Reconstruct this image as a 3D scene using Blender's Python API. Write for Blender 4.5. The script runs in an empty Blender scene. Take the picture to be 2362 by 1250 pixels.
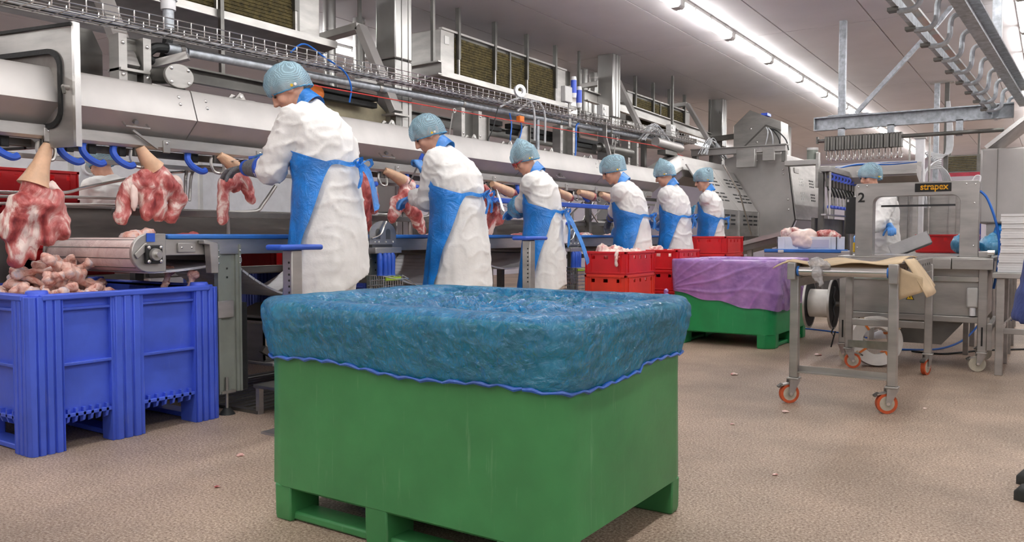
import bpy, bmesh, math, random
from mathutils import Vector, Matrix, noise as mnoise
random.seed(7)
scene = bpy.context.scene
COL = scene.collection
R = math.radians
PI = math.pi

# ---------------------------------------------------------------- camera, world, exposure
cam_data = bpy.data.cameras.new('camera')
cam_data.sensor_width = 36.0
cam_data.lens = 36.0 * 1870.0 / 2362.0
cam_data.clip_start = 0.05
cam = bpy.data.objects.new('camera', cam_data)
cam.location = (0, 0, 1.0)
cam.rotation_euler = (R(90 - 2.45), 0, R(33.74))
COL.objects.link(cam)
scene.camera = cam
world = bpy.data.worlds.new('world')
scene.world = world
world.use_nodes = True
world.node_tree.nodes['Background'].inputs[0].default_value = (0.8, 0.85, 0.9, 1)
world.node_tree.nodes['Background'].inputs[1].default_value = 0.15
scene.view_settings.view_transform = 'Standard'
scene.view_settings.look = 'None'
scene.view_settings.gamma = 1
scene.view_settings.use_curve_mapping = False
scene.view_settings.exposure = 1.15
scene.cycles.use_denoising = True
scene.cycles.max_bounces = 8
scene.cycles.transparent_max_bounces = 12
scene.cycles.caustics_reflective = False
scene.cycles.caustics_refractive = False
scene.cycles.sample_clamp_indirect = 8.0
LAMP = 13.0          # emission strength of the fluorescent diffusers

# ---------------------------------------------------------------- materials
def lin(c):
    def f(v):
        v /= 255.0
        return v / 12.92 if v <= 0.04045 else ((v + 0.055) / 1.055) ** 2.4
    return tuple(f(v) for v in c[:3]) + (1.0,)

def sh(c, k):
    return tuple(min(255, max(0, v * k)) for v in c)

MATS = {}
def nt(name):
    m = bpy.data.materials.new(name)
    m.use_nodes = True
    t = m.node_tree
    MATS[name] = m
    return m, t.nodes, t.links, t.nodes['Principled BSDF']

def coords(n, l, stretch, kind='Object'):
    tc = n.new('ShaderNodeTexCoord'); mp = n.new('ShaderNodeMapping')
    mp.inputs['Scale'].default_value = stretch
    l.new(tc.outputs[kind], mp.inputs['Vector'])
    return mp.outputs['Vector']

def noise_node(n, l, vec, scale, detail=4, rough=.55, dist=0.0):
    t = n.new('ShaderNodeTexNoise')
    t.inputs['Scale'].default_value = scale
    t.inputs['Detail'].default_value = detail
    t.inputs['Roughness'].default_value = rough
    t.inputs['Distortion'].default_value = dist
    l.new(vec, t.inputs['Vector'])
    return t.outputs['Fac']

def ramp(n, l, fac, stops):
    r = n.new('ShaderNodeValToRGB')
    els = r.color_ramp.elements
    while len(els) < len(stops):
        els.new(0.5)
    for e, (p, c) in zip(els, stops):
        e.position = p; e.color = lin(c)
    l.new(fac, r.inputs['Fac'])
    return r.outputs['Color']

def bump(n, l, fac, bsdf, strength, dist=.01):
    b = n.new('ShaderNodeBump')
    b.inputs['Strength'].default_value = strength
    b.inputs['Distance'].default_value = dist
    l.new(fac, b.inputs['Height'])
    l.new(b.outputs['Normal'], bsdf.inputs['Normal'])

def mat(name, col, rough=.5, metal=0.0, var=.1, scale=6, bmp=0.0, bscale=60, stretch=(1, 1, 1), col2=None, spec=.5, bdist=.01, rvar=0.0):
    m, n, l, b = nt(name)
    v = coords(n, l, stretch)
    f = noise_node(n, l, v, scale)
    l.new(ramp(n, l, f, [(.3, sh(col, 1 - var)), (.7, col2 or sh(col, 1 + var * .6))]), b.inputs['Base Color'])
    b.inputs['Roughness'].default_value = rough
    b.inputs['Metallic'].default_value = metal
    b.inputs['Specular IOR Level'].default_value = spec
    if rvar:
        mr = n.new('ShaderNodeMapRange')
        mr.inputs['To Min'].default_value = max(.03, rough - rvar); mr.inputs['To Max'].default_value = min(1, rough + rvar)
        l.new(noise_node(n, l, v, scale * 2.3), mr.inputs['Value'])
        l.new(mr.outputs['Result'], b.inputs['Roughness'])
    if bmp:
        bump(n, l, noise_node(n, l, v, bscale), b, bmp, bdist)
    return m

mat('steel', (178, 176, 172), .40, .8, .10, 3, stretch=(1, 1, 4), rvar=.1)
mat('steel_dark', (118, 117, 113), .42, .8, .14, 4, rvar=.1)
mat('steel_bright', (218, 217, 214), .25, .9, .06, 3)
mat('steel_cover', (182, 179, 176), .45, .6, .06, 2.5, rvar=.08)
mat('galvanised', (182, 188, 194), .5, .55, .16, 22, rvar=.1)
mat('grey_paint', (140, 146, 138), .45, .1, .07, 8)
mat('grey_plastic', (205, 205, 202), .5, 0, .05, 8)
mat('white_plastic', (232, 233, 236), .4, 0, .04, 8)
mat('black_rubber', (34, 36, 36), .6, 0, .25, 20, .2, 90)
mat('dark_box', (46, 48, 50), .5, 0, .15, 10)
mat('blue_rim', (58, 122, 205), .38, 0, .08, 6)
mat('blue_plastic', (46, 92, 200), .42, 0, .1, 7)
mat('blue_hose', (30, 105, 200), .4, 0, .1, 9)
mat('orange', (238, 128, 40), .5, 0, .1, 9)
mat('orange_rubber', (205, 92, 50), .55, 0, .12, 20)
mat('wheel_cream', (196, 190, 172), .5, 0, .12, 20)
mat('red_wire', (205, 70, 65), .5, 0, .05, 9)
mat('cable_grey', (190, 192, 195), .5, 0, .08, 9)
mat('yellow', (236, 196, 40), .5, 0, .06, 9)
mat('navy_cloth', (52, 66, 122), .85, 0, .14, 10, .3, 60)
mat('shoe_black', (46, 48, 46), .45, 0, .25, 20, .2, 60)
mat('cardboard', (206, 184, 150), .8, 0, .07, 8, .1, 80)
mat('cardboard_white', (226, 226, 226), .7, 0, .04, 9, .1, 80)
mat('cloth', (236, 235, 232), .88, 0, .035, 6, .25, 14, bdist=.02)
mat('trouser_cloth', (228, 226, 222), .88, 0, .04, 6, .25, 20, bdist=.02)
mat('glove_grey', (118, 120, 124), .9, 0, .14, 60, .5, 220)
mat('skin', (214, 162, 138), .5, 0, .08, 14, .08, 120)
mat('hair', (82, 66, 54), .6, 0, .3, 30, .4, 80)
mat('hair_grey', (120, 114, 108), .6, 0, .3, 30, .4, 80)
mat('eye', (40, 34, 30), .2, 0, .1, 9)
mat('glasses_red', (190, 40, 45), .35, 0, .1, 9)
mat('pig_skin', (224, 182, 148), .45, 0, .09, 12, .2, 40)
mat('fat', (238, 214, 204), .4, 0, .05, 14, .2, 40)
mat('ceiling_panel', (226, 222, 223), .5, 0, .03, 1.2, spec=.25, rvar=.06)
mat('ceiling_bead', (236, 234, 234), .5, 0, .02, 3)
mat('wall_panel', (206, 202, 214), .45, 0, .03, 1.2)
mat('coil', (92, 82, 48), .8, .2, .35, 26, .6, 60)
mat('strap_white', (230, 228, 222), .5, 0, .05, 10)
mat('black_print', (28, 28, 27), .5, 0, .05, 10)
mat('yellow_print', (248, 180, 24), .5, 0, .03, 10)
mat('label_white', (238, 238, 234), .5, 0, .03, 10)
mat('red_panel', (168, 50, 70), .5, 0, .1, 9)
mat('ochre_steel', (186, 178, 150), .5, .4, .12, 5)
mat('duct_metal', (168, 167, 164), .32, .85, .08, 3, stretch=(1, 1, .3), rvar=.1)
mat('lime', (170, 205, 60), .5, 0, .06, 9)

# big moulded plastics: colour mottling, scuffs and fine scratches
def plastic(name, col, scuff, rough, amt):
    m, n, l, b = nt(name)
    v = coords(n, l, (1, 1, 1)); vs = coords(n, l, (14, 14, 1.2))
    base = ramp(n, l, noise_node(n, l, v, 4), [(.3, sh(col, .93)), (.72, sh(col, 1.07))])
    sc = n.new('ShaderNodeMapRange'); sc.inputs['From Min'].default_value = .60; sc.inputs['From Max'].default_value = .80
    sc.inputs['To Max'].default_value = amt
    l.new(noise_node(n, l, vs, 2.2, 8, .7), sc.inputs['Value'])
    mx = n.new('ShaderNodeMix'); mx.data_type = 'RGBA'
    l.new(sc.outputs['Result'], mx.inputs[0]); l.new(base, mx.inputs[6]); mx.inputs[7].default_value = lin(scuff)
    l.new(mx.outputs[2], b.inputs['Base Color'])
    b.inputs['Roughness'].default_value = rough
    bump(n, l, noise_node(n, l, v, 30), b, .08, .01)
    return m
plastic('bin_green', (66, 138, 82), (160, 195, 160), .42, .38)
plastic('bin_green_bright', (36, 150, 88), (150, 200, 160), .42, .3)
plastic('bin_blue', (70, 98, 212), (140, 150, 205), .42, .55)
plastic('crate_red', (212, 34, 40), (226, 110, 105), .4, .3)
plastic('crate_orange_red', (222, 62, 44), (230, 120, 100), .4, .3)
plastic('bin_navy', (34, 58, 140), (110, 120, 180), .45, .3)

# films: part see-through, part glossy sheet
def film(name, tint, col, fac, rough, bs, bscale, bdist=.01, stretch=(1, 1, 1), coat=0.0, gloss=0.0, grough=.1):
    m, n, l, b = nt(name)
    v = coords(n, l, stretch)
    b.inputs['Coat Weight'].default_value = coat; b.inputs['Coat Roughness'].default_value = .06
    b.inputs['Base Color'].default_value = lin(col)
    l.new(ramp(n, l, noise_node(n, l, v, 7), [(.3, sh(col, .85)), (.7, sh(col, 1.12))]), b.inputs['Base Color'])
    b.inputs['Roughness'].default_value = rough
    b.inputs['Specular IOR Level'].default_value = .9
    bump(n, l, noise_node(n, l, v, bscale, 5, .65, 1.2), b, bs, bdist)
    if coat:
        l.new(b.inputs['Normal'].links[0].from_socket, b.inputs['Coat Normal'])
    tr = n.new('ShaderNodeBsdfTransparent'); tr.inputs[0].default_value = lin(tint)
    mx = n.new('ShaderNodeMixShader'); mx.inputs[0].default_value = fac
    l.new(tr.outputs[0], mx.inputs[1]); l.new(b.outputs[0], mx.inputs[2])
    out = mx.outputs[0]
    if gloss:      # sheen of the slick sheet on top of tint and colour
        gl = n.new('ShaderNodeBsdfGlossy'); gl.inputs['Roughness'].default_value = grough
        fr = n.new('ShaderNodeFresnel'); fr.inputs['IOR'].default_value = 1.5
        ad = n.new('ShaderNodeMath'); ad.operation = 'MULTIPLY_ADD'; ad.inputs[1].default_value = .35; ad.inputs[2].default_value = gloss
        ns = b.inputs['Normal'].links[0].from_socket
        l.new(ns, gl.inputs['Normal']); l.new(ns, fr.inputs['Normal']); l.new(fr.outputs[0], ad.inputs[0])
        m2 = n.new('ShaderNodeMixShader'); l.new(ad.outputs[0], m2.inputs[0]); l.new(out, m2.inputs[1]); l.new(gl.outputs[0], m2.inputs[2])
        out = m2.outputs[0]
    l.new(out, n['Material Output'].inputs['Surface'])
    return m
film('liner_blue', (40, 222, 244), (16, 168, 244), .40, .15, .7, 30, .025, gloss=.05, grough=.11)
film('liner_purple', (200, 158, 240), (206, 156, 250), .62, .22, .25, 10, .02, gloss=.03, grough=.2)
film('apron_blue', (120, 200, 250), (22, 136, 234), .92, .28, .5, 9, .03)
film('sleeve_blue', (120, 200, 240), (70, 170, 220), .8, .25, .6, 22, .02, gloss=.06, grough=.15)
film('hem_blue', (60, 120, 230), (28, 96, 196), .9, .3, .4, 40, .01)
film('glove_blue', (120, 180, 240), (62, 138, 214), .97, .42, .2, 60)
film('clear_film', (245, 245, 250), (232, 232, 236), .35, .12, .6, 40, .02, gloss=.1)
film('acrylic', (205, 205, 200), (176, 172, 168), .45, .08, .1, 4)
film('net', (222, 240, 250), (176, 214, 234), .42, .6, .3, 90, .01, (1, 1, .25))
def net_strands():
    n, l = MATS['net'].node_tree.nodes, MATS['net'].node_tree.links
    mixs = [q for q in n if q.type == 'MIX_SHADER'][0]
    m1, m2 = n.new('ShaderNodeTexWave'), n.new('ShaderNodeTexWave')
    for w, s_ in ((m1, (1, 1.2, .9)), (m2, (1.1, -.9, 1))):
        v = coords(n, l, s_); l.new(v, w.inputs['Vector']); w.bands_direction = 'DIAGONAL'; w.inputs['Scale'].default_value = 60; w.inputs['Distortion'].default_value = 3; w.inputs['Detail Scale'].default_value = .3
    mx = n.new('ShaderNodeMath'); mx.operation = 'MAXIMUM'
    l.new(m1.outputs['Fac'], mx.inputs[0]); l.new(m2.outputs['Fac'], mx.inputs[1])
    mr = n.new('ShaderNodeMapRange'); mr.inputs['From Min'].default_value = .55; mr.inputs['To Min'].default_value = .30; mr.inputs['To Max'].default_value = .72
    l.new(mx.outputs[0], mr.inputs['Value']); l.new(mr.outputs['Result'], mixs.inputs[0])
net_strands()

# meat: muscle, fat seams and membrane
def meat(name, stops, scale=9, rough=.32):
    m, n, l, b = nt(name)
    v = coords(n, l, (1, 1, .55))
    f = noise_node(n, l, v, scale, 6, .6, 1.6)
    l.new(ramp(n, l, f, stops), b.inputs['Base Color'])
    b.inputs['Roughness'].default_value = rough
    b.inputs['Subsurface Weight'].default_value = .0
    bump(n, l, noise_node(n, l, v, scale * 2.2, 5, .6, 1.0), b, .5, .02)
    return m
RED, DEEP, PINK, FAT = (160, 68, 66), (100, 38, 44), (208, 142, 136), (238, 218, 208)
meat('meat', [(.30, DEEP), (.40, RED), (.48, (190, 96, 92)), (.54, PINK), (.60, FAT), (.66, FAT), (.78, (200, 120, 116))], 7)
meat('meat_red', [(.3, DEEP), (.5, RED), (.62, (196, 100, 96)), (.74, PINK)])
meat('meat_pale', [(.3, RED), (.42, PINK), (.55, FAT), (.75, (246, 228, 216))])
meat('bone_meat', [(.28, (150, 70, 62)), (.40, (204, 140, 124)), (.52, (232, 198, 184)), (.64, (206, 200, 208)), (.8, (176, 96, 86))], 11)
meat('belt', [(.3, (196, 164, 160)), (.5, (214, 190, 184)), (.7, (222, 204, 198))], 5, .4)

# resin floor with aggregate
m, n, l, b = nt('floor_resin')
v = coords(n, l, (1, 1, 1))
g1 = ramp(n, l, noise_node(n, l, v, 105, 4, .75), [(.32, (96, 74, 58)), (.45, (164, 140, 120)), (.55, (196, 175, 155)), (.67, (234, 220, 204))])
g2 = ramp(n, l, noise_node(n, l, v, .9, 6, .6), [(.35, (200, 200, 200)), (.65, (255, 255, 255))])
mx = n.new('ShaderNodeMix'); mx.data_type = 'RGBA'; mx.blend_type = 'MULTIPLY'; mx.inputs[0].default_value = 1
l.new(g1, mx.inputs[6]); l.new(g2, mx.inputs[7]); l.new(mx.outputs[2], b.inputs['Base Color'])
b.inputs['Roughness'].default_value = .55
bump(n, l, noise_node(n, l, v, 190, 3, .6), b, .45, .004)

m, n, l, b = nt('lamp_glow')
em = n.new('ShaderNodeEmission'); em.inputs[0].default_value = (1.0, .985, .975, 1); em.inputs[1].default_value = LAMP
l.new(em.outputs[0], n['Material Output'].inputs['Surface'])

# ---------------------------------------------------------------- mesh helpers
def perp(d):
    d = Vector(d).normalized()
    a = Vector((0, 0, 1)) if abs(d.z) < .9 else Vector((1, 0, 0))
    u = d.cross(a).normalized()
    return u, d.cross(u).normalized()

class G:
    """collects shapes, then links them as one mesh object"""
    def __init__(s):
        s.v = []; s.f = []
    def add(s, vs, fs):
        o = len(s.v)
        s.v.extend(tuple(p) for p in vs)
        s.f.extend(tuple(i + o for i in f) for f in fs)
        return s
    def box(s, x0, x1, y0, y1, z0, z1):
        vs = [(x, y, z) for z in (z0, z1) for x, y in ((x0, y0), (x1, y0), (x1, y1), (x0, y1))]
        return s.add(vs, [(3, 2, 1, 0), (4, 5, 6, 7), (0, 1, 5, 4), (1, 2, 6, 5), (2, 3, 7, 6), (3, 0, 4, 7)])
    def cbox(s, c, d, rz=0, rx=0, ry=0):
        M = Matrix.Translation(c) @ Matrix.Rotation(rz, 4, 'Z') @ Matrix.Rotation(ry, 4, 'Y') @ Matrix.Rotation(rx, 4, 'X')
        h = [v / 2 for v in d]
        vs = [M @ Vector((x * h[0], y * h[1], z * h[2])) for z in (-1, 1) for x, y in ((-1, -1), (1, -1), (1, 1), (-1, 1))]
        return s.add(vs, [(3, 2, 1, 0), (4, 5, 6, 7), (0, 1, 5, 4), (1, 2, 6, 5), (2, 3, 7, 6), (3, 0, 4, 7)])
    def bar(s, p0, p1, w, h, upv=(0, 0, 1)):
        """square bar from p0 to p1, w across, h along upv"""
        p0, p1 = Vector(p0), Vector(p1)
        d = (p1 - p0).normalized()
        a = d.cross(Vector(upv))
        if a.length < 1e-4:
            a = d.cross(Vector((1, 0, 0)))
        a.normalize(); b2 = a.cross(d).normalized()
        vs = [p + a * (i * w / 2) + b2 * (j * h / 2) for p in (p0, p1) for i, j in ((-1, -1), (1, -1), (1, 1), (-1, 1))]
        return s.add(vs, [(3, 2, 1, 0), (4, 5, 6, 7), (0, 1, 5, 4), (1, 2, 6, 5), (2, 3, 7, 6), (3, 0, 4, 7)])
    def loft(s, rings, caps=True, closed=True):
        n = len(rings[0]); vs = [p for r in rings for p in r]; fs = []
        for i in range(len(rings) - 1):
            for j in range(n if closed else n - 1):
                k = (j + 1) % n
                fs.append((i * n + j, i * n + k, (i + 1) * n + k, (i + 1) * n + j))
        if caps and closed:
            fs.append(tuple(range(n - 1, -1, -1)))
            fs.append(tuple((len(rings) - 1) * n + j for j in range(n)))
        return s.add(vs, fs)
    def cyl(s, p0, p1, r0, r1=None, n=12, caps=True):
        p0, p1 = Vector(p0), Vector(p1)
        u, w = perp(p1 - p0)
        r1 = r0 if r1 is None else r1
        return s.loft([[p + (u * math.cos(2 * PI * j / n) + w * math.sin(2 * PI * j / n)) * r for j in range(n)] for p, r in ((p0, r0), (p1, r1))], caps)
    def tube(s, pts, r, n=8, caps=True):
        """round sweep along a polyline; r may be a list"""
        pts = [Vector(p) for p in pts]
        rs = r if isinstance(r, (list, tuple)) else [r] * len(pts)
        rings = []; u = None
        for i, p in enumerate(pts):
            a = pts[max(0, i - 1)]; b = pts[min(len(pts) - 1, i + 1)]
            d = (b - a).normalized()
            if u is None:
                u, w = perp(d)
            else:
                u = (u - d * u.dot(d)).normalized(); w = d.cross(u).normalized()
            rings.append([p + (u * math.cos(2 * PI * j / n) + w * math.sin(2 * PI * j / n)) * rs[i] for j in range(n)])
        return s.loft(rings, caps)
    def sphere(s, c, r, n=12, m=8, rot=None):
        c = Vector(c); r = (r, r, r) if not isinstance(r, (tuple, list)) else r
        rings = []
        for i in range(m + 1):
            t = PI * min(max(i / m, .012), .988)
            ring = []
            for j in range(n):
                q = Vector((r[0] * math.sin(t) * math.cos(2 * PI * j / n), r[1] * math.sin(t) * math.sin(2 * PI * j / n), -r[2] * math.cos(t)))
                if rot is not None:
                    q = rot @ q
                ring.append(c + q)
            rings.append(ring)
        return s.loft(rings)
    def prism(s, poly, axis, a, b):
        """polygon of the two other axes, extruded along axis from a to b"""
        def P(p, t):
            return {'x': (t, p[0], p[1]), 'y': (p[0], t, p[1]), 'z': (p[0], p[1], t)}[axis]
        return s.loft([[P(p, a) for p in poly], [P(p, b) for p in poly]])
    def grid(s, f, nu, nv, closed_u=False):
        """f(i, j) -> point, i in 0..nu, j in 0..nv"""
        cu = nu if closed_u else nu + 1
        vs = [f(i, j) for j in range(nv + 1) for i in range(cu)]
        fs = []
        for j in range(nv):
            for i in range(nu):
                k = (i + 1) % cu
                fs.append((j * cu + i, j * cu + k, (j + 1) * cu + k, (j + 1) * cu + i))
        return s.add(vs, fs)
    def ring(s, c, axis, r0, r1, h, n=32):
        """flat annulus with thickness h along axis (centre c)"""
        c = Vector(c); ax = Vector(axis).normalized(); u, w = perp(ax)
        prof = [(r0, -h / 2), (r1, -h / 2), (r1, h / 2), (r0, h / 2)]
        rings = []
        for j in range(n):
            t = 2 * PI * j / n; e = u * math.cos(t) + w * math.sin(t)
            rings.append([c + e * a + ax * b for a, b in prof])
        vs = [p for q in rings for p in q]; fs = []
        for j in range(n):
            k = (j + 1) % n
            for i in range(4):
                i2 = (i + 1) % 4
                fs.append((j * 4 + i, j * 4 + i2, k * 4 + i2, k * 4 + i))
        return s.add(vs, fs)
    def mesh(s, name, mt, smooth=35, fixn=True):
        me = bpy.data.meshes.new(name)
        me.from_pydata(s.v, [], s.f)
        if fixn:
            bm = bmesh.new(); bm.from_mesh(me)
            bmesh.ops.recalc_face_normals(bm, faces=bm.faces)
            bm.to_mesh(me); bm.free()
        if smooth:
            me.polygons.foreach_set('use_smooth', [True] * len(me.polygons))
            me.set_sharp_from_angle(angle=R(smooth))
        if mt:
            me.materials.append(MATS[mt])
        me.update()
        return me
    def build(s, name, mt, parent=None, bev=0.0, smooth=35, fixn=True, seg=2):
        return link(name, s.mesh(name, mt, smooth, fixn), parent, bev, seg)

TM = {}
def link(name, me, parent=None, bev=0.0, seg=2):
    o = bpy.data.objects.new(name, me)
    COL.objects.link(o)
    if parent is not None:
        o.parent = parent
        if parent.name in TM:
            o.matrix_parent_inverse = TM[parent.name].inverted()
    if bev:
        b = o.modifiers.new('bevel', 'BEVEL'); b.width = bev; b.segments = seg; b.limit_method = 'ANGLE'; b.angle_limit = R(40)
    return o

def tag(o, label, cat, group=None):
    o['label'] = label; o['category'] = cat
    if group:
        o['group'] = group
    return o

def thing(name, label, cat, loc=(0, 0, 0), rz=0.0, group=None):
    o = bpy.data.objects.new(name, None)
    o.empty_display_size = .1
    COL.objects.link(o)
    o.location = loc; o.rotation_euler = (0, 0, rz)
    TM[o.name] = Matrix.Translation(loc) @ Matrix.Rotation(rz, 4, 'Z')
    return tag(o, label, cat, group)

def structure(o):
    o['kind'] = 'structure'
    return o

def dup(root, loc=None, rz=None, label=None, group=None):
    def cp(o, par):
        c = o.copy(); COL.objects.link(c)
        if par is not None:
            pi = o.matrix_parent_inverse.copy(); c.parent = par; c.matrix_parent_inverse = pi
        for ch in o.children:
            cp(ch, c)
        return c
    r = cp(root, None)
    if loc is not None:
        r.location = loc
    if rz is not None:
        r.rotation_euler = (0, 0, rz)
    if label:
        r['label'] = label
    if group:
        r['group'] = group
    return r

def nz(p, sc, seed=0.0):
    return mnoise.noise(Vector((p[0] * sc + seed, p[1] * sc - seed * 1.7, p[2] * sc + seed * .6)))

def lerp(a, b, t):
    return a + (b - a) * t

def spline(pts, k=6):
    """Catmull-Rom through points"""
    P = [Vector(p) for p in pts]; out = []
    for i in range(len(P) - 1):
        a = P[max(i - 1, 0)]; b = P[i]; c = P[i + 1]; d = P[min(i + 2, len(P) - 1)]
        for q in range(k):
            t = q / k
            out.append(.5 * ((2 * b) + (c - a) * t + (2 * a - 5 * b + 4 * c - d) * t * t + (3 * b - a - 3 * c + d) * t ** 3))
    out.append(P[-1])
    return out

def bolts(pts, axis, r, name, parent, mt='steel_bright'):
    """dome-headed bolts, each a part; axis points out of the surface"""
    a = Vector(axis).normalized(); u, w = perp(a)
    g = G()
    g.loft([[(u * math.cos(2 * PI * j / 8) + w * math.sin(2 * PI * j / 8)) * rr + a * hh for j in range(8)] for rr, hh in ((r, -r * .2), (r, r * .15), (r * .72, r * .5), (r * .2, r * .62))])
    me = g.mesh(name, mt, 60)
    for p in pts:
        o = link(name, me, parent)
        o.location = p

WORK = bpy.data.scenes.new('remesh_bench')     # empty bench scene, removed at the end
def remesh(g, voxel, smooth_it=4, disp=None):
    """one continuous surface around overlapping closed shapes"""
    me = bpy.data.meshes.new('tmp'); me.from_pydata(g.v, [], g.f)
    bm = bmesh.new(); bm.from_mesh(me)
    bmesh.ops.recalc_face_normals(bm, faces=bm.faces); bm.to_mesh(me); bm.free()
    o = bpy.data.objects.new('tmp', me); WORK.collection.objects.link(o)
    md = o.modifiers.new('r', 'REMESH'); md.mode = 'VOXEL'; md.voxel_size = voxel; md.use_smooth_shade = True
    if smooth_it:
        sm = o.modifiers.new('s', 'SMOOTH'); sm.factor = .5; sm.iterations = smooth_it
    vl = WORK.view_layers[0]
    vl.update()
    ev = o.evaluated_get(vl.depsgraph)
    out = bpy.data.meshes.new_from_object(ev)
    bpy.data.objects.remove(o); bpy.data.meshes.remove(me)
    if disp:
        cn = [(v.co.copy(), v.normal.copy()) for v in out.vertices]
        flat = []
        for co, no in cn:
            flat.extend(disp(co, no))
        out.vertices.foreach_set('co', flat)
    out.update()
    return out

def finish(me, name, mt, parent=None):
    me.name = name
    me.materials.clear(); me.materials.append(MATS[mt])
    me.polygons.foreach_set('use_smooth', [True] * len(me.polygons))
    return link(name, me, parent)
# ================================================================ THE HALL
X0, X1, Y0, Y1, ZC = -12.0, 6.0, -6.0, 27.0, 3.3
structure(G().box(X0 - .3, X1 + .3, Y0 - .3, Y1 + .3, -.2, 0).build('floor', 'floor_resin'))
for nm, b in (('wall_left', (X0 - .2, X0, Y0, Y1, 0, ZC)), ('wall_right', (X1, X1 + .2, Y0, Y1, 0, ZC)),
              ('wall_far', (X0 - .2, X1 + .2, Y1, Y1 + .2, 0, ZC)), ('wall_near', (X0 - .2, X1 + .2, Y0 - .2, Y0, 0, ZC))):
    structure(G().box(*b).build(nm, 'wall_panel'))
ceil = structure(G().box(X0 - .3, X1 + .3, Y0 - .3, Y1 + .3, ZC + .012, ZC + .2).build('ceiling', 'ceiling_bead'))
pw, pl, gap = .93, 4.1, .007
pm = G().box(gap, pw - gap, gap, pl - gap, 0, .02).mesh('panel', 'ceiling_panel', 0)
ys = [9.37 + pl * k for k in range(-4, 5)]
xs = [-4.44 + pw * k for k in range(-9, 12)]
for y in ys:
    for x in xs:
        if x < X0 - .5 or x > X1 or y > Y1:
            continue
        o = link('panel', pm, ceil); o.location = (x, y, ZC - .008)

# grooved floor drain under the line
dr = thing('floor_drain', 'ribbed steel drain grating in the floor under the deboning table', 'drain', (-4.2, 3.6, 0))
for i in range(14):
    G().box(-4.75 + i * .075, -4.71 + i * .075, 3.0, 6.6, 0, .014).build('slat', 'steel_dark', dr)
G().box(-4.8, -3.7, 2.96, 3.0, 0, .018).build('frame', 'steel_dark', dr)

# fluorescent battens
def batten(x, y, label, group):
    t = thing('fluorescent_light', label, 'light', (x, y, 3.24), 0, group)
    return t
def make_batten():
    t = thing('fluorescent_light', 'x', 'light', (0, 0, 0))
    G().box(-.066, .066, -.70, .70, .026, .064).build('housing', 'grey_plastic', t, .006)
    prof = [(-.05, .03), (-.052, .0), (-.036, -.028), (0, -.036), (.036, -.028), (.052, 0), (.05, .03)]
    G().prism(prof, 'y', -.69, .69).build('diffuser', 'lamp_glow', t)
    for e in (-.72, .72):
        G().prism([(-.06, .055), (-.06, -.02), (-.04, -.042), (.04, -.042), (.06, -.02), (.06, .055)], 'y', e - .03, e + .03).build('end_cap', 'grey_plastic', t, .005)
    for q in (-.45, 0, .45):
        G().box(.052, .072, q - .012, q + .012, -.005, .05).build('clip', 'steel', t)
    return t
bt0 = make_batten()
ordn = ['first', 'second', 'third', 'fourth', 'fifth', 'sixth', 'seventh', 'eighth', 'ninth', 'tenth', 'eleventh', 'twelfth', 'thirteenth']
first = True
for rx, seen0, y_first, nme in ((-3.08, 5.2, 8.2, 'long centre row'), (-.3, 6.0, 7.0, 'row at the top right corner'), (-7.2, 0, 0, ''), (3.0, 99, 99, '')):  # battens out of view, the whole last row too, are added to light the hall
    k = -8; seen = 0
    while True:
        y = 8.23 + 1.5 * k; k += 1
        if y < -5:
            continue
        if y > 26:
            break
        if rx == -3.08 and y > 6.5 and seen < 13:
            lb = '%s white fluorescent batten from the top edge in the %s of the ceiling' % (ordn[seen], nme); seen += 1
        elif rx == -3.08:
            lb = 'white fluorescent batten at the unseen ends of the centre ceiling row'
        elif rx == -.3:
            lb = 'white fluorescent batten in the ceiling row at the top right corner'
        elif rx == -7.2:
            lb = 'white fluorescent batten in the ceiling row beyond the overhead line'
        else:
            lb = 'white fluorescent batten in the unseen added ceiling row right of the packing area'
        if first:
            o = bt0; first = False; o['label'] = lb; o['group'] = 'fluorescent ceiling battens'; o.location = (rx, y, 3.235)
        else:
            dup(bt0, (rx, y, 3.235), 0, lb, 'fluorescent ceiling battens')

# stainless clad columns
for i, (y, lb) in enumerate(((5.3, 'wide stainless clad column rising behind the tallest worker'), (9.35, 'stainless clad column behind the bent channel arm in the middle'),
                             (13.4, 'stainless clad column left of the grey machine housing'), (17.45, 'farthest stainless clad column beyond the machine housing'))):
    t = thing('steel_column', lb, 'column', (-4.75, y, 0), 0, 'stainless columns')
    for k, (z0, z1) in enumerate(((0, 1.2), (1.204, 2.5), (2.504, 3.3))):
        G().box(-4.87, -4.65, y - .11, y + .11, z0, z1).build('cladding_sheet', 'duct_metal', t, .012)
    G().box(-4.652, -4.646, y - .03, y - .025, 0, 3.29).build('seam', 'steel_dark', t)
    G().box(-4.652, -4.646, y + .055, y + .06, 0, 3.29).build('seam', 'steel_dark', t)
# ================================================================ BINS, LINERS, CRATES
def rrect(x0, x1, y0, y1, ch, per=40, rnd=3):
    """rounded-chamfer rectangle outline, counter-clockwise, evenly resampled to per points"""
    c = []
    for cx, cy, a0 in ((x1 - ch, y0 + ch, -90), (x1 - ch, y1 - ch, 0), (x0 + ch, y1 - ch, 90), (x0 + ch, y0 + ch, 180)):
        for k in range(rnd + 1):
            a = R(a0 + 90 * k / rnd)
            c.append((cx + ch * math.cos(a), cy + ch * math.sin(a)))
    if not per:
        return c
    L = [0]
    for i in range(len(c)):
        p, q = c[i], c[(i + 1) % len(c)]
        L.append(L[-1] + math.hypot(q[0] - p[0], q[1] - p[1]))
    out = []
    for k in range(per):
        t = L[-1] * k / per
        i = max(j for j in range(len(c)) if L[j] <= t + 1e-9)
        u = (t - L[i]) / max(1e-9, L[i + 1] - L[i]); p, q = c[i], c[(i + 1) % len(c)]
        out.append((lerp(p[0], q[0], u), lerp(p[1], q[1], u)))
    return out

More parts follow.
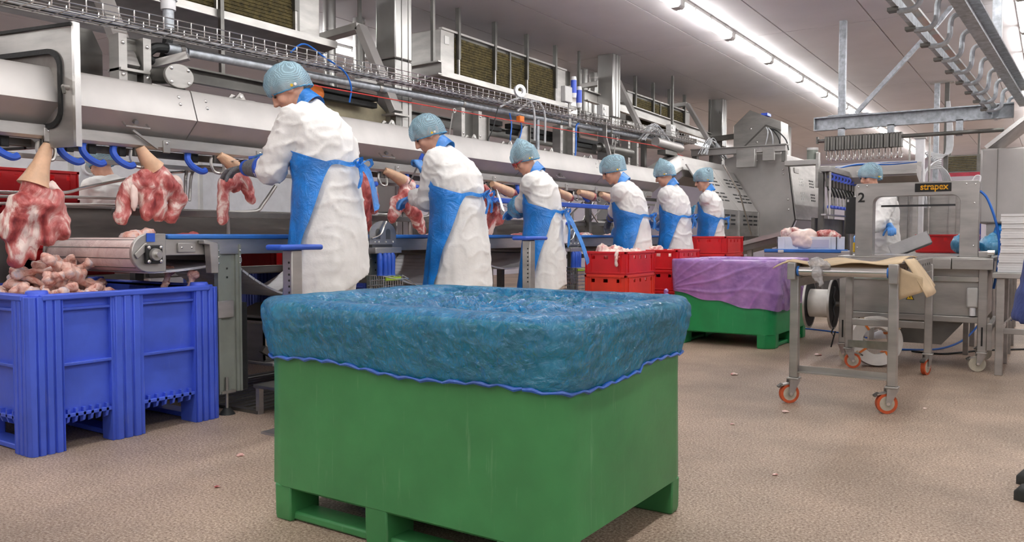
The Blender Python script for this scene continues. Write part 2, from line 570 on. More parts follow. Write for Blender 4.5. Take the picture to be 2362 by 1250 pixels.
def smooth_bin(x0, x1, y0, y1, h, mt, label, slots_face, cat='bin'):
    """one-piece insulated pallet bin: chamfered tub on corner and centre feet, skids under the slotted faces"""
    t = thing('pallet_bin', label, cat, ((x0 + x1) / 2, (y0 + y1) / 2, 0))
    def ring(o, z, ch=.115):
        return [(p[0], p[1], z) for p in rrect(x0 + o, x1 - o, y0 + o, y1 - o, max(.02, ch - o * .4), 0)]
    g = G()
    g.loft([ring(.012, .116), ring(.0, .126), ring(.002, .3), ring(.004, .5), ring(.002, .70), ring(-.004, h - .012), ring(.004, h), ring(.034, h), ring(.04, h - .012), ring(.045, .22), ring(.09, .19)])
    g.build('tub', mt, t)
    # feet and skids; corner feet follow the chamfer of the tub
    w = x1 - x0; d = y1 - y0
    def foot(xa, xb, ya, yb):
        c = .075
        pts = []
        for px, py, cx_, cy_ in ((xa, ya, xa <= x0 + .01, ya <= y0 + .01), (xb, ya, xb >= x1 - .01, ya <= y0 + .01), (xb, yb, xb >= x1 - .01, yb >= y1 - .01), (xa, yb, xa <= x0 + .01, yb >= y1 - .01)):
            sx = 1 if px == xa else -1; sy = 1 if py == ya else -1
            if cx_ and cy_:
                p1, p2 = (px, py + sy * c), (px + sx * c, py)
                pts += [p1, p2] if (sx == sy) else [p2, p1]
            else:
                pts.append((px, py))
        mx_, my_ = (xa + xb) / 2, (ya + yb) / 2
        G().loft([[(mx_ + (p - mx_) * k, my_ + (q - my_) * k, z) for p, q in pts] for z, k in ((0, .93), (.02, .985), (.128, 1))]).build('foot', mt, t, .006)
    if slots_face == 'y':
        for ya, yb in ((y0 + .003, y0 + .14), (y1 - .14, y1 - .003)):
            foot(x0 + .003, x0 + .155, ya, yb); foot(x0 + .51, x0 + .605, ya, yb); foot(x1 - .21, x1 - .003, ya, yb)
            G().box(x0 + .12, x1 - .12, ya + .02, yb - .02, .004, .034).build('skid', mt, t, .008)
    else:
        for xa, xb in ((x0 + .003, x0 + .15), (x1 - .15, x1 - .003)):
            foot(xa, xb, y0 + .003, y0 + .18); foot(xa, xb, y0 + d / 2 - .05, y0 + d / 2 + .05); foot(xa, xb, y1 - .18, y1 - .003)
            G().box(xa + .02, xb - .02, y0 + .12, y1 - .12, .004, .036).build('skid', mt, t, .008)
    return t

GB = (-2.35, -1.11, 1.89, 2.84)
smooth_bin(*GB, .755, 'bin_green', 'large smooth green pallet bin in the foreground under a blue film liner', 'y')

def ridged(p, sc, seed):
    a = 0; amp = 1
    for o in range(3):
        a += (1 - abs(nz(p, sc, seed + o * 7.3)) * 2) * amp
        sc *= 2.1; amp *= .5
    return a / 1.75

def liner(name, mt, box, rows, per, hem, amp_out, amp_in, seed, label, fold=None):
    """film sheet folded over a bin rim. rows: (outward offset, z, crumple weight) from the outer hem over the rim to the middle"""
    x0, x1, y0, y1 = box
    cx, cy = (x0 + x1) / 2, (y0 + y1) / 2
    KS = 8
    base = rrect(x0, x1, y0, y1, .12, per, 5)
    prof = spline([(o, z, w) for o, z, w in rows], KS)
    rows_out = KS * hem['n']
    g = G()
    def f(i, j):
        px, py = base[i % per]
        o, z, w = prof[j]
        dx, dy = px - cx, py - cy
        if o >= -.02:
            # outward normal of a box-like shape
            nx = max(-1, min(1, dx / ((x1 - x0) / 2 - .05))) ** 7; ny = max(-1, min(1, dy / ((y1 - y0) / 2 - .05))) ** 7
            q = Vector((nx, ny, 0))
            q = q.normalized() if q.length > .01 else Vector((dx, dy, 0)).normalized()
            p = Vector((px, py, z)) + q * o
        else:
            k = 1 + o / .6
            p = Vector((cx + dx * max(k, .02), cy + dy * max(k, .02), z)); q = Vector((0, 0, 1))
        if j <= rows_out:
            t = 1 - j / rows_out
            top = prof[rows_out][1]; z0 = prof[0][1]
            p.z = top - (top - hem['f'](px, py)) * (top - z) / max(1e-6, top - z0)
            if fold:
                p += q * fold(px, py, p.z, t)
        a = amp_out if j <= rows_out + 9 else amp_in
        cr = ridged((p.x * 1.0, p.y * 1.0, p.z * 1.6), 11, seed) * .5 + ridged(p, 27, seed + 3) * .5 - .5
        p += q * (cr * a * w)
        p.z += nz(p, 14, seed + 9) * a * .5 * w
        if o < -.02:
            p.x += nz(p, 11, seed + 2) * a * .8 * w; p.y += nz(p, 12, seed + 5) * a * .8 * w
        return p
    g.grid(f, per, len(prof) - 1, True)
    o = g.build(name, mt, None, 0, 180, fixn=False)
    return tag(o, label, 'liner')

def hem_green(px, py):
    return .585 + .02 * (px - GB[0]) / 1.2 * -1 + (.015 if py > 2.4 else 0) + .008 * math.sin(px * 9 + py * 7)
liner('bin_liner', 'liner_blue', GB,
      [(.006, .585, .15), (.014, .60, .6), (.022, .64, 1), (.034, .69, 1), (.040, .735, 1), (.030, .77, .7), (.004, .784, .45),
       (-.045, .780, .35), (-.065, .765, .5), (-.09, .752, .8), (-.15, .74, 1), (-.28, .73, 1.1), (-.42, .73, 1.1), (-.59, .735, .6)],
      540, {'n': 6, 'f': hem_green}, .013, .05, 3.1, 'crumpled translucent blue film liner stretched over the green foreground bin')
# gathered hem of the blue liner
hp = rrect(*GB, .12, 150, 5)
cxg, cyg = (GB[0] + GB[1]) / 2, (GB[2] + GB[3]) / 2
bl = [o for o in COL.objects if o.name.startswith('bin_liner')][0]
pts = []
for k in range(151):
    x, y = hp[k % 150]
    q = Vector((x - cxg, y - cyg, 0)).normalized() * .012
    pts.append((x + q.x, y + q.y, hem_green(x, y) + .004 * math.sin(k * 2.1)))
G().tube(pts, [.0055 + .002 * math.sin(k * 1.7) for k in range(151)], 6).build('hem', 'hem_blue', bl)

# second green bin with the purple liner
PB = (-3.0, -2.03, 7.18, 8.38)
smooth_bin(*PB, .765, 'bin_green_bright', 'bright green pallet bin with an open purple liner behind the packing table', 'x')
def hem_purple(px, py):
    u = (px - PB[0]) / (PB[1] - PB[0])
    if py < PB[2] + .2:
        return lerp(.50, .33, u ** .8) + .012 * math.sin(px * 17)
    return .30 + .10 * (py - PB[2]) / 1.2 + .02 * math.sin(py * 13)
def fold_purple(px, py, z, t):
    # creases that run from the tied corner and from the right-hand corner
    rg = lambda v: max(0, 1 - abs(math.sin(v)) * 1.6) ** 2
    if py < PB[2] + .2:
        a = math.atan2(z - .50, px - PB[0] + .03); b = math.atan2(z - .82, PB[1] - px + .06)
        w1 = max(0, 1 - (px - PB[0]) / .8)
        return (.25 + .75 * t) * (.020 * rg(a * 13 + .4 * math.sin(px * 9)) * (.4 + .6 * w1) * min(1, (px - PB[0]) * 5 + .1) + .018 * rg(b * 9) * (1 - w1) * t)
    a = math.atan2(z - .85, py - PB[2] + .08)
    return (.25 + .75 * t) * .026 * rg(a * 10 + .5)
lp = liner('bin_liner', 'liner_purple', PB,
      [(.010, .40, .5), (.014, .48, .8), (.018, .56, .8), (.022, .64, .8), (.024, .72, .6), (.022, .77, .4), (.004, .79, .3),
       (-.05, .775, .4), (-.065, .70, .8), (-.075, .6, 1), (-.09, .5, 1), (-.15, .42, 1), (-.4, .40, 1), (-.59, .40, .5)],
      420, {'n': 6, 'f': hem_purple}, .006, .02, 8.2, 'translucent purple film liner folded over the rim of the bright green bin', fold_purple)
G().tube(spline([(-3.02, 7.16, .50), (-3.035, 7.145, .47), (-3.02, 7.15, .44), (-3.03, 7.15, .40)], 4), [.016, .02, .024, .02, .016, .014, .02, .024, .022, .02, .017, .014, .01], 7).build('knot', 'liner_purple', lp)

# ribbed blue pallet box
def ribbed_bin(ox, oy, label, mt='bin_blue', W=1.18, D=1.0, H=.735):
    """x from ox-W to ox, y from oy to oy+D; posts, panels, ribs and teeth"""
    t = thing('pallet_box', label, 'bin', (ox - W / 2, oy + D / 2, 0))
    x0, x1, y0, y1 = ox - W, ox, oy, oy + D
    def fluted(u0, u1, n):
        # outline of a fluted post face as (along, out) pairs
        k = (u1 - u0) / n; out = []
        for i in range(n):
            a = u0 + i * k
            out += [(a + k * .06, -.012), (a + k * .18, 0), (a + k * .82, 0), (a + k * .94, -.012)]
        return out
    # corner posts and mid posts
    def corner(cx, cy, sx, sy):
        g = G()
        a = .155
        poly = [(0, .03), (.01, .008), (.035, 0)] + [(.035 + u, o * -1) for u, o in fluted(.0, .115, 3)] + [(a, 0), (a, .14), (.14, .14), (.14, a), (0, a)] + [(o * -1, .035 + u) for u, o in reversed(fluted(.0, .115, 3))]
        poly = [(cx + sx * p, cy + sy * q) for p, q in poly]
        g.prism(poly, 'z', .0, H - .01)
        g.build('corner_post', mt, t, .004)
    for cx, sx in ((x0, 1), (x1, -1)):
        for cy, sy in ((y0, 1), (y1, -1)):
            corner(cx, cy, sx, sy)
            G().cyl((cx + sx * .075, cy + sy * .075, H - .012), (cx + sx * .075, cy + sy * .075, H + .016), .052, .044, 16).build('stacking_stud', mt, t, .004)
    def face(ax):
        # ax 'x': faces at x0/x1 spanning y; 'y': faces at y0/y1 spanning x
        lo, hi = (y0, y1) if ax == 'x' else (x0, x1)
        for pos, sg in (((x0, 1), (x1, -1)) if ax == 'x' else ((y0, 1), (y1, -1))):
            mid = (lo + hi) / 2 - .03
            def bx(g, a, b, o0, o1, z0, z1):
                p, q = sorted((pos + sg * o0, pos + sg * o1))
                return g.box(p, q, a, b, z0, z1) if ax == 'x' else g.box(a, b, p, q, z0, z1)
            bx(G(), lo + .12, hi - .12, .034, .052, .16, H - .01).build('panel', mt, t)
            g = G()
            poly = [(mid - .085, .10), (mid - .085, .006)] + [(mid - .07 + u, -o) for u, o in fluted(0, .14, 3)] + [(mid + .085, .006), (mid + .085, .10)]
            if ax == 'x':
                g.prism([(pos + sg * q, p) for p, q in poly], 'z', 0, H - .02)
            else:
                g.prism([(p, pos + sg * q) for p, q in poly], 'z', 0, H - .02)
            g.build('middle_post', mt, t, .004)
            bx(G(), lo + .06, hi - .06, -.004, .052, H - .028, H).build('rim', mt, t, .006)
            for a, b in ((lo + .15, mid - .08), (mid + .08, hi - .15)):
                bx(G(), a, b, .012, .04, .655, .668).build('rib', mt, t, .003)
                bx(G(), a, b, .008, .04, .395, .41).build('rib', mt, t, .003)
                bx(G(), a, b, .012, .05, .152, .17).build('rib', mt, t, .003)
                k = 6
                for i in range(k):
                    c = lerp(a, b, (i + .7) / (k + .4))
                    g = G()
                    pl = [(.012, .19), (.012, .155), (.022, .128), (.045, .118), (.05, .19)]
                    if ax == 'x':
                        g.prism([(pos + sg * p, q) for p, q in pl], 'y', c - .006, c + .006)
                    else:
                        g.prism([(p, q) for p, q in [(pos + sg * p, q) for p, q in pl]], 'x', c - .006, c + .006)
                    g.build('tooth', mt, t)
    face('x'); face('y')
    G().box(x0 + .05, x1 - .05, y0 + .05, y1 - .05, .17, .19).build('base', mt, t)
    for yy in (y0 + .075, (y0 + y1) / 2 - .03, y1 - .075):
        G().box(x0 + .03, x1 - .03, yy - .05, yy + .05, .004, .03).build('runner', mt, t, .006)
        for xx in (x0 + .09, (x0 + x1) / 2, x1 - .09):
            G().box(xx - .07, xx + .07, yy - .055, yy + .055, .02, .175).build('foot_block', mt, t, .008)
    return t
BB = (-3.8, 1.8)
blue_bin = ribbed_bin(BB[0], BB[1], 'scuffed ribbed blue pallet box filled with bones under the conveyor end')

# red euro crates
def make_crate(mt, L=.6, W=.4, H=.2):
    t = thing('meat_crate', 'x', 'crate')
    n = .012
    hx, hy = W / 2, L / 2
    G().box(-hx + .012, hx - .012, -hy + .012, hy - .012, 0, .012).build('base', mt, t)
    # long walls (at +-x) with round drain holes, built as bars around the holes
    def wall(ax, sg):
        half = hy if ax == 'x' else hx
        pos = (hx if ax == 'x' else hy)
        def bx(g, a, b, z0, z1, o0=.010, o1=.020):
            p, q = sorted((sg * (pos - o0), sg * (pos - o1)))
            return g.box(p, q, a, b, z0, z1) if ax == 'x' else g.box(a, b, p, q, z0, z1)
        g = G()
        bx(g, -half + .012, half - .012, .0, .135)
        bx(g, -half + .012, half - .012, .165, .197)
        k = 5 if ax == 'x' else 3
        step = (2 * half - .024) / k
        for i in range(k + 1):
            c = -half + .012 + i * step
            hw = step / 2 - .016 if ax == 'x' else step / 2 - .022
            a, b = max(-half + .012, c - hw), min(half - .012, c + hw)
            bx(g, a, b, .135, .165)
        g.build('wall', mt, t)
        bx(G(), -half, half, .180, .20, 0, .022).build('rim', mt, t, .003)
        bx(G(), -half + .006, half - .006, .012, .024, .003, .02).build('base_rib', mt, t, .002)
        for i in (-1, 1):
            for off in (.012, .06):
                c = i * (half - off)
                bx(G(), c - .004, c + .004, .02, .185, .002, .018).build('rib', mt, t)
    for ax in 'xy':
        for sg in (-1, 1):
            wall(ax, sg)
    return t
cr0 = make_crate('crate_red')
cr1 = make_crate('crate_orange_red')
used = set()
def crate(proto, x, y, z, label, rz=0.0):
    if proto.name not in used:
        used.add(proto.name); o = proto; o.location = (x, y, z); o['label'] = label; o['group'] = 'red meat crates'
        o.rotation_euler = (0, 0, rz)
        return o
    return dup(proto, (x, y, z), rz, label, 'red meat crates')

def dolly(x, y, label):
    t = thing('crate_dolly', label, 'dolly', (x, y, 0), 0, 'crate dollies')
    G().box(x - .2, x + .2, y - .3, y + .3, .05, .07).build('deck', 'grey_plastic', t, .005)
    for i in (-.14, .14):
        for j in (-.23, .23):
            G().cyl((x + i - .015, y + j, .025), (x + i + .015, y + j, .025), .025, n=14).build('wheel', 'black_rubber', t)
            G().box(x + i - .02, x + i + .02, y + j - .012, y + j + .012, .03, .052).build('fork', 'steel', t)

S1 = (-3.18, 6.49)
dolly(S1[0], S1[1], 'low grey dolly under the crate stack beside the knife basket')
for k, (z, pr, lb) in enumerate(((.07, cr0, 'lowest red crate of the stack beside the knife basket'), (.27, cr0, 'second lowest red crate of the stack beside the knife basket'),
                             (.47, cr1, 'orange red crate under the topmost of the stack beside the knife basket'), (.67, cr0, 'topmost red crate holding meat trimmings beside the knife basket'))):
    crate(pr, S1[0], S1[1], z, lb)
S2 = (-3.18, 7.60)
dolly(S2[0], S2[1], 'low grey dolly under the crate stack behind the purple liner')
for z, pr, lb in ((.07, cr0, 'lowest red crate of the stack behind the purple liner'), (.27, cr0, 'second lowest red crate of the stack behind the purple liner'),
              (.47, cr0, 'red crate under the topmost of the stack behind the purple liner'), (.67, cr0, 'topmost red crate with trimmings behind the purple liner')):
    crate(pr, S2[0], S2[1], z, lb)
S3 = (-3.18, 8.98)
for k, lb in enumerate(('lowest red crate in front of the farthest aproned worker', 'second red crate in front of the farthest aproned worker', 'third red crate in front of the farthest aproned worker',
                        'red crate under the top one in front of the farthest aproned worker', 'topmost red crate with see-through holes in front of the farthest aproned worker')):
    crate(cr0, S3[0], S3[1], k * .2, lb)
# ================================================================ DEBONING TABLE
TY0, TY1 = 2.5, 10.6
tb = thing('deboning_conveyor', 'long stainless deboning conveyor table with a blue edge strip', 'conveyor', (-4.25, 6.4, 0))
G().box(-3.875, -3.835, TY0 + .02, TY1, .985, 1.012).build('edge_strip', 'blue_rim', tb, .008)
G().box(-3.872, -3.845, TY0, TY1, .90, .985).build('side_plate', 'steel', tb, .003)
G().box(-4.68, -3.875, TY0 - .05, TY1, .945, .962).build('belt', 'belt', tb)
G().loft([[(x, y, z) for x, z in ((-4.66, .95), (-4.80, 1.165), (-4.83, 1.165), (-4.83, 1.15), (-4.69, .94))] for y in (2.42, TY1)]).build('back_wall', 'steel', tb)
G().box(-4.86, -4.78, 2.42, TY1, 1.165, 1.18).build('back_rail', 'steel', tb, .004)
# drum end
G().cyl((-4.7, 2.42, .905), (-3.87, 2.42, .905), .088, n=40).build('drum', 'belt', tb)
for a in range(10):
    t = 2 * PI * a / 10 + .2
    y, z = 2.42 + .0885 * math.cos(t), .905 + .0885 * math.sin(t)
    G().bar((-4.69, y, z), (-3.875, y, z), .004, .003, (0, math.cos(t), math.sin(t))).build('belt_hinge', 'steel_dark', tb)
prof = [(2.42 + .10 * math.cos(R(a)), .915 + .10 * math.sin(R(a))) for a in range(90, 271, 15)] + [(2.51, .815), (2.51, 1.015)]
for xa, xb in ((-3.868, -3.842), (-4.72, -4.70)):
    G().prism(prof, 'x', xa, xb).build('end_plate', 'steel', tb, .004)
G().box(-3.842, -3.836, 2.40, 2.445, .972, 1.016).build('blue_marker', 'blue_plastic', tb)
G().box(-3.842, -3.815, 2.385, 2.475, .86, .955).build('bearing_flange', 'black_rubber', tb, .006)
G().cyl((-3.82, 2.43, .907), (-3.795, 2.43, .907), .034, .03, 24).build('bearing', 'steel', tb)
G().cyl((-3.80, 2.43, .907), (-3.775, 2.43, .907), .014, n=20).build('shaft_end', 'steel_bright', tb)
bolts([(-3.813, y, z) for y in (2.397, 2.463) for z in (.872, .943)], (1, 0, 0), .010, 'bolt', tb)
G().prism([(2.33, .91), (2.345, .885), (2.40, .93), (2.40, .965), (2.385, .965)], 'x', -3.84, -3.83).build('scraper_bracket', 'steel', tb, .003)
G().box(-3.845, -3.832, 2.575, 2.68, .915, .965).build('joint_plate', 'steel', tb, .003)
bolts([(-3.832, 2.595, .94), (-3.832, 2.655, .94)], (1, 0, 0), .007, 'bolt', tb)
G().prism([(2.70, .98), (2.79, .965), (2.79, .80), (2.745, .80), (2.735, .955), (2.70, .96)], 'x', -3.84, -3.79).build('end_bracket', 'steel', tb, .003)
# legs: cold-formed channel posts with perforated flanges
def leg(y, x=-3.86):
    p = G()
    p.prism([(x, y), (x + .022, y), (x + .022, y + .012), (x + .012, y + .012), (x + .012, y + .03), (x, y + .03), (x, y + .125), (x + .012, y + .125), (x + .012, y + .143), (x + .022, y + .143), (x + .022, y + .155), (x - .012, y + .155), (x - .012, y)], 'z', .12, .955)
    o = p.build('leg', 'grey_paint', tb)
    bolts([(x + .023, y + q, z) for q in (.006, .149) for z in (.92, .885, .85)], (1, 0, 0), .006, 'bolt', o)
    bolts([(x + .001, y + .075, z) for z in (.82, .77)], (1, 0, 0), .006, 'hole', o, 'black_rubber')
    G().box(x - .012, x + .025, y - .004, y + .10, .545, .64).build('clamp_plate', 'steel', o, .003)
    G().cyl((x + .01, y + .055, .02), (x + .01, y + .055, .21), .009, n=10).build('adjuster', 'steel', o)
    G().cyl((x + .01, y + .055, .0), (x + .01, y + .055, .035), .045, .02, 20).build('foot', 'black_rubber', o)
    G().box(x - .01, x + .03, y + .01, y + .10, .12, .135).build('foot_plate', 'steel', o)
for y in (2.82, 4.02, 5.10, 6.75, 8.3, 9.9):
    leg(y)
for y in (2.9, 4.1, 5.2, 6.9, 8.4, 10.0):
    G().box(-4.78, -4.72, y - .03, y + .03, .0, .95).build('back_leg', 'steel_dark', tb, .004)
    G().box(-4.74, -3.87, y - .025, y + .025, .86, .90).build('cross_member', 'steel_dark', tb, .003)
G().box(-4.74, -4.70, 2.95, 10.0, .74, .79).build('lower_rail', 'steel', tb, .004)
# return rollers and sagging modular belt, slat by slat
for y in (2.98, 4.12, 5.25, 6.4, 7.6):
    G().cyl((-4.68, y, .865), (-3.9, y, .865), .022, n=14).build('return_roller', 'steel', tb)
    G().cyl((-3.93, y, .865), (-3.89, y, .865), .04, n=20).build('roller_wheel', 'white_plastic', tb)
slat = G().box(-4.64, -3.92, -.021, .021, -.006, .006).cyl((-4.64, .02, 0), (-3.92, .02, 0), .008, n=6).mesh('belt_slat', 'white_plastic', 0)
def sag(ya, za, yb, zb, d):
    n = int((yb - ya) / .043)
    for i in range(n):
        t = (i + .5) / n; y = lerp(ya, yb, t); z = lerp(za, zb, t) - d * 4 * t * (1 - t)
        sl = (zb - za) / (yb - ya) - d * 4 * (1 - 2 * t) / (yb - ya)
        o = link('belt_slat', slat, tb); o.location = (0, y, z); o.rotation_euler = (math.atan(sl), 0, 0)
sag(2.45, .812, 2.95, .855, .012); sag(3.0, .84, 4.1, .84, .22); sag(4.15, .84, 5.22, .84, .20); sag(5.3, .84, 6.4, .84, .12)

# chain guard, chute and perforated basket under the table
G_ = G().box(-3.9, -3.87, 3.0, 3.035, .12, .62).build('cable_chain', 'black_rubber', tb)
ch = thing('discharge_chute', 'grey steel scrap chute with a drilled basket under the table', 'chute', (-4.2, 3.6, 0))
G().loft([[(x, y, z) for y, z in ((3.22, .30), (3.35, .22), (3.95, .20), (3.95, .24), (3.36, .26), (3.25, .335))] for x in (-3.97, -4.0)]).build('side_plate', 'steel_dark', ch)
G().box(-4.6, -3.97, 3.3, 3.95, .20, .22).build('tray', 'steel', ch, .004)
b = thing('perforated_basket', 'grey perforated steel basket standing in the scrap chute', 'basket', (-4.3, 3.6, .22))
G().box(-4.55, -4.05, 3.3, 3.85, .222, .232).build('base', 'steel', b)
for xa, xb, ya, yb in ((-4.06, -4.05, 3.3, 3.85), (-4.55, -4.54, 3.3, 3.85), (-4.55, -4.05, 3.3, 3.31), (-4.55, -4.05, 3.84, 3.85)):
    G().box(xa, xb, ya, yb, .23, .46).build('wall', 'steel', b)
for i in range(7):
    for j in range(4):
        G().box(-4.049, -4.047, 3.50 + i * .035, 3.515 + i * .035, .29 + j * .032, .31 + j * .032).build('perforation', 'black_rubber', b)
G().tube([(-4.045, 3.3, .465), (-4.045, 3.85, .465), (-4.555, 3.85, .465), (-4.555, 3.3, .465), (-4.045, 3.3, .465)], .01, 6).build('rim', 'steel_bright', b)
lid = G().loft([[(x, y, .47 + z) for x, y, z in ((-4.04 - o, 3.42 + o, z), (-4.04 - o, 3.95 - o, z), (-4.5 + o, 3.95 - o, z), (-4.5 + o, 3.42 + o, z))] for o, z in ((0, 0), (.0, .02), (.10, .09))]).build('scrap_tray_lid', 'steel', None, .004)
tag(lid, 'grey steel tapered lid lying on the perforated basket', 'lid')

# ================================================================ OVERHEAD HOOK LINE
cv = thing('rail_cover', 'long angled stainless cover over the hook line above the workers', 'conveyor cover', (-4.3, 5.8, 1.55))
CP = [(-4.46, 1.84), (-4.45, 1.858), (-4.262, 1.858), (-4.25, 1.845), (-4.19, 1.675), (-4.315, 1.565), (-4.325, 1.575), (-4.205, 1.682), (-4.262, 1.835), (-4.44, 1.84)]
joints = [1.45, 2.955, 4.0, 5.15, 6.5, 8.1, 9.72]
for a, b in zip(joints, joints[1:]):
    o = G().loft([[(x, y, z) for x, z in CP] for y in (a + .004, b - .004)]).build('cover_panel', 'steel_cover', cv)
    e = (b - a) * .5 - .09
    bolts([((-4.236 if z > 1.78 else -4.221), (a + b) / 2 + s * e, z) for s in (-1, 1) for z in (1.805, 1.762)], (.94, 0, .33), .011, 'bolt', o)
for y in (2.58, 4.6, 7.2):
    o = G().tube([(-4.235, y - .06, 1.625), (-4.205, y - .06, 1.60), (-4.205, y + .08, 1.60), (-4.235, y + .08, 1.625)], .006, 6).build('handle', 'steel_bright', cv)
    G().cyl((-4.245, y + .01, 1.64), (-4.215, y + .01, 1.625), .013, n=14).build('lock', 'steel', cv)
# rising end of the cover
G().loft([[(x, y, z + d) for x, z in CP] for y, d in ((9.724, 0), (10.45, .24))]).build('cover_panel', 'steel_cover', cv)
CP2 = [(-4.46, 1.84), (-4.45, 1.858), (-4.262, 1.858), (-4.25, 1.845), (-4.20, 1.57), (-4.34, 1.47), (-4.35, 1.48), (-4.212, 1.58), (-4.262, 1.835), (-4.44, 1.84)]
G().loft([[(x, y, z + .24) for x, z in CP2] for y in (10.458, 12.9)]).build('cover_panel', 'steel_cover', cv)
bolts([(-4.24, y, z) for y in (10.55, 12.8) for z in (2.05, 1.99)], (1, 0, .2), .012, 'bolt', cv)

tr = thing('hook_track', 'stainless hook track with clamps running under the angled cover', 'track', (-4.3, 5.8, 1.48))
G().loft([[(x, y, z) for x, z in ((-4.30, 1.575), (-4.27, 1.565), (-4.27, 1.51), (-4.285, 1.495), (-4.32, 1.495), (-4.335, 1.51), (-4.335, 1.575))] for y in (1.5, 9.6)]).build('rail', 'steel', tr)
G().box(-4.42, -4.39, 1.5, 10.2, 1.46, 1.50).build('rear_guide', 'steel_dark', tr, .003)
G().box(-4.40, -4.385, 1.5, 10.2, 1.40, 1.425).build('rear_guide', 'steel', tr, .003)
for i in range(12):
    y = 2.12 + i * .66
    G().box(-4.275, -4.262, y, y + .045, 1.48, 1.55).build('rail_clamp', 'steel', tr, .003)
    bolts([(-4.262, y + .022, 1.535)], (1, 0, 0), .009, 'bolt', tr)
G().bar((-4.24, 2.58, 1.585), (-4.26, 2.74, 1.50), .012, .012).build('stay_rod', 'steel', tr)
for y in (1.9, 4.35, 6.3, 8.2):
    G().box(-4.46, -4.40, y - .03, y + .03, .95, 1.85).build('rear_post', 'steel_dark', tr, .004)

# guard door with rubber-framed window at the near end of the line
gd = thing('guard_door', 'stainless guard door with a rubber framed clear window', 'guard', (-4.5, 2.1, 1.45))
A = Vector((-4.09, 2.20, 0)); D = Vector((-.98, -.2, 0)).normalized(); N = Vector((-D.y, D.x, 0))
N = N if N.dot(Vector((4, -2, 0))) > 0 else -N
def gp(u, z, o=0.0):
    q = A + D * u + N * o
    return (q.x, q.y, z)
GW = 1.15
def rr2(u0, u1, z0, z1, r, n=6):
    out = []
    for cu, cz, a0 in ((u1 - r, z0 + r, -90), (u1 - r, z1 - r, 0), (u0 + r, z1 - r, 90), (u0 + r, z0 + r, 180)):
        for k in range(n + 1):
            a = R(a0 + 90 * k / n); out.append((cu + r * math.cos(a), cz + r * math.sin(a)))
    return out
wi = rr2(.075, .95, 1.545, 1.945, .09)
def frame_outer(o):
    c = []
    for u, z in wi:
        cu, cz = .5125, 1.745
        k = min(((GW - .5125) if u > cu else .5125) / max(1e-6, abs(u - cu)), (2.06 - cz if z > cz else cz - 1.45) / max(1e-6, abs(z - cz)))
        c.append(gp(cu + (u - cu) * k, cz + (z - cz) * k, o))
    return c
ring_in = lambda o: [gp(u, z, o) for u, z in wi]
g = G(); g.loft([frame_outer(.0), frame_outer(.022), ring_in(.022), ring_in(0), frame_outer(0)], caps=False)
g.build('door_leaf', 'steel', gd)
g = G()
w2 = rr2(.098, .925, 1.57, 1.92, .075)
sc = lambda lst, o: [gp(u, z, o) for u, z in lst]
g.loft([sc(wi, -.004), sc(wi, .034), sc(w2, .034), sc(w2, -.004), sc(wi, -.004)], caps=False)
g.build('window_seal', 'black_rubber', gd)
G().loft([sc(w2, .008), sc(w2, .014)]).build('window_pane', 'acrylic', gd)
G().bar(gp(-.008, 1.45, .011), gp(-.008, 2.065, .011), .018, .034, N).build('edge_flange', 'steel_bright', gd)
G().bar(gp(0, 2.055, .028), gp(GW, 2.055, .028), .016, .014, N).build('top_seal', 'black_rubber', gd)
G().bar(gp(.35, 1.455, .028), gp(GW, 1.455, .028), .012, .012, N).build('bottom_seal', 'black_rubber', gd)
G().cyl(gp(.042, 1.745, .02), gp(.042, 1.745, .05), .016, .012, 12).build('latch', 'steel', gd)
G().bar(gp(.04, 1.745, .05), gp(.03, 1.71, .05), .012, .012).build('latch_lever', 'steel_dark', gd)
G().bar(gp(GW + .01, .95, .01), gp(GW + .01, 2.06, .01), .03, .03).build('hinge_post', 'steel_dark', gd)

# shackles: hanger, steel fork and blue plastic gambrel
def make_shackle():
    t = thing('shackle', 'x', 'shackle')
    G().box(-.012, .012, -.02, .02, -.02, .05).build('hanger', 'steel_dark', t, .003)
    G().tube(spline([(0, -.035, .01), (.01, -.045, -.03), (.02, -.03, -.075), (.03, 0, -.085)], 4), .009, 6).build('fork_prong', 'steel', t)
    G().tube(spline([(0, .035, .01), (.01, .045, -.03), (.02, .03, -.075), (.03, 0, -.085)], 4), .009, 6).build('fork_prong', 'steel', t)
    return t
def make_gambrel():
    t = thing('gambrel', 'x', 'gambrel')
    prof = spline([(.02, -.06, .02), (.03, -.068, -.02), (.04, -.04, -.06), (.05, .01, -.085), (.05, .04, -.075)], 5)
    G().tube(prof, [.019] * len(prof), 8).build('blue_arm', 'blue_plastic', t)
    G().box(-.01, .03, -.07, -.045, .01, .05).build('hinge_block', 'steel_dark', t, .003)
    G().box(-.012, .008, -.02, .02, -.03, .06).build('hanger', 'black_rubber', t, .003)
    return t
sk0, gm0 = make_shackle(), make_gambrel()
ham_y = [2.14, 2.64, 3.16, 4.38, 4.64, 6.04, 7.22, 7.66, 8.17]
first = True
for k, y in enumerate(ham_y):
    lb = 'steel fork shackle gripping the %s hanging pork leg from the left edge' % ordn[k]
    if first:
        sk0.location = (-4.3, y, 1.47); sk0['label'] = lb; sk0['group'] = 'fork shackles on the hook track'; first = False
    else:
        dup(sk0, (-4.3, y, 1.47), 0, lb, 'fork shackles on the hook track')
first = True
gy = [1.78, 1.96, 2.28, 2.40, 2.57, 3.03, 3.6, 3.95, 4.22, 4.52, 5.0, 5.35, 5.7, 6.3, 6.6, 6.9, 7.45, 7.9, 8.45, 8.8]
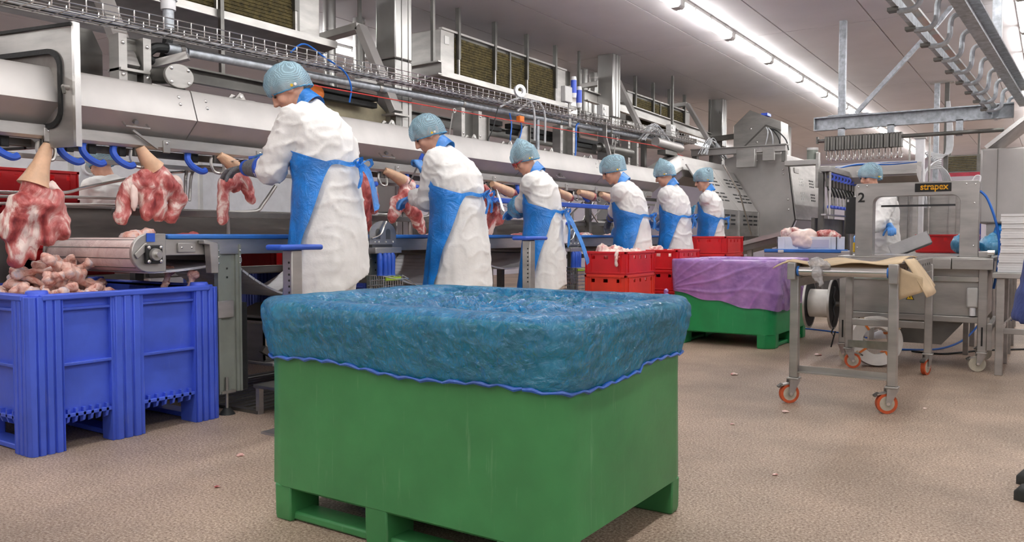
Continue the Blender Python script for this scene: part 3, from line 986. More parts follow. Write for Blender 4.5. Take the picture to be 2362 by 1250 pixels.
for k, y in enumerate(gy):
    lb = '%s blue plastic gambrel from the left edge on the hook track' % (ordn + ['fourteenth', 'fifteenth', 'sixteenth', 'seventeenth', 'eighteenth', 'nineteenth', 'twentieth'])[k]
    if first:
        gm0.location = (-4.33, y, 1.475); gm0['label'] = lb; gm0['group'] = 'blue gambrels on the hook track'; first = False
    else:
        dup(gm0, (-4.33, y, 1.475), 0, lb, 'blue gambrels on the hook track')

# guide bars between the meat and the table
gb = thing('guide_rail', 'bent round steel guide bars behind the hanging meat', 'guide rail', (-4.46, 6, .96))
G().tube(spline([(-4.482, 1.732, 1.222), (-4.471, 2.273, 1.233), (-4.471, 2.436, 1.271), (-4.482, 2.706, 1.336), (-4.471, 2.923, 1.379), (-4.471, 3.302, 1.433)], 5), .009, 8).build('guide_bar', 'steel_bright', gb)
G().tube([(-4.482, 1.732, 1.195), (-4.482, 2.436, 1.217), (-4.482, 2.815, 1.217)], .008, 8).build('guide_bar', 'steel', gb)
G().tube([(-4.482, 1.732, 1.162), (-4.482, 2.815, 1.184)], .008, 8).build('guide_bar', 'steel', gb)
for ya in (2.76,):
    G().tube(spline([(-4.471, 3.334, 1.438), (-4.460, 3.161, 1.438), (-4.460, 3.064, 1.401), (-4.438, 3.031, 1.217), (-4.482, 3.009, 1.108)], 4), .010, 8).build('guide_loop', 'steel', gb)
    G().tube(spline([(-4.460, 3.139, 1.417), (-4.460, 3.096, 1.379), (-4.438, 3.064, 1.217)], 4), .009, 8).build('guide_loop', 'steel', gb)
for y in (3.36, 5.14, 7.90):
    G().tube(spline([(-4.46, y, 1.157), (-4.46, y + .217, 1.168), (-4.46, y + .281, 1.217), (-4.46, y + .39, 1.346)], 4), .013, 8).build('guide_loop', 'steel', gb)
    G().cyl((-4.46, y, .96), (-4.46, y, 1.27), .011, n=8).build('support_rod', 'steel', gb)
for y in (7.04, 7.58, 8.17, 8.77, 9.42):
    G().tube([(-4.46, y, 1.39), (-4.46, y + .325, 1.162), (-4.46, y + .541, 1.162), (-4.46, y + .812, 1.39)], .011, 8).build('guide_loop', 'steel_bright', gb)
    G().tube([(-4.49, y + .595, 1.39), (-4.49, y + .108, 1.13)], .011, 8).build('guide_loop', 'steel', gb)
G().box(-4.2, -4.14, 5.9, 9.2, 1.30, 1.345).build('blue_guide', 'blue_plastic', gb, .006)
G().box(-4.5, -4.44, 2.6, 9.5, 1.12, 1.16).build('guide_beam', 'steel_dark', gb, .003)

# ================================================================ MEAT
def meat_disp(seed, amp, sc=7):
    def f(co, nor):
        r = ridged(co, sc, seed) - .55
        return co + nor * (r * amp + nz(co, sc * 3.5, seed) * amp * .35)
    return f
def flesh(name, mt, caps_, seed, voxel=.011, amp=.022, parent=None, smooth_it=3, sc=7):
    """caps_: list of (p0, r0, p1, r1) tapered capsules and (c, (rx, ry, rz)) ellipsoids"""
    g = G()
    for c in caps_:
        if len(c) == 2:
            g.sphere(c[0], c[1], 14, 10)
        else:
            p0, r0, p1, r1 = c
            g.cyl(p0, p1, r0, r1, 12); g.sphere(p0, r0 * 1.0, 12, 8); g.sphere(p1, r1 * 1.0, 12, 8)
    return finish(remesh(g, voxel, smooth_it, meat_disp(seed, amp, sc)), name, mt, parent)
hx = -4.28
hams = []
# 1: whole leg hanging straight down, hind shank with skin
t = thing('pork_ham', 'whole pork leg hanging over the blue box at the left edge', 'meat', (hx, 2.1, .86), 0, 'hanging pork legs')
G().tube([(hx, 2.145, 1.47), (hx, 2.13, 1.43), (hx, 2.11, 1.37), (hx, 2.085, 1.30), (hx, 2.07, 1.255)], [.022, .034, .040, .060, .078], 14).build('shank', 'pig_skin', t)
flesh('flesh', 'meat', [((hx, 2.07, 1.27), .062, (hx, 2.08, 1.14), .095), ((hx, 2.15, 1.19), .06, (hx, 2.19, 1.03), .055), ((hx + .02, 2.0, 1.16), .06, (hx, 1.95, 1.03), .06),
       ((hx + .03, 2.12, 1.1), .05, (hx + .02, 2.12, .99), .045), ((hx, 1.99, 1.03), .05, (hx, 1.985, .88), .04), ((hx, 2.06, 1.03), .035, (hx, 2.055, .89), .018)], 1.3, parent=t)
flesh('fat_cap', 'fat', [((hx - .01, 2.165, 1.17), (.05, .045, .12)), ((hx, 2.10, 1.25), (.06, .07, .03))], 1.9, .011, .012, t, 2, 9)
# 2: broad opened leg
t = thing('pork_ham', 'broad opened pork leg hanging left of the first worker', 'meat', (hx, 2.7, 1.07), 0, 'hanging pork legs')
G().tube([(hx, 2.645, 1.50), (hx, 2.67, 1.46), (hx, 2.70, 1.42), (hx, 2.73, 1.385)], [.026, .036, .048, .062], 14).build('shank', 'pig_skin', t)
flesh('flesh', 'meat', [((hx, 2.73, 1.39), .05, (hx, 2.78, 1.30), .085), ((hx, 2.80, 1.3), .07, (hx, 2.89, 1.22), .055), ((hx, 2.87, 1.22), .05, (hx, 2.83, 1.11), .04),
       ((hx + .02, 2.66, 1.33), .055, (hx, 2.57, 1.26), .05), ((hx, 2.56, 1.25), .04, (hx, 2.53, 1.10), .04), ((hx + .02, 2.68, 1.28), .06, (hx + .02, 2.66, 1.13), .045), ((hx + .02, 2.74, 1.24), .055, (hx + .02, 2.74, 1.12), .04)], 4.4, parent=t)
flesh('fat_cap', 'fat', [((hx - .01, 2.86, 1.28), (.05, .06, .08)), ((hx + .05, 2.575, 1.22), (.015, .022, .09))], 2.9, .010, .010, t, 2, 9)
# 3: being cut by the first worker
t = thing('pork_ham', 'half stripped pork leg held by the first worker in the grey glove', 'meat', (hx, 3.25, 1.07), 0, 'hanging pork legs')
G().tube([(hx, 3.165, 1.50), (hx, 3.20, 1.48), (hx, 3.245, 1.455), (hx, 3.28, 1.435)], [.024, .032, .040, .044], 14).build('shank', 'pig_skin', t)
flesh('flesh', 'meat', [((hx, 3.27, 1.44), .042, (hx, 3.33, 1.38), .045), ((hx, 3.30, 1.39), .045, (hx, 3.21, 1.32), .05), ((hx, 3.20, 1.31), .038, (hx, 3.185, 1.10), .032),
       ((hx, 3.33, 1.38), .045, (hx, 3.40, 1.24), .035), ((hx, 3.28, 1.36), .04, (hx, 3.28, 1.30), .04)], 7.7, parent=t, amp=.018)
# 4: behind the first worker
t = thing('pork_ham', 'dark red pork leg hanging just behind the first worker', 'meat', (hx, 4.43, 1.03), 0, 'hanging pork legs')
G().tube([(hx, 4.385, 1.50), (hx, 4.38, 1.47), (hx, 4.39, 1.44)], [.024, .03, .04], 12).build('shank', 'pig_skin', t)
flesh('flesh', 'meat_red', [((hx, 4.39, 1.45), .04, (hx, 4.42, 1.33), .08), ((hx, 4.47, 1.32), .07, (hx, 4.5, 1.22), .06), ((hx, 4.40, 1.25), .07, (hx, 4.41, 1.12), .05), ((hx, 4.44, 1.15), .05, (hx, 4.48, 1.06), .03)], 2.2, parent=t)
# 5: held by the second worker
t = thing('pork_ham', 'pork leg with a long skinned shank held by the second worker', 'meat', (hx, 4.85, 1.03), 0, 'hanging pork legs')
G().tube([(hx, 4.645, 1.505), (hx, 4.70, 1.49), (hx, 4.78, 1.465), (hx, 4.85, 1.44)], [.026, .034, .042, .050], 14).build('shank', 'pig_skin', t)
flesh('flesh', 'meat', [((hx, 4.85, 1.44), .045, (hx, 4.93, 1.40), .055), ((hx, 4.9, 1.38), .05, (hx, 4.82, 1.26), .06), ((hx, 4.80, 1.26), .065, (hx, 4.73, 1.14), .04), ((hx, 4.86, 1.27), .06, (hx, 4.98, 1.19), .06), ((hx, 4.98, 1.2), .06, (hx, 5.08, 1.05), .04)], 5.9, parent=t)
# 6: behind the second worker
t = thing('pork_ham', 'long pale red pork leg hanging right behind the second worker', 'meat', (hx, 6.08, 1.03), 0, 'hanging pork legs')
flesh('flesh', 'meat', [((hx, 5.96, 1.43), .04, (hx, 6.05, 1.30), .07), ((hx, 6.05, 1.3), .07, (hx, 6.16, 1.15), .06), ((hx, 6.05, 1.2), .07, (hx, 6.0, 1.05), .05)], 6.1, parent=t)
# stripped shanks
for k, (ya, za, yb, zb, lb) in enumerate(((6.05, 1.475, 6.43, 1.395, 'stripped pale pork shank sticking out between the second and third workers'),
        (7.23, 1.465, 7.5, 1.40, 'stripped pork shank just behind the worker with red glasses'), (7.67, 1.475, 8.02, 1.435, 'stripped pork shank in the middle between the third and fourth workers'),
        (8.18, 1.475, 8.50, 1.42, 'stripped pork shank touching the fourth worker'))):
    t = thing('pork_shank', lb, 'meat', (hx, ya, za), 0, 'stripped shanks')
    P = lambda u, dz=0: (hx + .02, lerp(ya, yb, u), lerp(za, zb, u) + dz)
    G().tube([P(0), P(.2), P(.5), P(.8)], [.028, .036, .043, .048], 14).build('skin', 'pig_skin', t)
    flesh('cut_end', 'meat_red', [(P(.78), .044, P(.92), .042), (P(.95, .012), (.03, .04, .03)), (P(1.0, -.014), (.022, .035, .022)), (P(1.05, -.01), (.018, .03, .018))], 3 + k, .009, .012, t, 2, 16)

# trimmings on the belt
for k, (x, y, z, s, mt, lb) in enumerate(((-4.3, 2.93, .985, .05, 'meat_red', 'small dark trimming on the belt below the broad opened leg'), (-4.28, 2.62, 1.0, .055, 'bone_meat', 'bone going over the drum end of the conveyor'),
        (-4.1, 5.02, .99, .06, 'meat_pale', 'pale trimming on the belt left of the second worker'), (-4.1, 6.2, .985, .06, 'meat_red', 'red trimming on the belt behind the white sharpener'),
        (-4.1, 6.45, .985, .055, 'meat', 'streaky trimming on the belt beside the third worker'), (-4.05, 6.72, 1.0, .06, 'meat', 'upright trimming on the belt against the third worker'),
        (-4.1, 7.45, .99, .07, 'meat_pale', 'pale trimming on the belt right of the third worker'), (-4.2, 7.72, .99, .06, 'meat', 'streaky trimming in the middle of the belt pile'),
        (-4.05, 7.92, .985, .055, 'meat_pale', 'pale trimming on the belt beside the fourth worker'), (-4.0, 9.25, .985, .06, 'meat_red', 'red trimming on the belt before the fifth worker'),
        (-4.15, 9.05, .99, .06, 'meat', 'streaky trimming on the belt behind the fifth worker'), (-4.2, 4.0, .985, .05, 'meat', 'streaky trimming on the belt beside the first worker'))):
    o = flesh('meat_trimming', mt, [((x, y, z), (s, s * 1.5, s * .7)), ((x + .02, y + s * .9, z + .02), (s * .6, s * .8, s * .5)), ((x - .03, y - s * .8, z - .005), (s * .6, s * .9, s * .45))], k * 1.9, .011, .014, None, 2, 14)
    tag(o, lb, 'meat', 'meat trimmings on the belt')
# bones in the blue box
def make_bone(k):
    t = G()
    L = .11 + .03 * (k % 3)
    t.tube([(0, -L * .6, 0), (0, -L * .2, .004), (0, L * .2, -.004), (0, L * .6, 0)], [.018, .013, .014, .02], 8)
    for s in (-1, 1):
        t.sphere((.016, s * L * .72, .006), (.024, .026, .022), 8, 6); t.sphere((-.016, s * L * .72, -.004), (.022, .028, .024), 8, 6)
    t.sphere((.01, L * .25, .012), (.022, .04, .018), 8, 6)
    me = remesh(t, .0075, 2, meat_disp(k * 2.7, .010, 18))
    me.name = 'bone'; me.materials.clear(); me.materials.append(MATS['bone_meat'])
    me.polygons.foreach_set('use_smooth', [True] * len(me.polygons))
    return me
bone_me = [make_bone(k) for k in range(5)]
rnd = random.Random(11)
kk = 0
for layer, (zc, rx, ry, cnt) in enumerate(((.615, .36, .32, 34), (.685, .30, .26, 26), (.75, .21, .19, 17), (.81, .13, .11, 9))):
    for i in range(cnt):
        a = 2 * PI * (i + rnd.random() * .6) / cnt; rr = math.sqrt(rnd.random() * .85 + .1)
        o = link('bone', bone_me[kk % 5]); kk += 1
        o.location = (-4.36 + rx * rr * math.cos(a), 2.20 + ry * rr * math.sin(a), zc + rnd.uniform(-.01, .012))
        o.rotation_euler = (rnd.uniform(-.7, .7), rnd.uniform(-.7, .7), rnd.uniform(0, 6.3))
        s = rnd.uniform(.95, 1.35); o.scale = (s, s, s)
        tag(o, 'raw knobbly bone in the heap inside the ribbed blue box', 'bone', 'bones heaped in the blue box')
fill = flesh('bone_heap', 'bone_meat', [((-4.36, 2.22, .42), (.50, .42, .22)), ((-4.36, 2.2, .58), (.30, .26, .16))], 9, .02, .03, None, 2, 12)
fill['kind'] = 'stuff'; tag(fill, 'packed bones at the bottom of the ribbed blue box', 'bones')
for x, y, z, lb in ((-4.05, 2.62, .70, 'single knuckle bone resting near the right rim of the blue box'), (-3.95, 2.70, .675, 'small bone end peeping over the right rim of the blue box')):
    o = link('bone', bone_me[2]); o.location = (x, y, z); o.rotation_euler = (1.3, .2, .4); tag(o, lb, 'bone')
# meat in the crates
for k, (x, y, z, sc_, lb) in enumerate(((-3.25, 6.40, .86, 1.0, 'pink pork rind piled above the crate beside the knife basket'), (-3.15, 6.62, .83, .9, 'pale trimming inside the crate beside the knife basket'),
          (-3.3, 7.42, .85, .9, 'pale trimming above the crate behind the purple liner'), (-3.15, 7.7, .80, .9, 'pink trimming inside the crate behind the purple liner'))):
    o = flesh('meat_trimming', 'meat_pale', [((x, y, z - .03), (.12 * sc_, .13 * sc_, .06)), ((x + .03, y + .05, z + .01), (.07, .08, .05)), ((x - .05, y - .04, z + .02), (.06, .06, .05))], 20 + k * 3, .013, .03, None, 2, 14)
    tag(o, lb, 'meat', 'meat trimmings in crates')
o = flesh('meat_trimming', 'meat_pale', [((-3.07, 6.19, .86), .02, (-3.06, 6.155, .80), .012), ((-3.06, 6.16, .81), .014, (-3.06, 6.165, .76), .018)], 33, .008, .008, None, 2, 20)
tag(o, 'strip of rind hanging over the crate rim beside the knife basket', 'meat')
# ================================================================ PEOPLE
def capsule(g, p0, r0, p1, r1, n=12):
    g.cyl(p0, p1, r0, r1, n); g.sphere(p0, r0, n, 8); g.sphere(p1, r1, n, 8)

def hand_shapes(g, wrist, fdir, pnorm, side, curl, grow=0.0, spread=.12):
    """palm and five fingers. fdir: fingers' direction, pnorm: out of the palm, side: +1 if the thumb lies on fdir x pnorm"""
    f = Vector(fdir).normalized(); n = Vector(pnorm); n = (n - f * n.dot(f)).normalized(); s = f.cross(n) * side
    w = Vector(wrist)
    # palm: flattened loft
    rings = []
    for t, hw, th in ((-.02, .027, .024), (.02, .034, .020), (.06, .042, .019), (.095, .042, .016)):
        c = w + f * t
        rings.append([c + s * ((hw + grow) * math.cos(2 * PI * k / 12)) + n * ((th * .8 + grow) * math.sin(2 * PI * k / 12)) for k in range(12)])
    g.loft(rings)
    def chain(base, d0, lens, r, cv):
        p = Vector(base); d = Vector(d0).normalized(); ax = d.cross(n).normalized()
        for i, L in enumerate(lens):
            d = Matrix.Rotation(-cv[i], 3, ax) @ d
            q = p + d * L
            capsule(g, p, r * (1 - .08 * i) + grow, q, r * (1 - .08 * (i + 1)) + grow, 9)
            p = q
    for k, (off, L) in enumerate(((.031, .072), (.010, .080), (-.011, .075), (-.031, .060))):
        base = w + f * .088 + s * off
        d = f + s * (off * spread * 8 * .5)
        c = curl[k] if isinstance(curl, (list, tuple)) else curl
        chain(base, d, (L * .46, L * .31, L * .26), .0092, (-c * .7, -c, -c * .8))
    base = w + f * .03 + s * .032
    chain(base, f * .75 + s * .8 + n * .35, (.034, .03, .026), .0105, (-.25, -.3, -.3))

def ik(sh_, ha, l1, l2, hint):
    d = ha - sh_; L = min(d.length, (l1 + l2) * .985); dn = d.normalized()
    ha = sh_ + dn * L
    a = (l1 * l1 - l2 * l2 + L * L) / (2 * L); h = math.sqrt(max(0, l1 * l1 - a * a))
    hp = hint - dn * hint.dot(dn); hp.normalize()
    return sh_ + dn * a + hp * h, ha

def worker(label, pos, lhand, rhand, H=1.8, yaw=0.0, lean=(4, 12, 24, 42), head_pitch=30, head_turn=0.0, girth=1.0, hem=.52,
           lglove='glove_blue', rglove='glove_blue', sleeves=False, bun=None, hair='hair', glasses=False, tail='long', mask=False,
           lcurl=.5, rcurl=.9, lf=None, rf=None, seed=0.0, apron=True, lhint=(-.7, -.5, -.8), rhint=(.5, -.3, -.9), hemtilt=0.0, apron_low=.40, wrap=122):
    t = thing('person', label, 'person', pos, R(90) + yaw)
    M = TM[t.name]; Mi = M.inverted()
    k = H / 1.8
    LH = (Mi @ Vector(lhand)) / k; RH = (Mi @ Vector(rhand)) / k
    S = Matrix.Diagonal((k, k, k, 1))
    def put(me, name, mt):
        me.transform(M @ S)
        return finish(me, name, mt, t)
    def gput(g, name, mt, smooth=60, fixn=True):
        me = g.mesh(name, mt, smooth, fixn); me.transform(M @ S)
        return link(name, me, t)
    def dr(a):
        a = R(a); return Vector((0, math.sin(a), math.cos(a)))
    # spine
    P0 = Vector((0, 0, .95)); P1 = P0 + dr(lean[0]) * .17; P2 = P1 + dr(lean[1]) * .21; P3 = P2 + dr(lean[2]) * .18
    P4 = P3 + dr(lean[3]) * .085
    hd = Matrix.Translation(P4 + dr(lean[3]) * .06) @ Matrix.Rotation(head_turn, 4, 'Z') @ Matrix.Rotation(-R(head_pitch), 4, 'X') @ Matrix.Translation((0, .018, .062))
    shL = P3 + Vector((-.175, .015, -.055)); shR = P3 + Vector((.175, .015, -.055))
    elL, LH = ik(shL, LH, .29, .27, Vector(lhint)); elR, RH = ik(shR, RH, .29, .27, Vector(rhint))
    fl = (LH - elL).normalized() if lf is None else (Mi.to_3x3() @ Vector(lf)).normalized()
    fr = (RH - elR).normalized() if rf is None else (Mi.to_3x3() @ Vector(rf)).normalized()
    # ---- body: one continuous skin
    g = G()
    g.sphere(hd @ Vector((0, -.012, .03)), (.076, .096, .10), 18, 14, hd.to_3x3())
    g.sphere(hd @ Vector((0, .022, -.045)), (.058, .066, .070), 16, 12, hd.to_3x3())
    g.sphere(hd @ Vector((0, .066, -.098)), (.024, .020, .018), 10, 8, hd.to_3x3())
    capsule(g, hd @ Vector((0, .085, .022)), .009, hd @ Vector((0, .108, -.022)), .0125)
    for sx in (-1, 1):
        g.sphere(hd @ Vector((sx * .011, .098, -.026)), .0095, 8, 6)
        g.sphere(hd @ Vector((sx * .038, .058, -.022)), .026, 10, 8)
        g.sphere(hd @ Vector((sx * .076, -.008, -.005)), (.012, .022, .032), 10, 8, hd.to_3x3())
        capsule(g, hd @ Vector((sx * .018, .082, .030)), .0105, hd @ Vector((sx * .045, .070, .028)), .010)
    capsule(g, hd @ Vector((-.016, .084, -.054)), .0075, hd @ Vector((.016, .084, -.054)), .0075)
    capsule(g, hd @ Vector((-.014, .080, -.068)), .0085, hd @ Vector((.014, .080, -.068)), .0085)
    capsule(g, P3 + Vector((0, 0, -.04)), .062, hd @ Vector((0, -.02, -.05)), .054)
    def er(c, d, rx, ry, n=20):
        d = Vector(d).normalized(); sx = Vector((1, 0, 0)); fy = d.cross(sx) * -1
        fy = -fy if fy.y < 0 else fy
        return [Vector(c) + sx * (rx * math.cos(2 * PI * j / n)) + fy * (ry * math.sin(2 * PI * j / n)) for j in range(n)]
    g.loft([er(P0 - Vector((0, 0, .1)), (0, 0, 1), .15, .11), er(P1, dr(lean[0]), .14, .10), er(P2, dr(lean[1]), .16, .11), er(P3 - Vector((0, 0, .03)), dr(lean[2]), .13, .08)])
    for sh_, el, ha in ((shL, elL, LH), (shR, elR, RH)):
        capsule(g, P3 - Vector((0, 0, .05)), .055, sh_, .05); capsule(g, sh_, .05, el, .04); capsule(g, el, .04, ha, .028)
    for sx in (-1, 1):
        hp = Vector((sx * .095, 0, .9)); kn = Vector((sx * .105, .015, .5)); an = Vector((sx * .11, -.02, .09))
        capsule(g, hp, .085, kn, .055); capsule(g, kn, .055, an, .038); capsule(g, an, .04, Vector((sx * .115, .10, .04)), .032)
    hand_shapes(g, LH, fl, (fl.cross(Vector((0, 0, 1)))).cross(fl) * -1, 1, lcurl)
    hand_shapes(g, RH, fr, (fr.cross(Vector((0, 0, 1)))).cross(fr) * -1, -1, rcurl)
    put(remesh(g, .0085, 2), 'body', 'skin')
    for sx in (-1, 1):
        gg = G(); gg.sphere(hd @ Vector((sx * .031, .080, .012)), (.0125, .008, .008), 10, 8, hd.to_3x3()); gput(gg, 'eye', 'eye')
    # ---- hair and net
    gg = G(); gg.sphere(hd @ Vector((0, -.022, .040)), (.083, .100, .098), 20, 14, hd.to_3x3())
    if bun:
        gg.sphere(hd @ Vector(bun[0]), bun[1] * .85, 12, 8)
    me = gg.mesh('hair', hair, 180); me.transform(M @ S)
    bm = bmesh.new(); bm.from_mesh(me)
    inv = (M @ S @ hd).inverted()
    dead = [v for v in bm.verts if (inv @ v.co).z < .028 - (inv @ v.co).y * .25 + (.06 if (inv @ v.co).y > .06 else 0) - (.05 if (inv @ v.co).y < -.04 else 0)]
    bmesh.ops.delete(bm, geom=dead, context='VERTS'); bm.to_mesh(me); bm.free()
    link('hair', me, t)
    nn, mm = 56, 22
    def netp(i, j):
        a = 2 * PI * i / nn; ph = lerp(0, 1.0, j / mm) * R(118)
        rr = math.sin(ph); zz = math.cos(ph)
        q = Vector((.108 * rr * math.cos(a), -.022 + .130 * rr * math.sin(a), .038 + .118 * zz))
        if bun:
            c = Vector(bun[0]); d = (q - c)
            w = max(0, 1 - ((q - Vector((0, 0, .04))).normalized() - (c - Vector((0, 0, .04))).normalized()).length / .9)
            q += (c - Vector((0, 0, .04))).normalized() * (w ** 1.3) * bun[1] * 1.1
        lift = .050 * math.sin(a) - .004
        if j > mm - 6:
            u = (j - (mm - 6)) / 6
            q.z += max(0, lift) * u - .045 * max(0, -math.sin(a)) * u
            q *= 1 - .05 * u
            q += Vector((math.cos(a), math.sin(a), 0)) * (.005 * math.sin(i * 2.1) * u)
        wv = .0012 * math.sin(i * 1.57 + j * .4) + .006 * nz((q.x, q.y, q.z), 30, seed)
        q += Vector((math.cos(a) * rr, math.sin(a) * rr, zz)) * wv
        return hd @ q
    gg = G(); gg.grid(netp, nn, mm, True)
    net = gput(gg, 'hairnet', 'net', 180, False)
    gg = G(); gg.tube([netp(i, mm) for i in range(nn + 1)], .0045, 6); me = gg.mesh('elastic', 'sleeve_blue', 180); me.transform(M @ S); link('elastic', me, net)
    for dy, c in ((.0, 'yellow'), (-.02, 'label_white')):
        gg = G(); q = hd @ Vector((-.104, -.03 + dy, -.005 + dy * .3)); e = hd.to_3x3() @ Vector((-1, 0, 0))
        gg.cyl(q - e * .006, q + e * .004, .008, n=12); me = gg.mesh('tag_sticker', c); me.transform(M @ S); link('tag_sticker', me, net)
    if glasses:
        gg = G()
        for sx in (-1, 1):
            c = hd @ Vector((sx * .032, .100, .010)); fw_ = hd.to_3x3() @ Vector((0, 1, 0)); gg.ring(c, fw_, .019, .0245, .005, 18)
            gg.tube([hd @ Vector((sx * .056, .096, .013)), hd @ Vector((sx * .084, .04, .016)), hd @ Vector((sx * .086, -.01, .008))], .0035, 6)
        gg.tube([hd @ Vector((-.012, .102, .013)), hd @ Vector((.012, .102, .013))], .003, 6)
        gput(gg, 'glasses', 'glasses_red')
    # ---- trousers and boots
    gg = G()
    for sx in (-1, 1):
        hp = Vector((sx * .10, 0, .88)); kn = Vector((sx * .115, .02, .48)); an = Vector((sx * .12, -.01, .07))
        gg.loft([[c + Vector((r_ * math.cos(2 * PI * j / 14), r_ * 1.1 * math.sin(2 * PI * j / 14), 0)) for j in range(14)] for c, r_ in ((hp, .11), ((hp + kn) / 2, .105), (kn, .092), ((kn + an) / 2, .088), (an, .088))])
    def cd(co, nor):
        return co + nor * (.006 * nz((co.x, co.y, co.z * .5), 9, seed))
    put(remesh(gg, .016, 3, cd), 'trousers', 'trouser_cloth')
    for sx in (-1, 1):
        gg = G(); gg.loft([[Vector((sx * .12 + hw * math.cos(2 * PI * j / 14), yc + hl * math.sin(2 * PI * j / 14), z)) for j in range(14)] for z, hw, yc, hl in ((0, .048, .05, .145), (.03, .05, .05, .145), (.06, .046, .04, .13), (.09, .042, -.005, .07), (.13, .045, -.02, .055))])
        gput(gg, 'boot', 'white_plastic')
    # ---- coat
    q = girth
    rings = [(Vector((0, .005, hem)), (0, 0, 1), .238 * q, .215 * q), (Vector((0, 0, hem + .12)), (0, 0, 1), .232 * q, .205 * q), (Vector((0, -.005, .82)), (0, 0, 1), .226 * q, .195 * q),
             (P0, (0, 0, 1), .218 * q, .178 * q), (P1, dr(lean[0]), .205 * q, .165 * q), ((P1 + P2) / 2, dr((lean[0] + lean[1]) / 2), .218 * q, .166 * q), (P2 + dr(lean[1]) * .0, dr(lean[1]), .226 * q, .162 * q),
             ((P2 + P3) / 2, dr(lean[2] * .8), .222, .148), (P3 - dr(lean[2]) * .045, dr(lean[2]), .185, .122), (P3 + dr(lean[2]) * .005, dr(lean[2]), .115, .092), (P3 + dr(lean[3]) * .045, dr(lean[3]), .075, .076)]
    gg = G()
    rr = [er(c, d, a, b, 28) for c, d, a, b in rings]
    for p in rr[0]:
        p.z += hemtilt * p.x + .012 * math.sin(p.x * 30 + p.y * 21)
    gg.loft(rr)
    wl, wr = LH - (LH - elL).normalized() * (.17 if lglove == 'glove_grey' else .03), RH - (RH - elR).normalized() * .03
    for sh_, el, wr_ in ((shL, elL, wl), (shR, elR, wr)):
        capsule(gg, sh_ + (P3 - sh_) * .5, .085, sh_, .088)
        gg.tube(spline([sh_, sh_.lerp(el, .55) + Vector((0, -.008, 0)), el + (el - (sh_ + wr_) / 2).normalized() * .012, el.lerp(wr_, .5), wr_], 4), [.088, .087, .086, .084, .082, .081, .080, .080, .080, .078, .074, .070, .066, .062, .058, .054, .05], 14)
    def coat_disp(co, nor):
        z = co.z
        arm = abs(co.x) > .2 or co.y > .22
        f = .007 * nz((co.x * 1.2, co.y * 1.2, z * .22), 14, seed) + .005 * nz((co.x, co.y, z), 6, seed + 4)
        r1 = 1 - abs(nz((co.x * .7 + z * .9, co.y * .8, z * .9 - co.x * .7), 8, seed + 8)) * 3.2
        f += (.009 if z > .95 else .005) * max(0, r1) ** 2
        if arm and z > 1.0:
            f += .007 * max(0, 1 - abs(nz((co.x, co.y, z), 15, seed + 2)) * 3) ** 2
        f -= .010 * math.exp(-((z - lerp(P1.z, P2.z, .36)) / .03) ** 2)
        return co + nor * f
    put(remesh(gg, .0115, 4, coat_disp), 'coat', 'cloth')
    # ---- apron, neck loop, waist tie, bow
    def surf(v, a, off):
        """point on the coat's outline: v indexes the rings, a is the angle from the front"""
        i = min(int(v), len(rings) - 2); u = v - i
        c0, d0, a0, b0 = rings[i]; c1, d1, a1, b1 = rings[i + 1]
        c = c0.lerp(c1, u); d = Vector(d0).lerp(Vector(d1), u).normalized(); ra, rb = lerp(a0, a1, u) + off, lerp(b0, b1, u) + off
        fy = Vector((1, 0, 0)).cross(d) * -1
        fy = -fy if fy.y < 0 else fy
        return c + Vector((1, 0, 0)) * (ra * math.sin(a)) + fy * (rb * math.cos(a))
    if apron:
        rows = [(-.45, wrap - 52), (0, wrap - 50), (.5, wrap - 47), (1, wrap - 43), (1.5, wrap - 38), (2, wrap - 33), (2.5, wrap - 26), (3, wrap - 18), (3.5, wrap - 9), (4, wrap), (4.4, wrap + 8), (4.7, wrap + 16), (5.0, wrap - 12), (5.5, 66), (6.2, 52), (7, 44), (8, 38)]
        def ap(i, j):
            v, w = rows[j]; a = R(w) * (2 * i / 48 - 1)
            wv = .012 * math.sin(a * 13 + seed) * max(0, 1 - j / 10) + .006 * nz((a * 3, v, 0), 3, seed)
            if v < 0:
                p = surf(0, a, .030 + wv); p.z -= (hem - apron_low); return p
            return surf(v, a, .026 + wv)
        gg = G(); gg.grid(ap, 48, len(rows) - 1)
        gput(gg, 'apron', 'apron_blue', 180, False)
        gg = G(); gg.grid(lambda i, j: surf(4.72 + (j - .5) * .22 + .05 * math.sin(i * .9), 2 * PI * i / 60, .026), 60, 1, True)
        gput(gg, 'waist_tie', 'apron_blue', 180, False)
        # collar loop round the neck
        def loop(i, j):
            a = 2 * PI * i / 36; d3 = dr(lean[3]); bk = .5 - .5 * math.cos(a)
            c = P3 + d3 * .045 + dr(lean[3]) * ((.045 + .045 * bk) * j / 3 - .015 + .01 * bk)
            fy = Vector((0, d3.z, -d3.y)); r_ = .100 - .016 * j / 3
            drop = .045 * (.5 + .5 * math.cos(a))
            return c + Vector((1, 0, 0)) * (r_ * math.sin(a)) + fy * (r_ * 1.02 * math.cos(a)) - d3 * drop
        gg = G(); gg.grid(loop, 36, 3, True)
        gput(gg, 'neck_loop', 'apron_blue', 180, False)
        # bow at the back
        kn = surf(4.72, PI, .04)
        gg = G(); gg.sphere(kn, (.022, .016, .02), 10, 8); gput(gg, 'knot', 'apron_blue')
        def ribbon(pts, w0, w1, nm):
            pp = spline(pts, 5); g3 = G(); n_ = len(pp) - 1
            def f(i, j):
                p = pp[i]; u = i / n_; ww = lerp(w0, w1, u); s_ = (j / 4 - .5)
                return p + Vector((s_ * ww * .8, .010 * math.sin(s_ * 9 + u * 4), s_ * ww * .45))
            g3.grid(f, n_, 4)
            gput(g3, nm, 'apron_blue', 180, False)
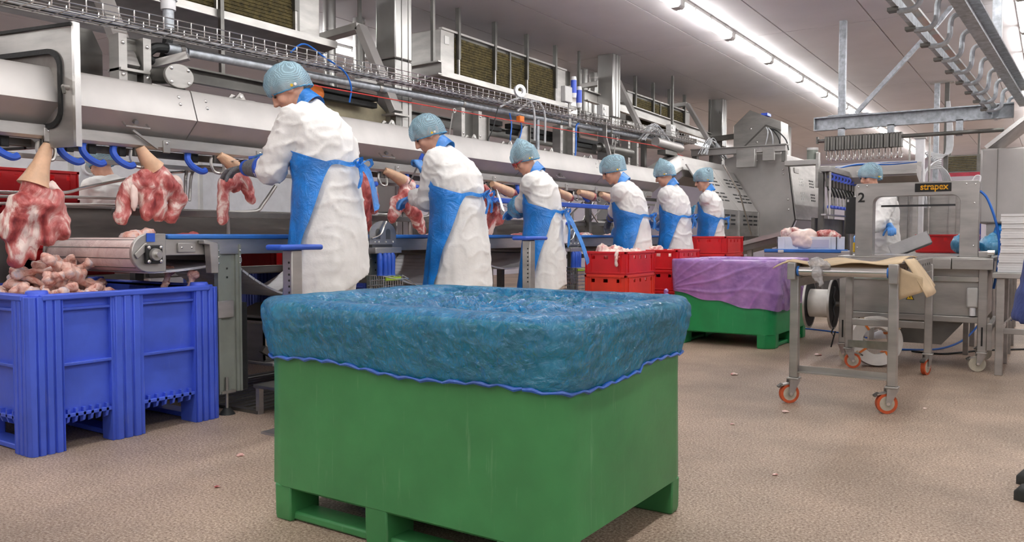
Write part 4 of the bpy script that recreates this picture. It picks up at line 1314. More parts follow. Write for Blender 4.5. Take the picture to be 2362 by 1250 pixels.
        for sx in (-1, 1):
            ribbon([kn, kn + Vector((sx * .05, -.03, .03)), kn + Vector((sx * .10, -.02, .005)), kn + Vector((sx * .05, -.012, -.02)), kn], .03, .03, 'bow_loop')
        if tail == 'long':
            ribbon([kn, kn + Vector((.02, -.04, -.05)), kn + Vector((.04, -.06, -.15)), kn + Vector((.05, -.08, -.25))], .035, .11, 'bow_tail')
            ribbon([kn, kn + Vector((-.03, -.02, -.06)), kn + Vector((-.04, -.02, -.13))], .03, .05, 'bow_tail')
        elif tail == 'wide':
            ribbon([kn, kn + Vector((.06, -.05, -.10)), kn + Vector((.13, -.12, -.28)), kn + Vector((.20, -.17, -.46))], .05, .17, 'bow_tail')
            ribbon([kn, kn + Vector((.0, -.03, -.12)), kn + Vector((-.02, -.04, -.30))], .04, .10, 'bow_tail')
        else:
            ribbon([kn, kn + Vector((.03, -.02, -.05)), kn + Vector((.05, -.02, -.12))], .03, .045, 'bow_tail')
            ribbon([kn, kn + Vector((-.03, -.02, -.05)), kn + Vector((-.06, -.02, -.13))], .03, .045, 'bow_tail')
    # ---- gloves
    for ha, el, fd, cv, mt, sd in ((LH, elL, fl, lcurl, lglove, 1), (RH, elR, fr, rcurl, rglove, -1)):
        if not mt:
            continue
        gg = G()
        hand_shapes(gg, ha, fd, (fd.cross(Vector((0, 0, 1)))).cross(fd) * -1, sd, cv, .0028)
        ax = (ha - el).normalized()
        cl = .19 if mt == 'glove_grey' else .09
        gg.tube([ha + ax * .012, ha - ax * .02, ha - ax * .05, ha - ax * cl], [.028, .036, .046, .064 if mt == 'glove_grey' else .054], 14)
        gl = put(remesh(gg, .0055, 2), 'glove', mt)
        if mt == 'glove_grey':
            for dd, r_ in ((.035, .046), (cl, .066)):
                g3 = G(); g3.tube([ha - ax * (dd - .012), ha - ax * (dd + .012)], [r_, r_ * 1.03], 16); me = g3.mesh('glove_band', 'blue_plastic'); me.transform(M @ S); link('glove_band', me, gl)
        if sleeves:
            gg = G(); pts = [ha - ax * .03, ha - ax * .07, ha - ax * .13, ha - ax * .2, ha - ax * .25]
            gg.tube(spline(pts, 4), [.046, .054, .064, .072, .080, .086, .091, .095, .098, .100, .102, .102, .100, .098, .095, .09, .082], 20)
            put(remesh(gg, .008, 1, lambda co, nor: co + nor * (.012 * nz(co, 22, seed) + .006 * nz(co, 50, seed))), 'sleeve_cover', 'sleeve_blue')
    return t, M, S, LH, RH, fl, fr

def platform(x, y, h, w, label):
    t = thing('standing_platform', label, 'platform', (x, y, 0), 0, 'standing platforms')
    G().box(x - .3, x + .3, y - w / 2, y + w / 2, h - .02, h).build('deck', 'steel_dark', t, .004)
    for i in (-.28, .28):
        for j in (-w / 2 + .03, w / 2 - .03):
            G().box(x + i - .015, x + i + .015, y + j - .015, y + j + .015, 0, h - .02).build('leg', 'steel', t)

def knife(label, p, d, upv=(0, 0, 1)):
    p = Vector(p); d = Vector(d).normalized()
    t = thing('boning_knife', label, 'knife', p)
    a, b = perp(d)
    G().tube([p - d * .06, p - d * .02, p + d * .03, p + d * .055], [.013, .015, .012, .014], 10).build('handle', 'blue_plastic', t)
    G().loft([[p + d * u + a * w + b * s for w, s in ((-.012 * (1 - .3 * k), -.001), (.006, -.001), (.006, .001), (-.012 * (1 - .3 * k), .001))] for k, u in ((0, .055), (1, .14), (2.6, .20))]).build('blade', 'steel_bright', t)

platform(-3.42, 3.30, .17, .7, 'low steel standing platform under the first tall worker')
platform(-3.42, 4.42, .10, .7, 'low steel standing platform under the second worker')
platform(-3.42, 5.6, .10, .6, 'low steel standing platform under the worker with red glasses')
platform(-3.42, 8.3, .08, .7, 'low steel standing platform under the fifth worker')
platform(-3.42, 9.55, .10, .6, 'low steel standing platform under the farthest aproned worker')

worker('tall man in white coat and blue apron cutting meat with a grey mesh glove on', (-3.50, 3.34, .17), (-3.96, 3.10, 1.40), (-3.98, 3.34, 1.50), 1.85, R(16), lean=(2, 7, 22, 46), head_pitch=40, head_turn=R(30), girth=1.0,
       lglove='glove_grey', hair='hair_grey', tail='long', lcurl=.35, rcurl=.5, seed=1.0, hem=.56, hemtilt=.36, lf=(-1, -.1, -.12), rf=(-.9, -.35, -.12), apron_low=.44, lhint=(-.5, -.6, -.9), wrap=118)
knife('blue handled boning knife in the right hand of the first worker', (-4.12, 3.33, 1.49), (-.75, -.6, -.15))
worker('broad man in white coat and blue apron holding a long shank with a raised knife', (-3.50, 4.58, .10), (-3.93, 4.55, 1.28), (-3.96, 4.72, 1.50), 1.77, R(16), lean=(2, 7, 22, 44), head_pitch=38, head_turn=R(28), girth=1.08,
       tail='short', lcurl=.6, rcurl=1.1, seed=2.3, hem=.545, hair='hair_grey', rf=(-.6, .1, .75), hemtilt=-.02, lf=(-.9, .1, -.2), apron_low=.46, lhint=(-.5, -.6, -.9), wrap=116)
knife('blue handled boning knife pointing down in the right hand of the second worker', (-4.04, 4.78, 1.575), (-.25, -.35, -.9))
worker('woman with red glasses and translucent blue sleeve covers trimming with shears', (-3.50, 5.72, .10), (-3.88, 5.82, 1.22), (-3.88, 5.95, 1.25), 1.65, R(16), lean=(0, 4, 13, 36), head_pitch=34, head_turn=R(30), girth=.96,
       sleeves=True, glasses=True, tail='wide', bun=((0, -.03, .125), .045), lcurl=.8, rcurl=.8, seed=3.7, hem=.54, hemtilt=.22, hair='hair', apron_low=.36, lhint=(-.5, -.5, -.9), wrap=128)
worker('worker with grey mesh sleeve reaching down to the belt beside the red crates', (-3.48, 7.40, .0), (-3.93, 7.70, 1.10), (-3.90, 7.88, 1.10), 1.79, R(16), lean=(3, 8, 19, 38), head_pitch=30, head_turn=R(28), girth=.98,
       lglove='glove_grey', tail='short', bun=((0, -.11, .06), .03), lcurl=.5, rcurl=.5, seed=4.9, hem=.50, lf=(-.5, .2, -.8), apron_low=.36, wrap=122)
worker('woman seen from behind with a pointed hairnet working over the belt', (-3.45, 8.42, .08), (-3.88, 8.68, 1.12), (-3.88, 8.95, 1.12), 1.70, R(2), lean=(0, 4, 12, 26), head_pitch=26, girth=.97, head_turn=R(8),
       tail='short', bun=((0, -.03, .15), .05), lcurl=.6, rcurl=.6, seed=6.1, hem=.50, wrap=118)
worker('farthest aproned woman with a bun under her hairnet at the machine', (-3.45, 9.52, .10), (-3.88, 9.85, 1.20), (-3.86, 10.05, 1.20), 1.67, R(14), lean=(0, 2, 9, 22), head_pitch=22, girth=.92, head_turn=R(30),
       sleeves=True, tail='short', bun=((0, -.13, .09), .045), lcurl=.7, rcurl=.7, seed=7.2, hem=.50, wrap=122)
# trimming shears held by the third worker
t = thing('trimming_shears', 'open steel trimming shears in front of the woman with red glasses', 'shears', (-4.08, 5.88, 1.28))
for a, b, w in (((-4.03, 5.90, 1.22), (-4.16, 5.98, 1.42), .02), ((-4.03, 6.02, 1.24), (-4.16, 5.78, 1.36), .018)):
    g = G(); a, b = Vector(a), Vector(b); d = (b - a).normalized()
    u, v_ = perp(d); g.loft([[p + u * (w * s * k) + v_ * (.003 * e) for s, e in ((-.5, -1), (.5, -1), (.5, 1), (-.5, 1))] for p, k in ((a, .8), (a.lerp(b, .5), 1), (b, .15))])
    g.build('blade', 'steel_bright', t)
G().ring((-4.02, 5.86, 1.21), (1, 0, .2), .016, .024, .008, 18).build('finger_ring', 'steel', t)
G().tube([(-4.09, 5.90, 1.33), (-4.09, 5.84, 1.30), (-4.08, 5.80, 1.31)], .012, 8).build('grip', 'blue_hose', t)
# ================================================================ OVERHEAD STEELWORK ABOVE THE LINE
# wire mesh cable tray
ct = thing('cable_tray', 'wire mesh cable tray running along the line above the cover', 'cable tray', (-4.4, 6.5, 2.16))
W0, W1 = 1.7, 11.6
TZ = lambda y: 2.205 + .0195 * (y - 3.4)
for x, z in ((-4.5, 0), (-4.45, -.003), (-4.4, -.003), (-4.35, -.003), (-4.3, 0), (-4.3, .035), (-4.3, .07), (-4.5, .035), (-4.5, .07)):
    G().tube([(x, W0, TZ(W0) + z), (x, W1, TZ(W1) + z)], .0034, 5).build('long_wire', 'steel_bright', ct)
cw = G().tube([(-4.5, 0, .074), (-4.5, 0, 0), (-4.3, 0, 0), (-4.3, 0, .074)], .0034, 5).mesh('cross_wire', 'steel_bright', 60)
for i in range(110):
    y = W0 + .04 + i * .09
    o = link('cross_wire', cw, ct); o.location = (0, y, TZ(y) - .002)
cab = [((-4.48, .012), 'black_rubber', .014, 'thick black cable bundle'), ((-4.435, .010), 'cable_grey', .009, 'light grey cable')]
for k, ((x, z), mt, r, lb) in enumerate(cab):
    pts = [(x + .008 * math.sin(y * 3 + k), y, TZ(y) + z + .004 + .003 * math.sin(y * 5 + k * 2)) for y in [W0 + .33 * j for j in range(31)]]
    tag(G().tube(pts, r, 6).build('cable', mt), '%s lying in the wire mesh tray' % lb, 'cable')
for k, (y, d) in enumerate(((6.75, .4), (6.95, .3))):
    tag(G().tube(spline([(-4.38, y - d, 2.22), (-4.34, y - d * .4, 2.33), (-4.32, y + .02, 2.33), (-4.31, y + .10, 2.22), (-4.32, y + .12, 1.95)], 6), .011, 7).build('cable', 'cable_grey'),
        ('outer' if k == 0 else 'inner') + ' grey cable loop arching out of the wire tray', 'cable')
# long round pipe
pp = thing('spray_pipe', 'long galvanised round pipe hung under the cable tray', 'pipe', (-4.52, 6.5, 2.2))
G().cyl((-4.52, 3.12, 2.145), (-4.52, 11.2, 2.33), .029, n=16).build('pipe_run', 'galvanised', pp)
G().cyl((-4.52, 2.98, 2.143), (-4.52, 3.10, 2.145), .036, n=16).build('coupling', 'galvanised', pp)
G().cyl((-4.52, 3.06, 2.144), (-4.52, 3.09, 2.144), .046, n=6).build('union_nut', 'steel', pp)
for y in (4.85, 5.95, 7.7, 8.9):
    z = 2.145 + .185 * (y - 3.12) / 8.08
    G().ring((-4.52, y, z), (0, 1, 0), .029, .036, .03, 18).build('pipe_clamp', 'steel', pp)
G().cyl((-4.52, 7.25, 1.86), (-4.52, 7.25, 2.23), .02, n=12).build('support_leg', 'galvanised', pp)
G().box(-4.6, -4.44, 7.15, 7.35, 1.855, 1.865).build('base_plate', 'steel', pp)
hs = thing('supply_hose', 'black rubber hose bending from a white valve to the long pipe', 'hose', (-4.52, 2.9, 2.1))
G().tube(spline([(-4.52, 2.99, 2.143), (-4.52, 2.90, 2.13), (-4.54, 2.86, 2.08), (-4.57, 2.92, 2.06), (-4.6, 3.01, 2.09), (-4.6, 3.04, 2.2), (-4.6, 3.05, 2.3)], 5), .03, 10).build('hose_bend', 'black_rubber', hs)
G().cyl((-4.6, 3.05, 2.28), (-4.6, 3.05, 2.44), .034, n=14).build('elbow_sleeve', 'galvanised', hs)
G().cyl((-4.6, 3.05, 2.40), (-4.6, 3.05, 3.28), .045, n=16).build('riser', 'white_plastic', hs)
G().cyl((-4.6, 3.05, 2.46), (-4.6, 3.05, 2.52), .055, n=16).build('valve_body', 'white_plastic', hs)
G().cyl((-4.56, 3.06, 2.56), (-4.50, 3.07, 2.56), .02, n=12).build('valve_port', 'orange_rubber', hs)
# black ribbed duct below the pipe
dd = thing('cable_duct', 'black ribbed cable duct strip under the round pipe', 'duct', (-4.66, 6, 2.1))
for a, b in ((4.15, 4.95), (6.3, 6.75), (6.9, 8.05), (8.3, 9.0)):
    G().box(-4.70, -4.62, a, b, 2.10, 2.15).build('duct_upper', 'black_rubber', dd, .006)
    G().box(-4.69, -4.63, a, b, 2.045, 2.09).build('duct_lower', 'black_rubber', dd, .006)
# pull cord
rw = thing('pull_cord', 'thin red emergency pull cord strung along the line', 'cord', (-4.34, 7, 2.05))
G().tube([(-4.34, 3.9, 2.055), (-4.34, 6.0, 2.095), (-4.34, 9.8, 2.175), (-4.34, 10.8, 2.12)], .0045, 5).build('cord_run', 'red_wire', rw)
for y, z in ((5.6, 2.087), (8.75, 2.153)):
    G().ring((-4.34, y, z), (1, 0, 0), .012, .02, .008, 14).build('eyelet', 'steel', rw)
    G().cyl((-4.36, y, z - .02), (-4.40, y, 1.86), .006, n=6).build('eyelet_stem', 'steel', rw)
# vertical frame posts on the cover
def post_pair(y, w, label, h=2.16, plate=True):
    t = thing('frame_post', label, 'post', (-4.5, y, 1.86), 0, 'frame posts on the cover')
    for k, yy in enumerate((y, y + w)):
        G().prism([(-4.56, yy), (-4.46, yy), (-4.46, yy + .05), (-4.47, yy + .05), (-4.47, yy + .01), (-4.56, yy + .01)], 'z', 1.86, h).build('angle_post', 'steel', t)
        bolts([(-4.459, yy + .025, z) for z in (1.93, h - .05)], (1, 0, 0), .012, 'bolt', t)
    if plate:
        G().box(-4.55, -4.53, y + .015, y + w + .05, 1.9, h).build('back_plate', 'steel_dark', t)
        G().box(-4.5, -4.47, y - .02, y + w + .07, 1.86, 1.885).build('foot_plate', 'steel', t)
post_pair(2.64, .15, 'pair of angle posts beside the oval motor plate')
post_pair(5.86, .26, 'pair of angle posts left of the second worker')
post_pair(7.62, .27, 'pair of angle posts carrying the blue sockets', 2.2)
post_pair(9.3, .25, 'pair of angle posts before the raised end of the cover', 2.2)
for k, (y, lb) in enumerate(((6.28, 'flat curved guard plate above the second worker'), (7.02, 'flat guard plate with cables left of the third worker'))):
    t = thing('guard_plate', lb, 'plate', (-4.56, y, 1.86))
    G().prism([(y - .09, 1.86), (y + .10, 1.86), (y + .10, 2.14), (y + .02, 2.13), (y - .06, 2.05), (y - .09, 1.95)], 'x', -4.57, -4.55).build('sheet', 'steel', t)
    G().box(-4.58, -4.53, y + .10, y + .115, 1.86, 2.15).build('flange', 'steel_dark', t)
t = thing('guard_sheet', 'hexagonal grey guard sheet behind the guard door', 'plate', (-4.75, 2.6, 1.86))
G().prism([(2.46, 1.86), (2.72, 1.86), (2.72, 2.10), (2.66, 2.22), (2.55, 2.22), (2.46, 2.12)], 'x', -4.79, -4.77).build('sheet', 'steel_dark', t)
# oval motor end
mo = thing('gear_motor', 'grey geared motor with an oval bolted end plate on the cover', 'motor', (-4.4, 2.93, 1.86))
G().cyl((-4.52, 2.86, 1.96), (-4.33, 2.92, 1.95), .05, n=18).build('housing', 'steel_dark', mo)
ov = [(2.93 + .095 * math.cos(a) , 1.945 + .072 * math.sin(a)) for a in [2 * PI * i / 28 for i in range(28)]]
G().prism(ov, 'x', -4.34, -4.315).build('oval_plate', 'steel', mo, .004)
bolts([(-4.315, 2.93 + dy, 1.945 + dz) for dy, dz in ((-.055, .04), (.055, .04), (-.055, -.04), (.06, -.035))], (1, 0, 0), .012, 'bolt', mo)
G().cyl((-4.38, 2.96, 1.90), (-4.38, 2.985, 1.855), .03, n=14).build('cable_gland', 'black_rubber', mo)
G().box(-4.5, -4.36, 2.78, 2.92, 1.86, 1.885).build('mount', 'steel', mo, .004)
G().bar((-4.6, 2.90, 2.03), (-4.42, 3.06, 2.10), .06, .045).build('terminal_box', 'steel', mo)
# hinged bearing brackets along the cover top
def bearing(y, label):
    t = thing('bearing_bracket', label, 'bracket', (-4.36, y, 1.86), 0, 'bearing brackets on the cover')
    G().prism([(y - .05, 1.86), (y + .05, 1.86), (y + .02, 1.905), (y - .005, 1.91)], 'x', -4.33, -4.32).build('side_plate', 'steel', t)
    G().prism([(y - .05, 1.86), (y + .05, 1.86), (y + .02, 1.905), (y - .005, 1.91)], 'x', -4.41, -4.40).build('side_plate', 'steel', t)
    G().box(-4.43, -4.30, y - .06, y + .10, 1.858, 1.868).build('base_plate', 'steel', t)
    G().cyl((-4.42, y, 1.885), (-4.31, y, 1.885), .009, n=10).build('pivot', 'steel_bright', t)
for y, lb in ((3.36, 'bearing bracket on the cover left of the first worker'), (4.78, 'bearing bracket on the cover below the ochre panel'), (5.86, 'bearing bracket on the cover right of the second worker'),
              (6.44, 'bearing bracket on the cover left of the third worker'), (7.2, 'bearing bracket on the cover right of the third worker'), (8.05, 'bearing bracket on the cover beside the motor drum'), (8.7, 'bearing bracket on the cover just before the raised end')):
    bearing(y, lb)
# bent channel arms
def arm(y, pts, label, w=.10, h=.06):
    t = thing('support_bracket', label, 'bracket', (pts[-1][0], y, pts[-1][1]), 0, 'bent channel arms')
    for k, (a, b) in enumerate(zip(pts, pts[1:])):
        G().bar((a[0], y, a[1]), (b[0], y, b[1]), w, h, (0, 0, 1)).build('channel', 'steel' if k == 0 else 'steel_cover', t, .003)
    e = pts[-1]
    G().box(e[0] - .08, e[0] + .06, y - .09, y + .09, e[1] - .03, e[1] - .015).build('foot_plate', 'steel', t)
    G().box(e[0] - .04, e[0] + .02, y - .03, y + .03, 1.86, e[1] - .015).build('stub_post', 'steel_dark', t)
    G().box(pts[0][0] - .03, pts[0][0] + .03, y - .04, y + .04, pts[0][1], 3.29).build('ceiling_hanger', 'steel_dark', t)
arm(2.73, [(-5.7, 2.56), (-4.87, 2.60), (-4.50, 1.98)], 'bent channel arm at the left above the guard door')
arm(4.98, [(-5.6, 2.69), (-4.84, 2.74), (-4.45, 2.00)], 'large bent channel arm right of the first worker')
arm(9.91, [(-5.7, 3.05), (-4.92, 3.09), (-4.52, 2.30)], 'bent channel arm beside the blue sockets')
arm(12.35, [(-5.7, 3.06), (-4.9, 3.10), (-4.48, 2.40)], 'bent channel arm nearest the grey machine')
# rails behind
def beam_rail(name, label, p0, p1, h, w=.06, mt='steel'):
    t = thing(name, label, 'rail', p0)
    a, b = Vector(p0), Vector(p1); d = (b - a).normalized(); s = d.cross(Vector((0, 0, 1))).normalized()
    G().bar(a + Vector((0, 0, h)), b + Vector((0, 0, h)), w, .012).build('top_flange', mt, t)
    G().bar(a, b, w, .012).build('bottom_flange', mt, t)
    G().bar(a + Vector((0, 0, h / 2)) - s * (w * .3), b + Vector((0, 0, h / 2)) - s * (w * .3), .008, h - .012).build('web', mt, t)
    for f in (.08, .92):
        q = a.lerp(b, f)
        G().box(q.x - .015, q.x + .015, q.y - .015, q.y + .015, q.z + h, 3.29).build('drop_rod', 'steel_dark', t)
    return t
beam_rail('channel_rail', 'long dark channel rail behind the hook line cover', (-4.95, 3.2, 2.06), (-4.95, 9.4, 2.06), .09, .05, 'steel_dark')
beam_rail('channel_rail', 'raised steel channel rail descending past the bent arms', (-4.85, 8.9, 2.68), (-4.85, 13.6, 2.60), .12)
beam_rail('channel_rail', 'short steel channel rail ending in front of the wide column', (-5.7, 5.76, 2.44), (-4.62, 5.76, 2.46), .11)
beam_rail('channel_rail', 'steel channel rail crossing below the farthest cooler', (-5.6, 11.0, 2.43), (-4.5, 11.0, 2.43), .10)
t = thing('ochre_panel', 'yellowish stained steel side panel behind the first worker', 'panel', (-4.75, 4.8, 1.86))
G().prism([(4.30, 1.86), (5.20, 1.86), (5.20, 2.05), (5.05, 2.14), (4.30, 2.03)], 'x', -4.78, -4.76).build('sheet', 'ochre_steel', t)
G().box(-4.80, -4.74, 5.2, 5.215, 1.86, 2.12).build('edge_flange', 'steel', t)
t = thing('orange_float', 'orange plastic float cover hanging behind the first worker', 'cover', (-4.62, 4.27, 2.05))
G().sphere((-4.62, 4.27, 2.075), (.03, .085, .06), 18, 12).build('shell', 'orange', t)
G().tube([(-4.62, 4.2, 2.12), (-4.62, 4.19, 2.17)], .012, 8).build('hanger', 'steel_dark', t)
tag(G().tube(spline([(-4.62, 2.785, 2.16), (-4.62, 2.79, 2.1), (-4.62, 2.785, 2.0), (-4.62, 2.78, 1.92)], 4), .016, 8).build('hose', 'orange'), 'short orange hose between the angle posts', 'hose')
tag(G().tube(spline([(-4.42, 3.86, 2.27), (-4.38, 3.95, 2.34), (-4.34, 4.1, 2.27), (-4.33, 4.28, 2.2), (-4.34, 4.36, 2.1), (-4.36, 4.36, 1.99)], 6), .0065, 7).build('air_hose', 'blue_hose'), 'thin blue air hose arching over the tray behind the first worker', 'hose')
tag(G().tube(spline([(-4.45, 6.62, 2.2), (-4.40, 6.58, 2.08), (-4.40, 6.56, 1.95), (-4.42, 6.60, 1.88), (-4.40, 6.70, 1.94), (-4.40, 6.76, 2.08), (-4.45, 6.76, 2.2)], 6), .007, 7).build('air_hose', 'blue_hose'), 'blue air hose loop hanging left of the third worker', 'hose')
tag(G().cbox((-4.39, 6.72, 2.15), (.05, .08, .06)).build('cable_clip', 'orange', None, .008), 'small orange clip holding the blue hose loop', 'clip')
tag(G().tube(spline([(-4.42, 7.95, 2.25), (-4.39, 7.84, 2.2), (-4.38, 7.82, 2.0), (-4.38, 7.80, 1.86)], 5), .010, 8).build('air_hose', 'blue_hose'), 'blue hose dropping beside the angle posts with sockets', 'hose')
tag(G().tube(spline([(-4.33, 6.25, 2.2), (-4.34, 6.22, 2.1), (-4.33, 6.17, 2.0), (-4.36, 6.12, 1.88)], 5), .005, 6).build('cable', 'black_rubber'), 'thin black cable hanging from the tray to the cover', 'cable')
# tape roll on the tray
tag(G().ring((-4.33, 6.62, 2.405), (.9, -.4, .1), .03, .062, .03, 28).build('tape_roll', 'white_plastic'), 'white roll standing on the cable tray', 'roll')
# electrical boxes
t = thing('socket_box', 'grey switch box with blue plug sockets on a bracket', 'switch box', (-4.42, 7.85, 2.2))
G().box(-4.46, -4.40, 7.62, 7.78, 2.45, 2.62).build('box', 'grey_plastic', t, .008)
G().bar((-4.45, 7.80, 2.2), (-4.45, 7.80, 2.62), .05, .012, (1, 0, 0)).build('bracket', 'steel', t)
for y, z in ((7.80, 2.56), (7.92, 2.47)):
    s = G().cyl((-4.40, y, z), (-4.40, y, z + .14), .032, n=16).build('blue_socket', 'bin_blue', t)
    G().cyl((-4.40, y, z + .14), (-4.40, y, z + .18), .034, .026, 16).build('socket_cap', 'white_plastic', s)
    G().cyl((-4.40, y, z - .05), (-4.40, y, z), .028, .034, 16).build('socket_end', 'white_plastic', s)
for y, z, lb in ((8.48, 2.40, 'grey push button box on a bent bracket above the fourth worker'), (10.5, 2.40, 'grey push button box on a post near the raised cover end')):
    t = thing('button_box', lb, 'switch box', (-4.4, y, z), 0, 'push button boxes')
    G().box(-4.46, -4.38, y - .03, y + .13, z - .03, z + .13).build('box', 'grey_plastic', t, .008)
    for zz in (z + .085, z + .02):
        G().cyl((-4.382, y + .0, zz), (-4.365, y + .0, zz), .018, n=14).build('button', 'label_white', t)
    G().bar((-4.42, y + .1, z - .02), (-4.42, y + .1, z - .24), .02, .05, (1, 0, 0)).build('bracket', 'steel', t)
    G().bar((-4.42, y + .1, z - .22), (-4.42, y + .28, 1.87 + (.25 if y > 10 else 0)), .02, .045, (1, 0, 0)).build('bracket_leg', 'steel_cover', t)
# motor drum on the cover before its raised end
t = thing('drum_motor', 'grey drum motor lying across the cover near its raised end', 'motor', (-4.4, 10.4, 2.1))
G().cyl((-4.36, 9.9, 2.235), (-4.30, 10.55, 2.205), .062, n=22).build('drum', 'steel_cover', t)
G().cyl((-4.30, 10.55, 2.205), (-4.295, 10.60, 2.2), .055, n=22).build('end_cap', 'steel', t)
G().box(-4.42, -4.30, 10.1, 10.5, 2.09, 2.15).build('mount', 'steel_dark', t, .004)
t = thing('drum_motor', 'small dark motor with gearbox above the fourth worker', 'motor', (-4.5, 8.85, 1.9))
G().cyl((-4.52, 8.65, 2.06), (-4.40, 9.25, 2.03), .055, n=18).build('drum', 'steel_dark', t)
G().cyl((-4.54, 8.55, 2.05), (-4.52, 8.68, 2.05), .04, n=14).build('gearbox', 'steel_dark', t)
G().box(-4.5, -4.42, 8.85, 9.1, 1.86, 2.0).build('mount', 'steel', t, .004)
# cable tangles above the raised end
for k, (y, z, lb) in enumerate(((9.95, 2.42, 'tangle of pale cables below the bent arm beside the sockets'), (12.1, 2.45, 'tangle of pale cables below the bent arm nearest the machine'))):
    t = thing('cable_bundle', lb, 'cables', (-4.42, y, z - .2))
    rr = random.Random(5 + k)
    for i in range(11):
        a = rr.uniform(-.06, .06)
        G().tube(spline([(-4.45 + a, y - .25 + rr.uniform(-.1, .1), 2.24), (-4.40 + a, y - .05 + rr.uniform(-.05, .05), z + rr.uniform(-.02, .06)), (-4.36 + a, y + .2 + rr.uniform(-.05, .1), z - .12 + rr.uniform(-.04, .04)), (-4.36 + a, y + .5 + rr.uniform(-.05, .2), 2.2)], 5), .007, 5).build('cable_strand', 'cable_grey', t)

# ================================================================ CEILING COOLERS
def cooler(y0, y1, label, tray=True):
    t = thing('ceiling_cooler', label, 'cooler', (-5.4, (y0 + y1) / 2, 2.5), 0, 'ceiling coolers')
    zb, zt = 2.60, 3.03
    G().box(-5.75, -5.08, y0 + .19, y1 - .19, zb + .02, zt).build('casing', 'steel_dark', t)
    for a, b in ((y0, y0 + .22), (y1 - .22, y1)):
        G().box(-5.75, -5.05, a, b, zb, zt + .01).build('end_cheek', 'steel', t, .006)
    n = 2; w = (y1 - y0 - .46) / n
    for k in range(n):
        a = y0 + .23 + k * w
        p = G().box(-5.075, -5.06, a + .012, a + w - .012, zb + .03, zt - .03).build('coil_panel', 'coil', t)
        for i in range(13):
            z = zb + .045 + i * .027
            G().box(-5.062, -5.052, a + .015, a + w - .015, z, z + .008).build('fin', 'coil', p)
        G().box(-5.065, -5.045, a + w - .014, a + w + .014, zb + .01, zt).build('mullion', 'steel_dark', t)
    G().box(-5.075, -5.03, y0, y1, zt, zt + .02).build('top_rail', 'steel', t)
    if tray:
        G().loft([[(x, y, z) for x, z in ((-4.98, 2.60), (-4.98, 2.56), (-5.5, 2.47), (-6.0, 2.53), (-6.0, 2.60))] for y in (y0 - .12, y1 + .12)]).build('drip_tray', 'steel_dark', t)
        G().box(-4.985, -4.97, y0 - .12, y1 + .12, 2.555, 2.61).build('tray_lip', 'steel', t)
    for i in range(4):
        y = y0 + .27 + i * (y1 - y0 - .54) / 3
        G().bar((-5.04, y, 2.78), (-5.04, y, 3.3), .035, .045, (1, 0, 0)).build('hanger', 'steel_dark', t)
        G().bar((-5.04, y, 2.6), (-5.04, y, 2.78), .02, .03, (1, 0, 0)).build('hanger_clip', 'steel', t)
    return t
cooler(2.0, 4.72, 'ceiling cooler with a brown coil cut by the top edge of the photo')
c2 = cooler(6.3, 8.75, 'ceiling cooler with brown coils between the wide column and the bent arm')
G().box(-5.05, -5.045, 6.36, 6.43, 2.90, 2.98).build('rating_plate', 'label_white', c2)
cooler(10.45, 12.85, 'farthest ceiling cooler behind the two bent arms')
for k, (x, y, z, lb) in enumerate(((-5.9, 5.64, 2.5, 'thick steel riser pipe left of the wide column'), (-6.15, 6.3, 2.75, 'steel riser pipe with elbow touching the wide column'),
                                   (-5.44, 9.93, 2.72, 'left one of two steel pipes beside the middle column'), (-5.44, 10.21, 2.72, 'right one of two steel pipes beside the middle column'))):
    t = thing('riser_pipe', lb, 'pipe', (x, y, z), 0, 'riser pipes')
    G().cyl((x, y, z), (x, y, 3.3), .062, n=20).build('pipe_run', 'duct_metal', t)
    for zz in (z + .25, z + .5):
        G().ring((x, y, zz), (0, 0, 1), .06, .066, .02, 20).build('pipe_band', 'steel', t)
    G().tube(spline([(x, y, z), (x, y + .02, z - .08), (x - .08, y + .06, z - .13), (x - .2, y + .08, z - .13)], 4), .062, 14).build('elbow', 'duct_metal', t)

# ================================================================ WORKPLACE FITTINGS ALONG THE TABLE
def blue_stand(y0, y1, z, label):
    t = thing('arm_rest_stand', label, 'stand', (-3.2, (y0 + y1) / 2, 0), 0, 'blue topped stands')
    G().box(-3.25, -3.13, y0, y1, z - .028, z).build('top', 'blue_plastic', t, .012, seg=3)
    y = y0 + (y1 - y0) * .42
    G().prism([(-3.225, y - .03), (-3.155, y - .03), (-3.155, y + .04), (-3.225, y + .04)], 'z', .30, z - .028).build('post', 'steel', t, .006)
    bolts([(-3.175, y - .031, zz) for zz in [z - .09 - .03 * i for i in range(9)]], (0, -1, 0), .006, 'hole', t, 'black_rubber')
    G().box(-3.24, -3.14, y - .04, y + .05, 0.01, .30).build('socket', 'steel_dark', t, .004)
    G().box(-3.32, -3.06, y - .1, y + .11, 0, .012).build('foot_plate', 'steel', t)
blue_stand(2.66, 2.94, .959, 'blue topped stand in front of the first worker')
blue_stand(4.86, 5.17, 1.0, 'blue topped stand left of the worker with red glasses')

